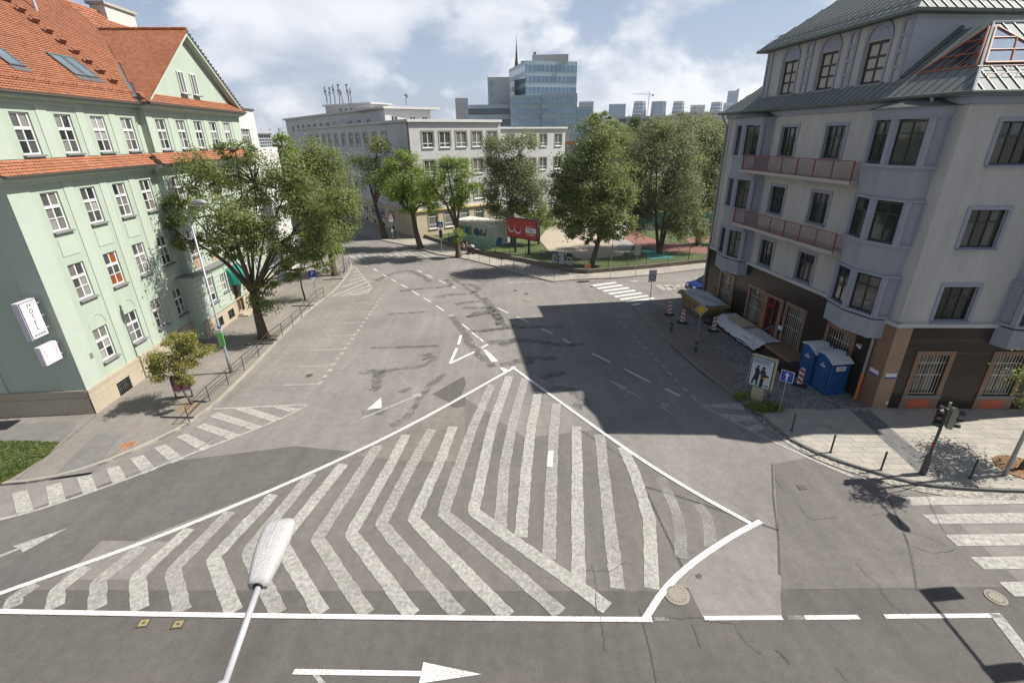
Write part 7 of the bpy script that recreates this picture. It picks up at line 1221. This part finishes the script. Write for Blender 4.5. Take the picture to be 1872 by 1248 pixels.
# portable toilets
M_TB = mat('toilet_blue', (.006, .075, .24), .45, .1, 3, spec=.5); M_TBD = mat('toilet_blue_dark', (.005, .05, .17), .5, .1, 3); M_TRF = mat('toilet_roof', (.52, .54, .56), .5, .06)
def toilet(label, corner, first):
    t = thing('portable_toilet', label, 'toilet', corner, FF[1], 'blue portable toilets')       # x towards the camera, y towards the wall; corner = near street corner
    w_ = 1.16; MB().extr([(-w_, .08), (0, .08), (0, 1.98), (-w_ * .3, 2.18), (-w_ * .55, 2.3), (-w_, 2.24)], 'y', 0, w_).build('cabin', M_TB, t); MB().box(-w_ - .02, .02, -.02, w_ + .02, 0, .1).build('skid', M_TBD, t)
    for s in (-w_, -.09): MB().box(s, s + .09, -.03, .0, .1, 2.0).build('corner_post', M_TBD, t)
    for k in range(7): MB().box(0, .02, .1 + k * .15, .17 + k * .15, .2, 1.85).build('rib', M_TBD, t)
    d_ = MB().box(-w_ + .14, -.14, -.03, -.0, .14, 1.86).build('door', M_TB, t); MB().box(-.32, -.26, -.055, -.03, 1.0, 1.14).build('handle', M_BLK, d_)
    MB().extr([(-w_ - .05, 1.96), (-w_ - .05, 2.0), (-w_ * .72, 2.02), (-w_ * .3, 2.22), (-.0 + .05, 2.0), (.05, 1.96)][::-1] if False else [(-w_ - .06, 2.23), (-w_ * .55, 2.305), (-w_ * .3, 2.185), (.09, 1.95), (.09, 2.0), (-w_ * .3, 2.26), (-w_ * .55, 2.38), (-w_ - .06, 2.3)], 'y', -.08, w_ + .06).build('roof', M_TRF, t)
    for k in range(6): y = .02 + k * .2; MB().extr([(-w_ - .02, 2.32), (-w_ * .55, 2.4), (-w_ * .3, 2.28), (.07, 2.02), (.07, 1.99), (-w_ * .3, 2.25), (-w_ * .55, 2.37), (-w_ - .02, 2.29)], 'y', y, y + .03).build('roof_rib', M_TRF, t)
    MB().tube([(-.35, w_ - .1, 2.1), (-.35, w_ - .1, 2.6)], .05, 8).build('vent_pipe', M_BLK, t)
    q = MB(); q.extr([(-.62 + .2 * math.cos(a), 1.6 + .08 * math.sin(a) + .0) for a in np.arange(0, 6.28, .5)], 'y', -.045, -.03); q.build('badge', M_SW, t); obj('letter', stand(text_mesh('DIXI', .1, M_RED)), t, (-.62, -.05, 1.6)); q = MB(); q.extr(disc(-.62, 1.76, .05, 10), 'y', -.045, -.03); q.build('badge_dot', M_SW, t)
    if first:
        MB().box(.0, .035, .28, .86, 1.5, 1.78).build('label_plate', M_SW, t); me = stand(text_mesh('DIXI', .17, M_RED)); me.transform(Matrix.Rotation(math.pi / 2, 4, 'Z')); obj('letter', me, t, (.04, .57, 1.66))
    else: MB().box(-.66, -.58, -.045, -.03, 1.4, 1.48).build('sticker', M_RED, t)
    return t
c0 = G(1507, 722, .12); toilet('nearer blue portable toilet with a white label plate on its side', c0, True); toilet('farther blue portable toilet next to the granite steps', c0 + (fpt(FF, -1.3, 0) - fpt(FF, 0, 0)), False)
# traffic light
b_ = G(1686, 866, .12); tl = thing('traffic_light', 'traffic light on a grey post on the dark paving band', 'traffic light', b_); MB().lathe([(.13, 0), (.13, .9), (.11, 1.0), (.06, 1.12), (.055, 3.35), (.05, 3.4)], 14).build('post', mat('post_grey', (.07, .07, .072), .55, .15), tl, smooth=True); M_TLO = mat('signal_olive', (.27, .26, .19), .5, .1)
def head(rz, off, z, m, nm):
    o = MB().box(-.16, .16, -.12, .1, 0, .92).build(nm, m, tl, (off[0], off[1], z), rz); bevel(o, .03, 2)
    for k, col in enumerate(((.02, .12, .05), (.22, .12, .01), (.2, .01, .01))):
        zz = .16 + k * .3; MB().lathe([(.01, 0), (.105, .0), (.105, .02), (.01, .03)], 14).build('lens', mat('lens_%d' % k, col, .2), o, (0, -.125, zz)).rotation_euler = (math.pi / 2, 0, 0); q = MB()
        for j in range(9):
            a0, a1 = R_(-20 + 24.4 * j), R_(-20 + 24.4 * (j + 1)); q.quad((.12 * math.cos(a0), -.12, zz + .12 * math.sin(a0)), (.12 * math.cos(a1), -.12, zz + .12 * math.sin(a1)), (.11 * math.cos(a1), -.36 + .06 * (a1 < 0 or a1 > 3.2), zz + .11 * math.sin(a1)), (.11 * math.cos(a0), -.36 + .06 * (a0 < 0), zz + .11 * math.sin(a0)))
        q.build('visor', M_BLK, o)
head(R_(62), (.24, -.04), 2.42, M_TLO, 'signal_head'); head(R_(-62), (-.2, -.02), 2.5, M_BLK, 'signal_head')
MB().tube([(-.2, 0, 2.65), (.24, 0, 2.65)], .025, 6).build('bracket', M_TLO, tl); MB().tube([(0, 0, 3.3), (0, 0, 3.62)], .05, 8).build('cap', M_TLO, tl); MB().tube([(-.2, 0, 3.25), (.24, 0, 3.22)], .025, 6).build('bracket', M_TLO, tl); MB().box(-.1, -.05, -.08, .0, 1.45, 1.6).build('push_button', M_RED, tl)
# lamp post at the right edge, grate of the corner tree
b_ = G(1836, 869, .12); lr_ = thing('street_lamp', 'pale grey lamp post at the right edge of the pale pavement', 'lamp post', b_); MB().tube([(0, 0, 0), (0, 0, 6.7)], [.08, .055], 10).build('pole', mat('pole_pale', (.33, .34, .35), .5, .1, metal=.2), lr_, smooth=True); MB().tube([(0, 0, 6.65), (0, -.6, 6.8), (0, -1.5, 6.85)], .035, 6).build('arm', M_GALV, lr_); MB().tube([(0, -1.4, 6.85), (0, -1.55, 6.88), (0, -2.2, 6.88), (0, -2.4, 6.84)], [.06, .16, .18, .06], 8).build('lamp_head', M_SGB, lr_)
b_ = G(1868, 856, .12); gr = thing('tree_grate', 'round rusty tree grate at the right edge', 'tree grate', b_); M_RST = mat('rusty_grate', (.20, .115, .06), .85, .25, 8); q = MB().lathe([(.95, -.02), (.95, .035), (.88, .04), (.88, .01)], 28); q.build('rim', M_RST, gr)
for k in range(24): a = k * math.pi / 12; MB().add([(.2 * math.cos(a - .08), .2 * math.sin(a - .08), .02), (.2 * math.cos(a + .08), .2 * math.sin(a + .08), .02), (.89 * math.cos(a + .09), .89 * math.sin(a + .09), .03), (.89 * math.cos(a - .09), .89 * math.sin(a - .09), .03)], [(0, 1, 2, 3)]).build('grate_bar', M_RST, gr)
MB().lathe([(.88, .005), (.1, .006)], 24).build('soil', M_SOIL, gr)
# signal gantry just outside the frame on the right (its shadow falls on the carriageway)
gp_ = thing('signal_gantry', 'overhead signal gantry at the right whose shadow falls on the road', 'traffic light', (19.6, 3.0, 0)); MB().tube([(0, 0, 0), (0, 0, 6.2)], [.12, .09], 10).build('post', M_GALV, gp_); MB().tube([(0, 0, 6.15), (-.55, 5.6, 6.3), (-.3, 8.9, 6.3)], .05, 8).build('arm', M_GALV, gp_)
for y, x in ((8.8, -.3), (6.3, -.5)): o = MB().box(x - .1, x + .2, y - .36, y + .1, 5.25, 6.3).build('signal_head', M_BLK, gp_)
# foreground lamp: double arm mast in front of the camera
P0, P1, P2 = G(404, 1262, 9.35), G(472, 1073, 9.5), G(516, 957, 9.56); fl_ = thing('street_lamp', 'near street lamp with a weathered white head reaching over the hatched island', 'lamp post', (P0.x, P0.y, 0)); M_LPW = mat('lamp_paint', (.36, .36, .38), .5, .08, 20); M_LHD = mat('lamp_head_weathered', (.39, .385, .38), .9, .34, 38, .6, 60, stain=.15, sscale=5)
rel = lambda p: p - Vector((P0.x, P0.y, 0)); MB().tube([(0, 0, 0), (0, 0, 1.4), (0, 0, 9.3)], [.11, .08, .06], 12).build('mast', M_LPW, fl_, smooth=True); MB().lathe([(.02, 9.22), (.075, 9.25), (.085, 9.33), (.06, 9.41), (.01, 9.43)], 14).build('joint', M_LPW, fl_, smooth=True); MB().tube([rel(P0) + Vector((0, 0, -.02)), rel(P1)], .034, 12).build('arm', M_LPW, fl_, smooth=True)
ax = (P2 - P1).normalized(); hl_ = (P2 - P1).length; sx = ax.cross(Vector((0, 0, 1))).normalized(); uz = sx.cross(ax); q = MB(); nL, nA = 14, 20
for i in range(nL + 1):
    tt = i / nL; wd = .10 + .075 * math.sin(min(1, tt * 1.3) * math.pi * .5); wd *= (1 - max(0, (tt - .93) / .07) ** 2 * .12); hh_ = .07 + .05 * math.sin(tt * math.pi) ; c = rel(P1) + ax * (hl_ * tt)
    for j in range(nA):
        a = 2 * math.pi * j / nA; cx_, cz_ = math.cos(a), math.sin(a); e = 2 / 4.2; X = wd * math.copysign(abs(cx_) ** e, cx_); Z = (hh_ if cz_ > 0 else .06) * math.copysign(abs(cz_) ** e, cz_); q.v.append(tuple(c + sx * X + uz * (Z + .02)))
for i in range(nL):
    for j in range(nA): q.f.append((i * nA + j, i * nA + (j + 1) % nA, (i + 1) * nA + (j + 1) % nA, (i + 1) * nA + j))
q.f.append(tuple(range(nA - 1, -1, -1))); q.f.append(tuple(nL * nA + j for j in range(nA))); q.build('lamp_head', M_LHD, fl_, smooth=True)
q = MB(); q.tube([rel(P1) - ax * .01 + uz * .025, rel(P1) + ax * .06 + uz * .02], [.05, .07], 12); q.build('collar', M_BLK, fl_); q = MB(); q.tube([rel(P1) + ax * .05 + uz * .09, rel(P1) + ax * hl_ * .5 + uz * .142, rel(P1) + ax * hl_ * .93 + uz * .105], .009, 6); q.build('seam', M_LHD, fl_)
# ================================================================ AIR
hz_ = MB().box(-1400, 1400, -60, 2150, -1.2, 175).build('haze', None); hz_['kind'] = 'stuff'; hm_, ht2 = nodes_of('haze'); pv = nd(ht2, 'ShaderNodeVolumePrincipled', {'Density': .00013, 'Anisotropy': .3}); pv.inputs['Color'].default_value = (.86, .91, 1, 1); om = nd(ht2, 'ShaderNodeOutputMaterial'); ht2.links.new(pv.outputs[0], om.inputs['Volume']); hz_.data.materials.append(hm_)
hz_['label'] = 'thin summer haze over the city'
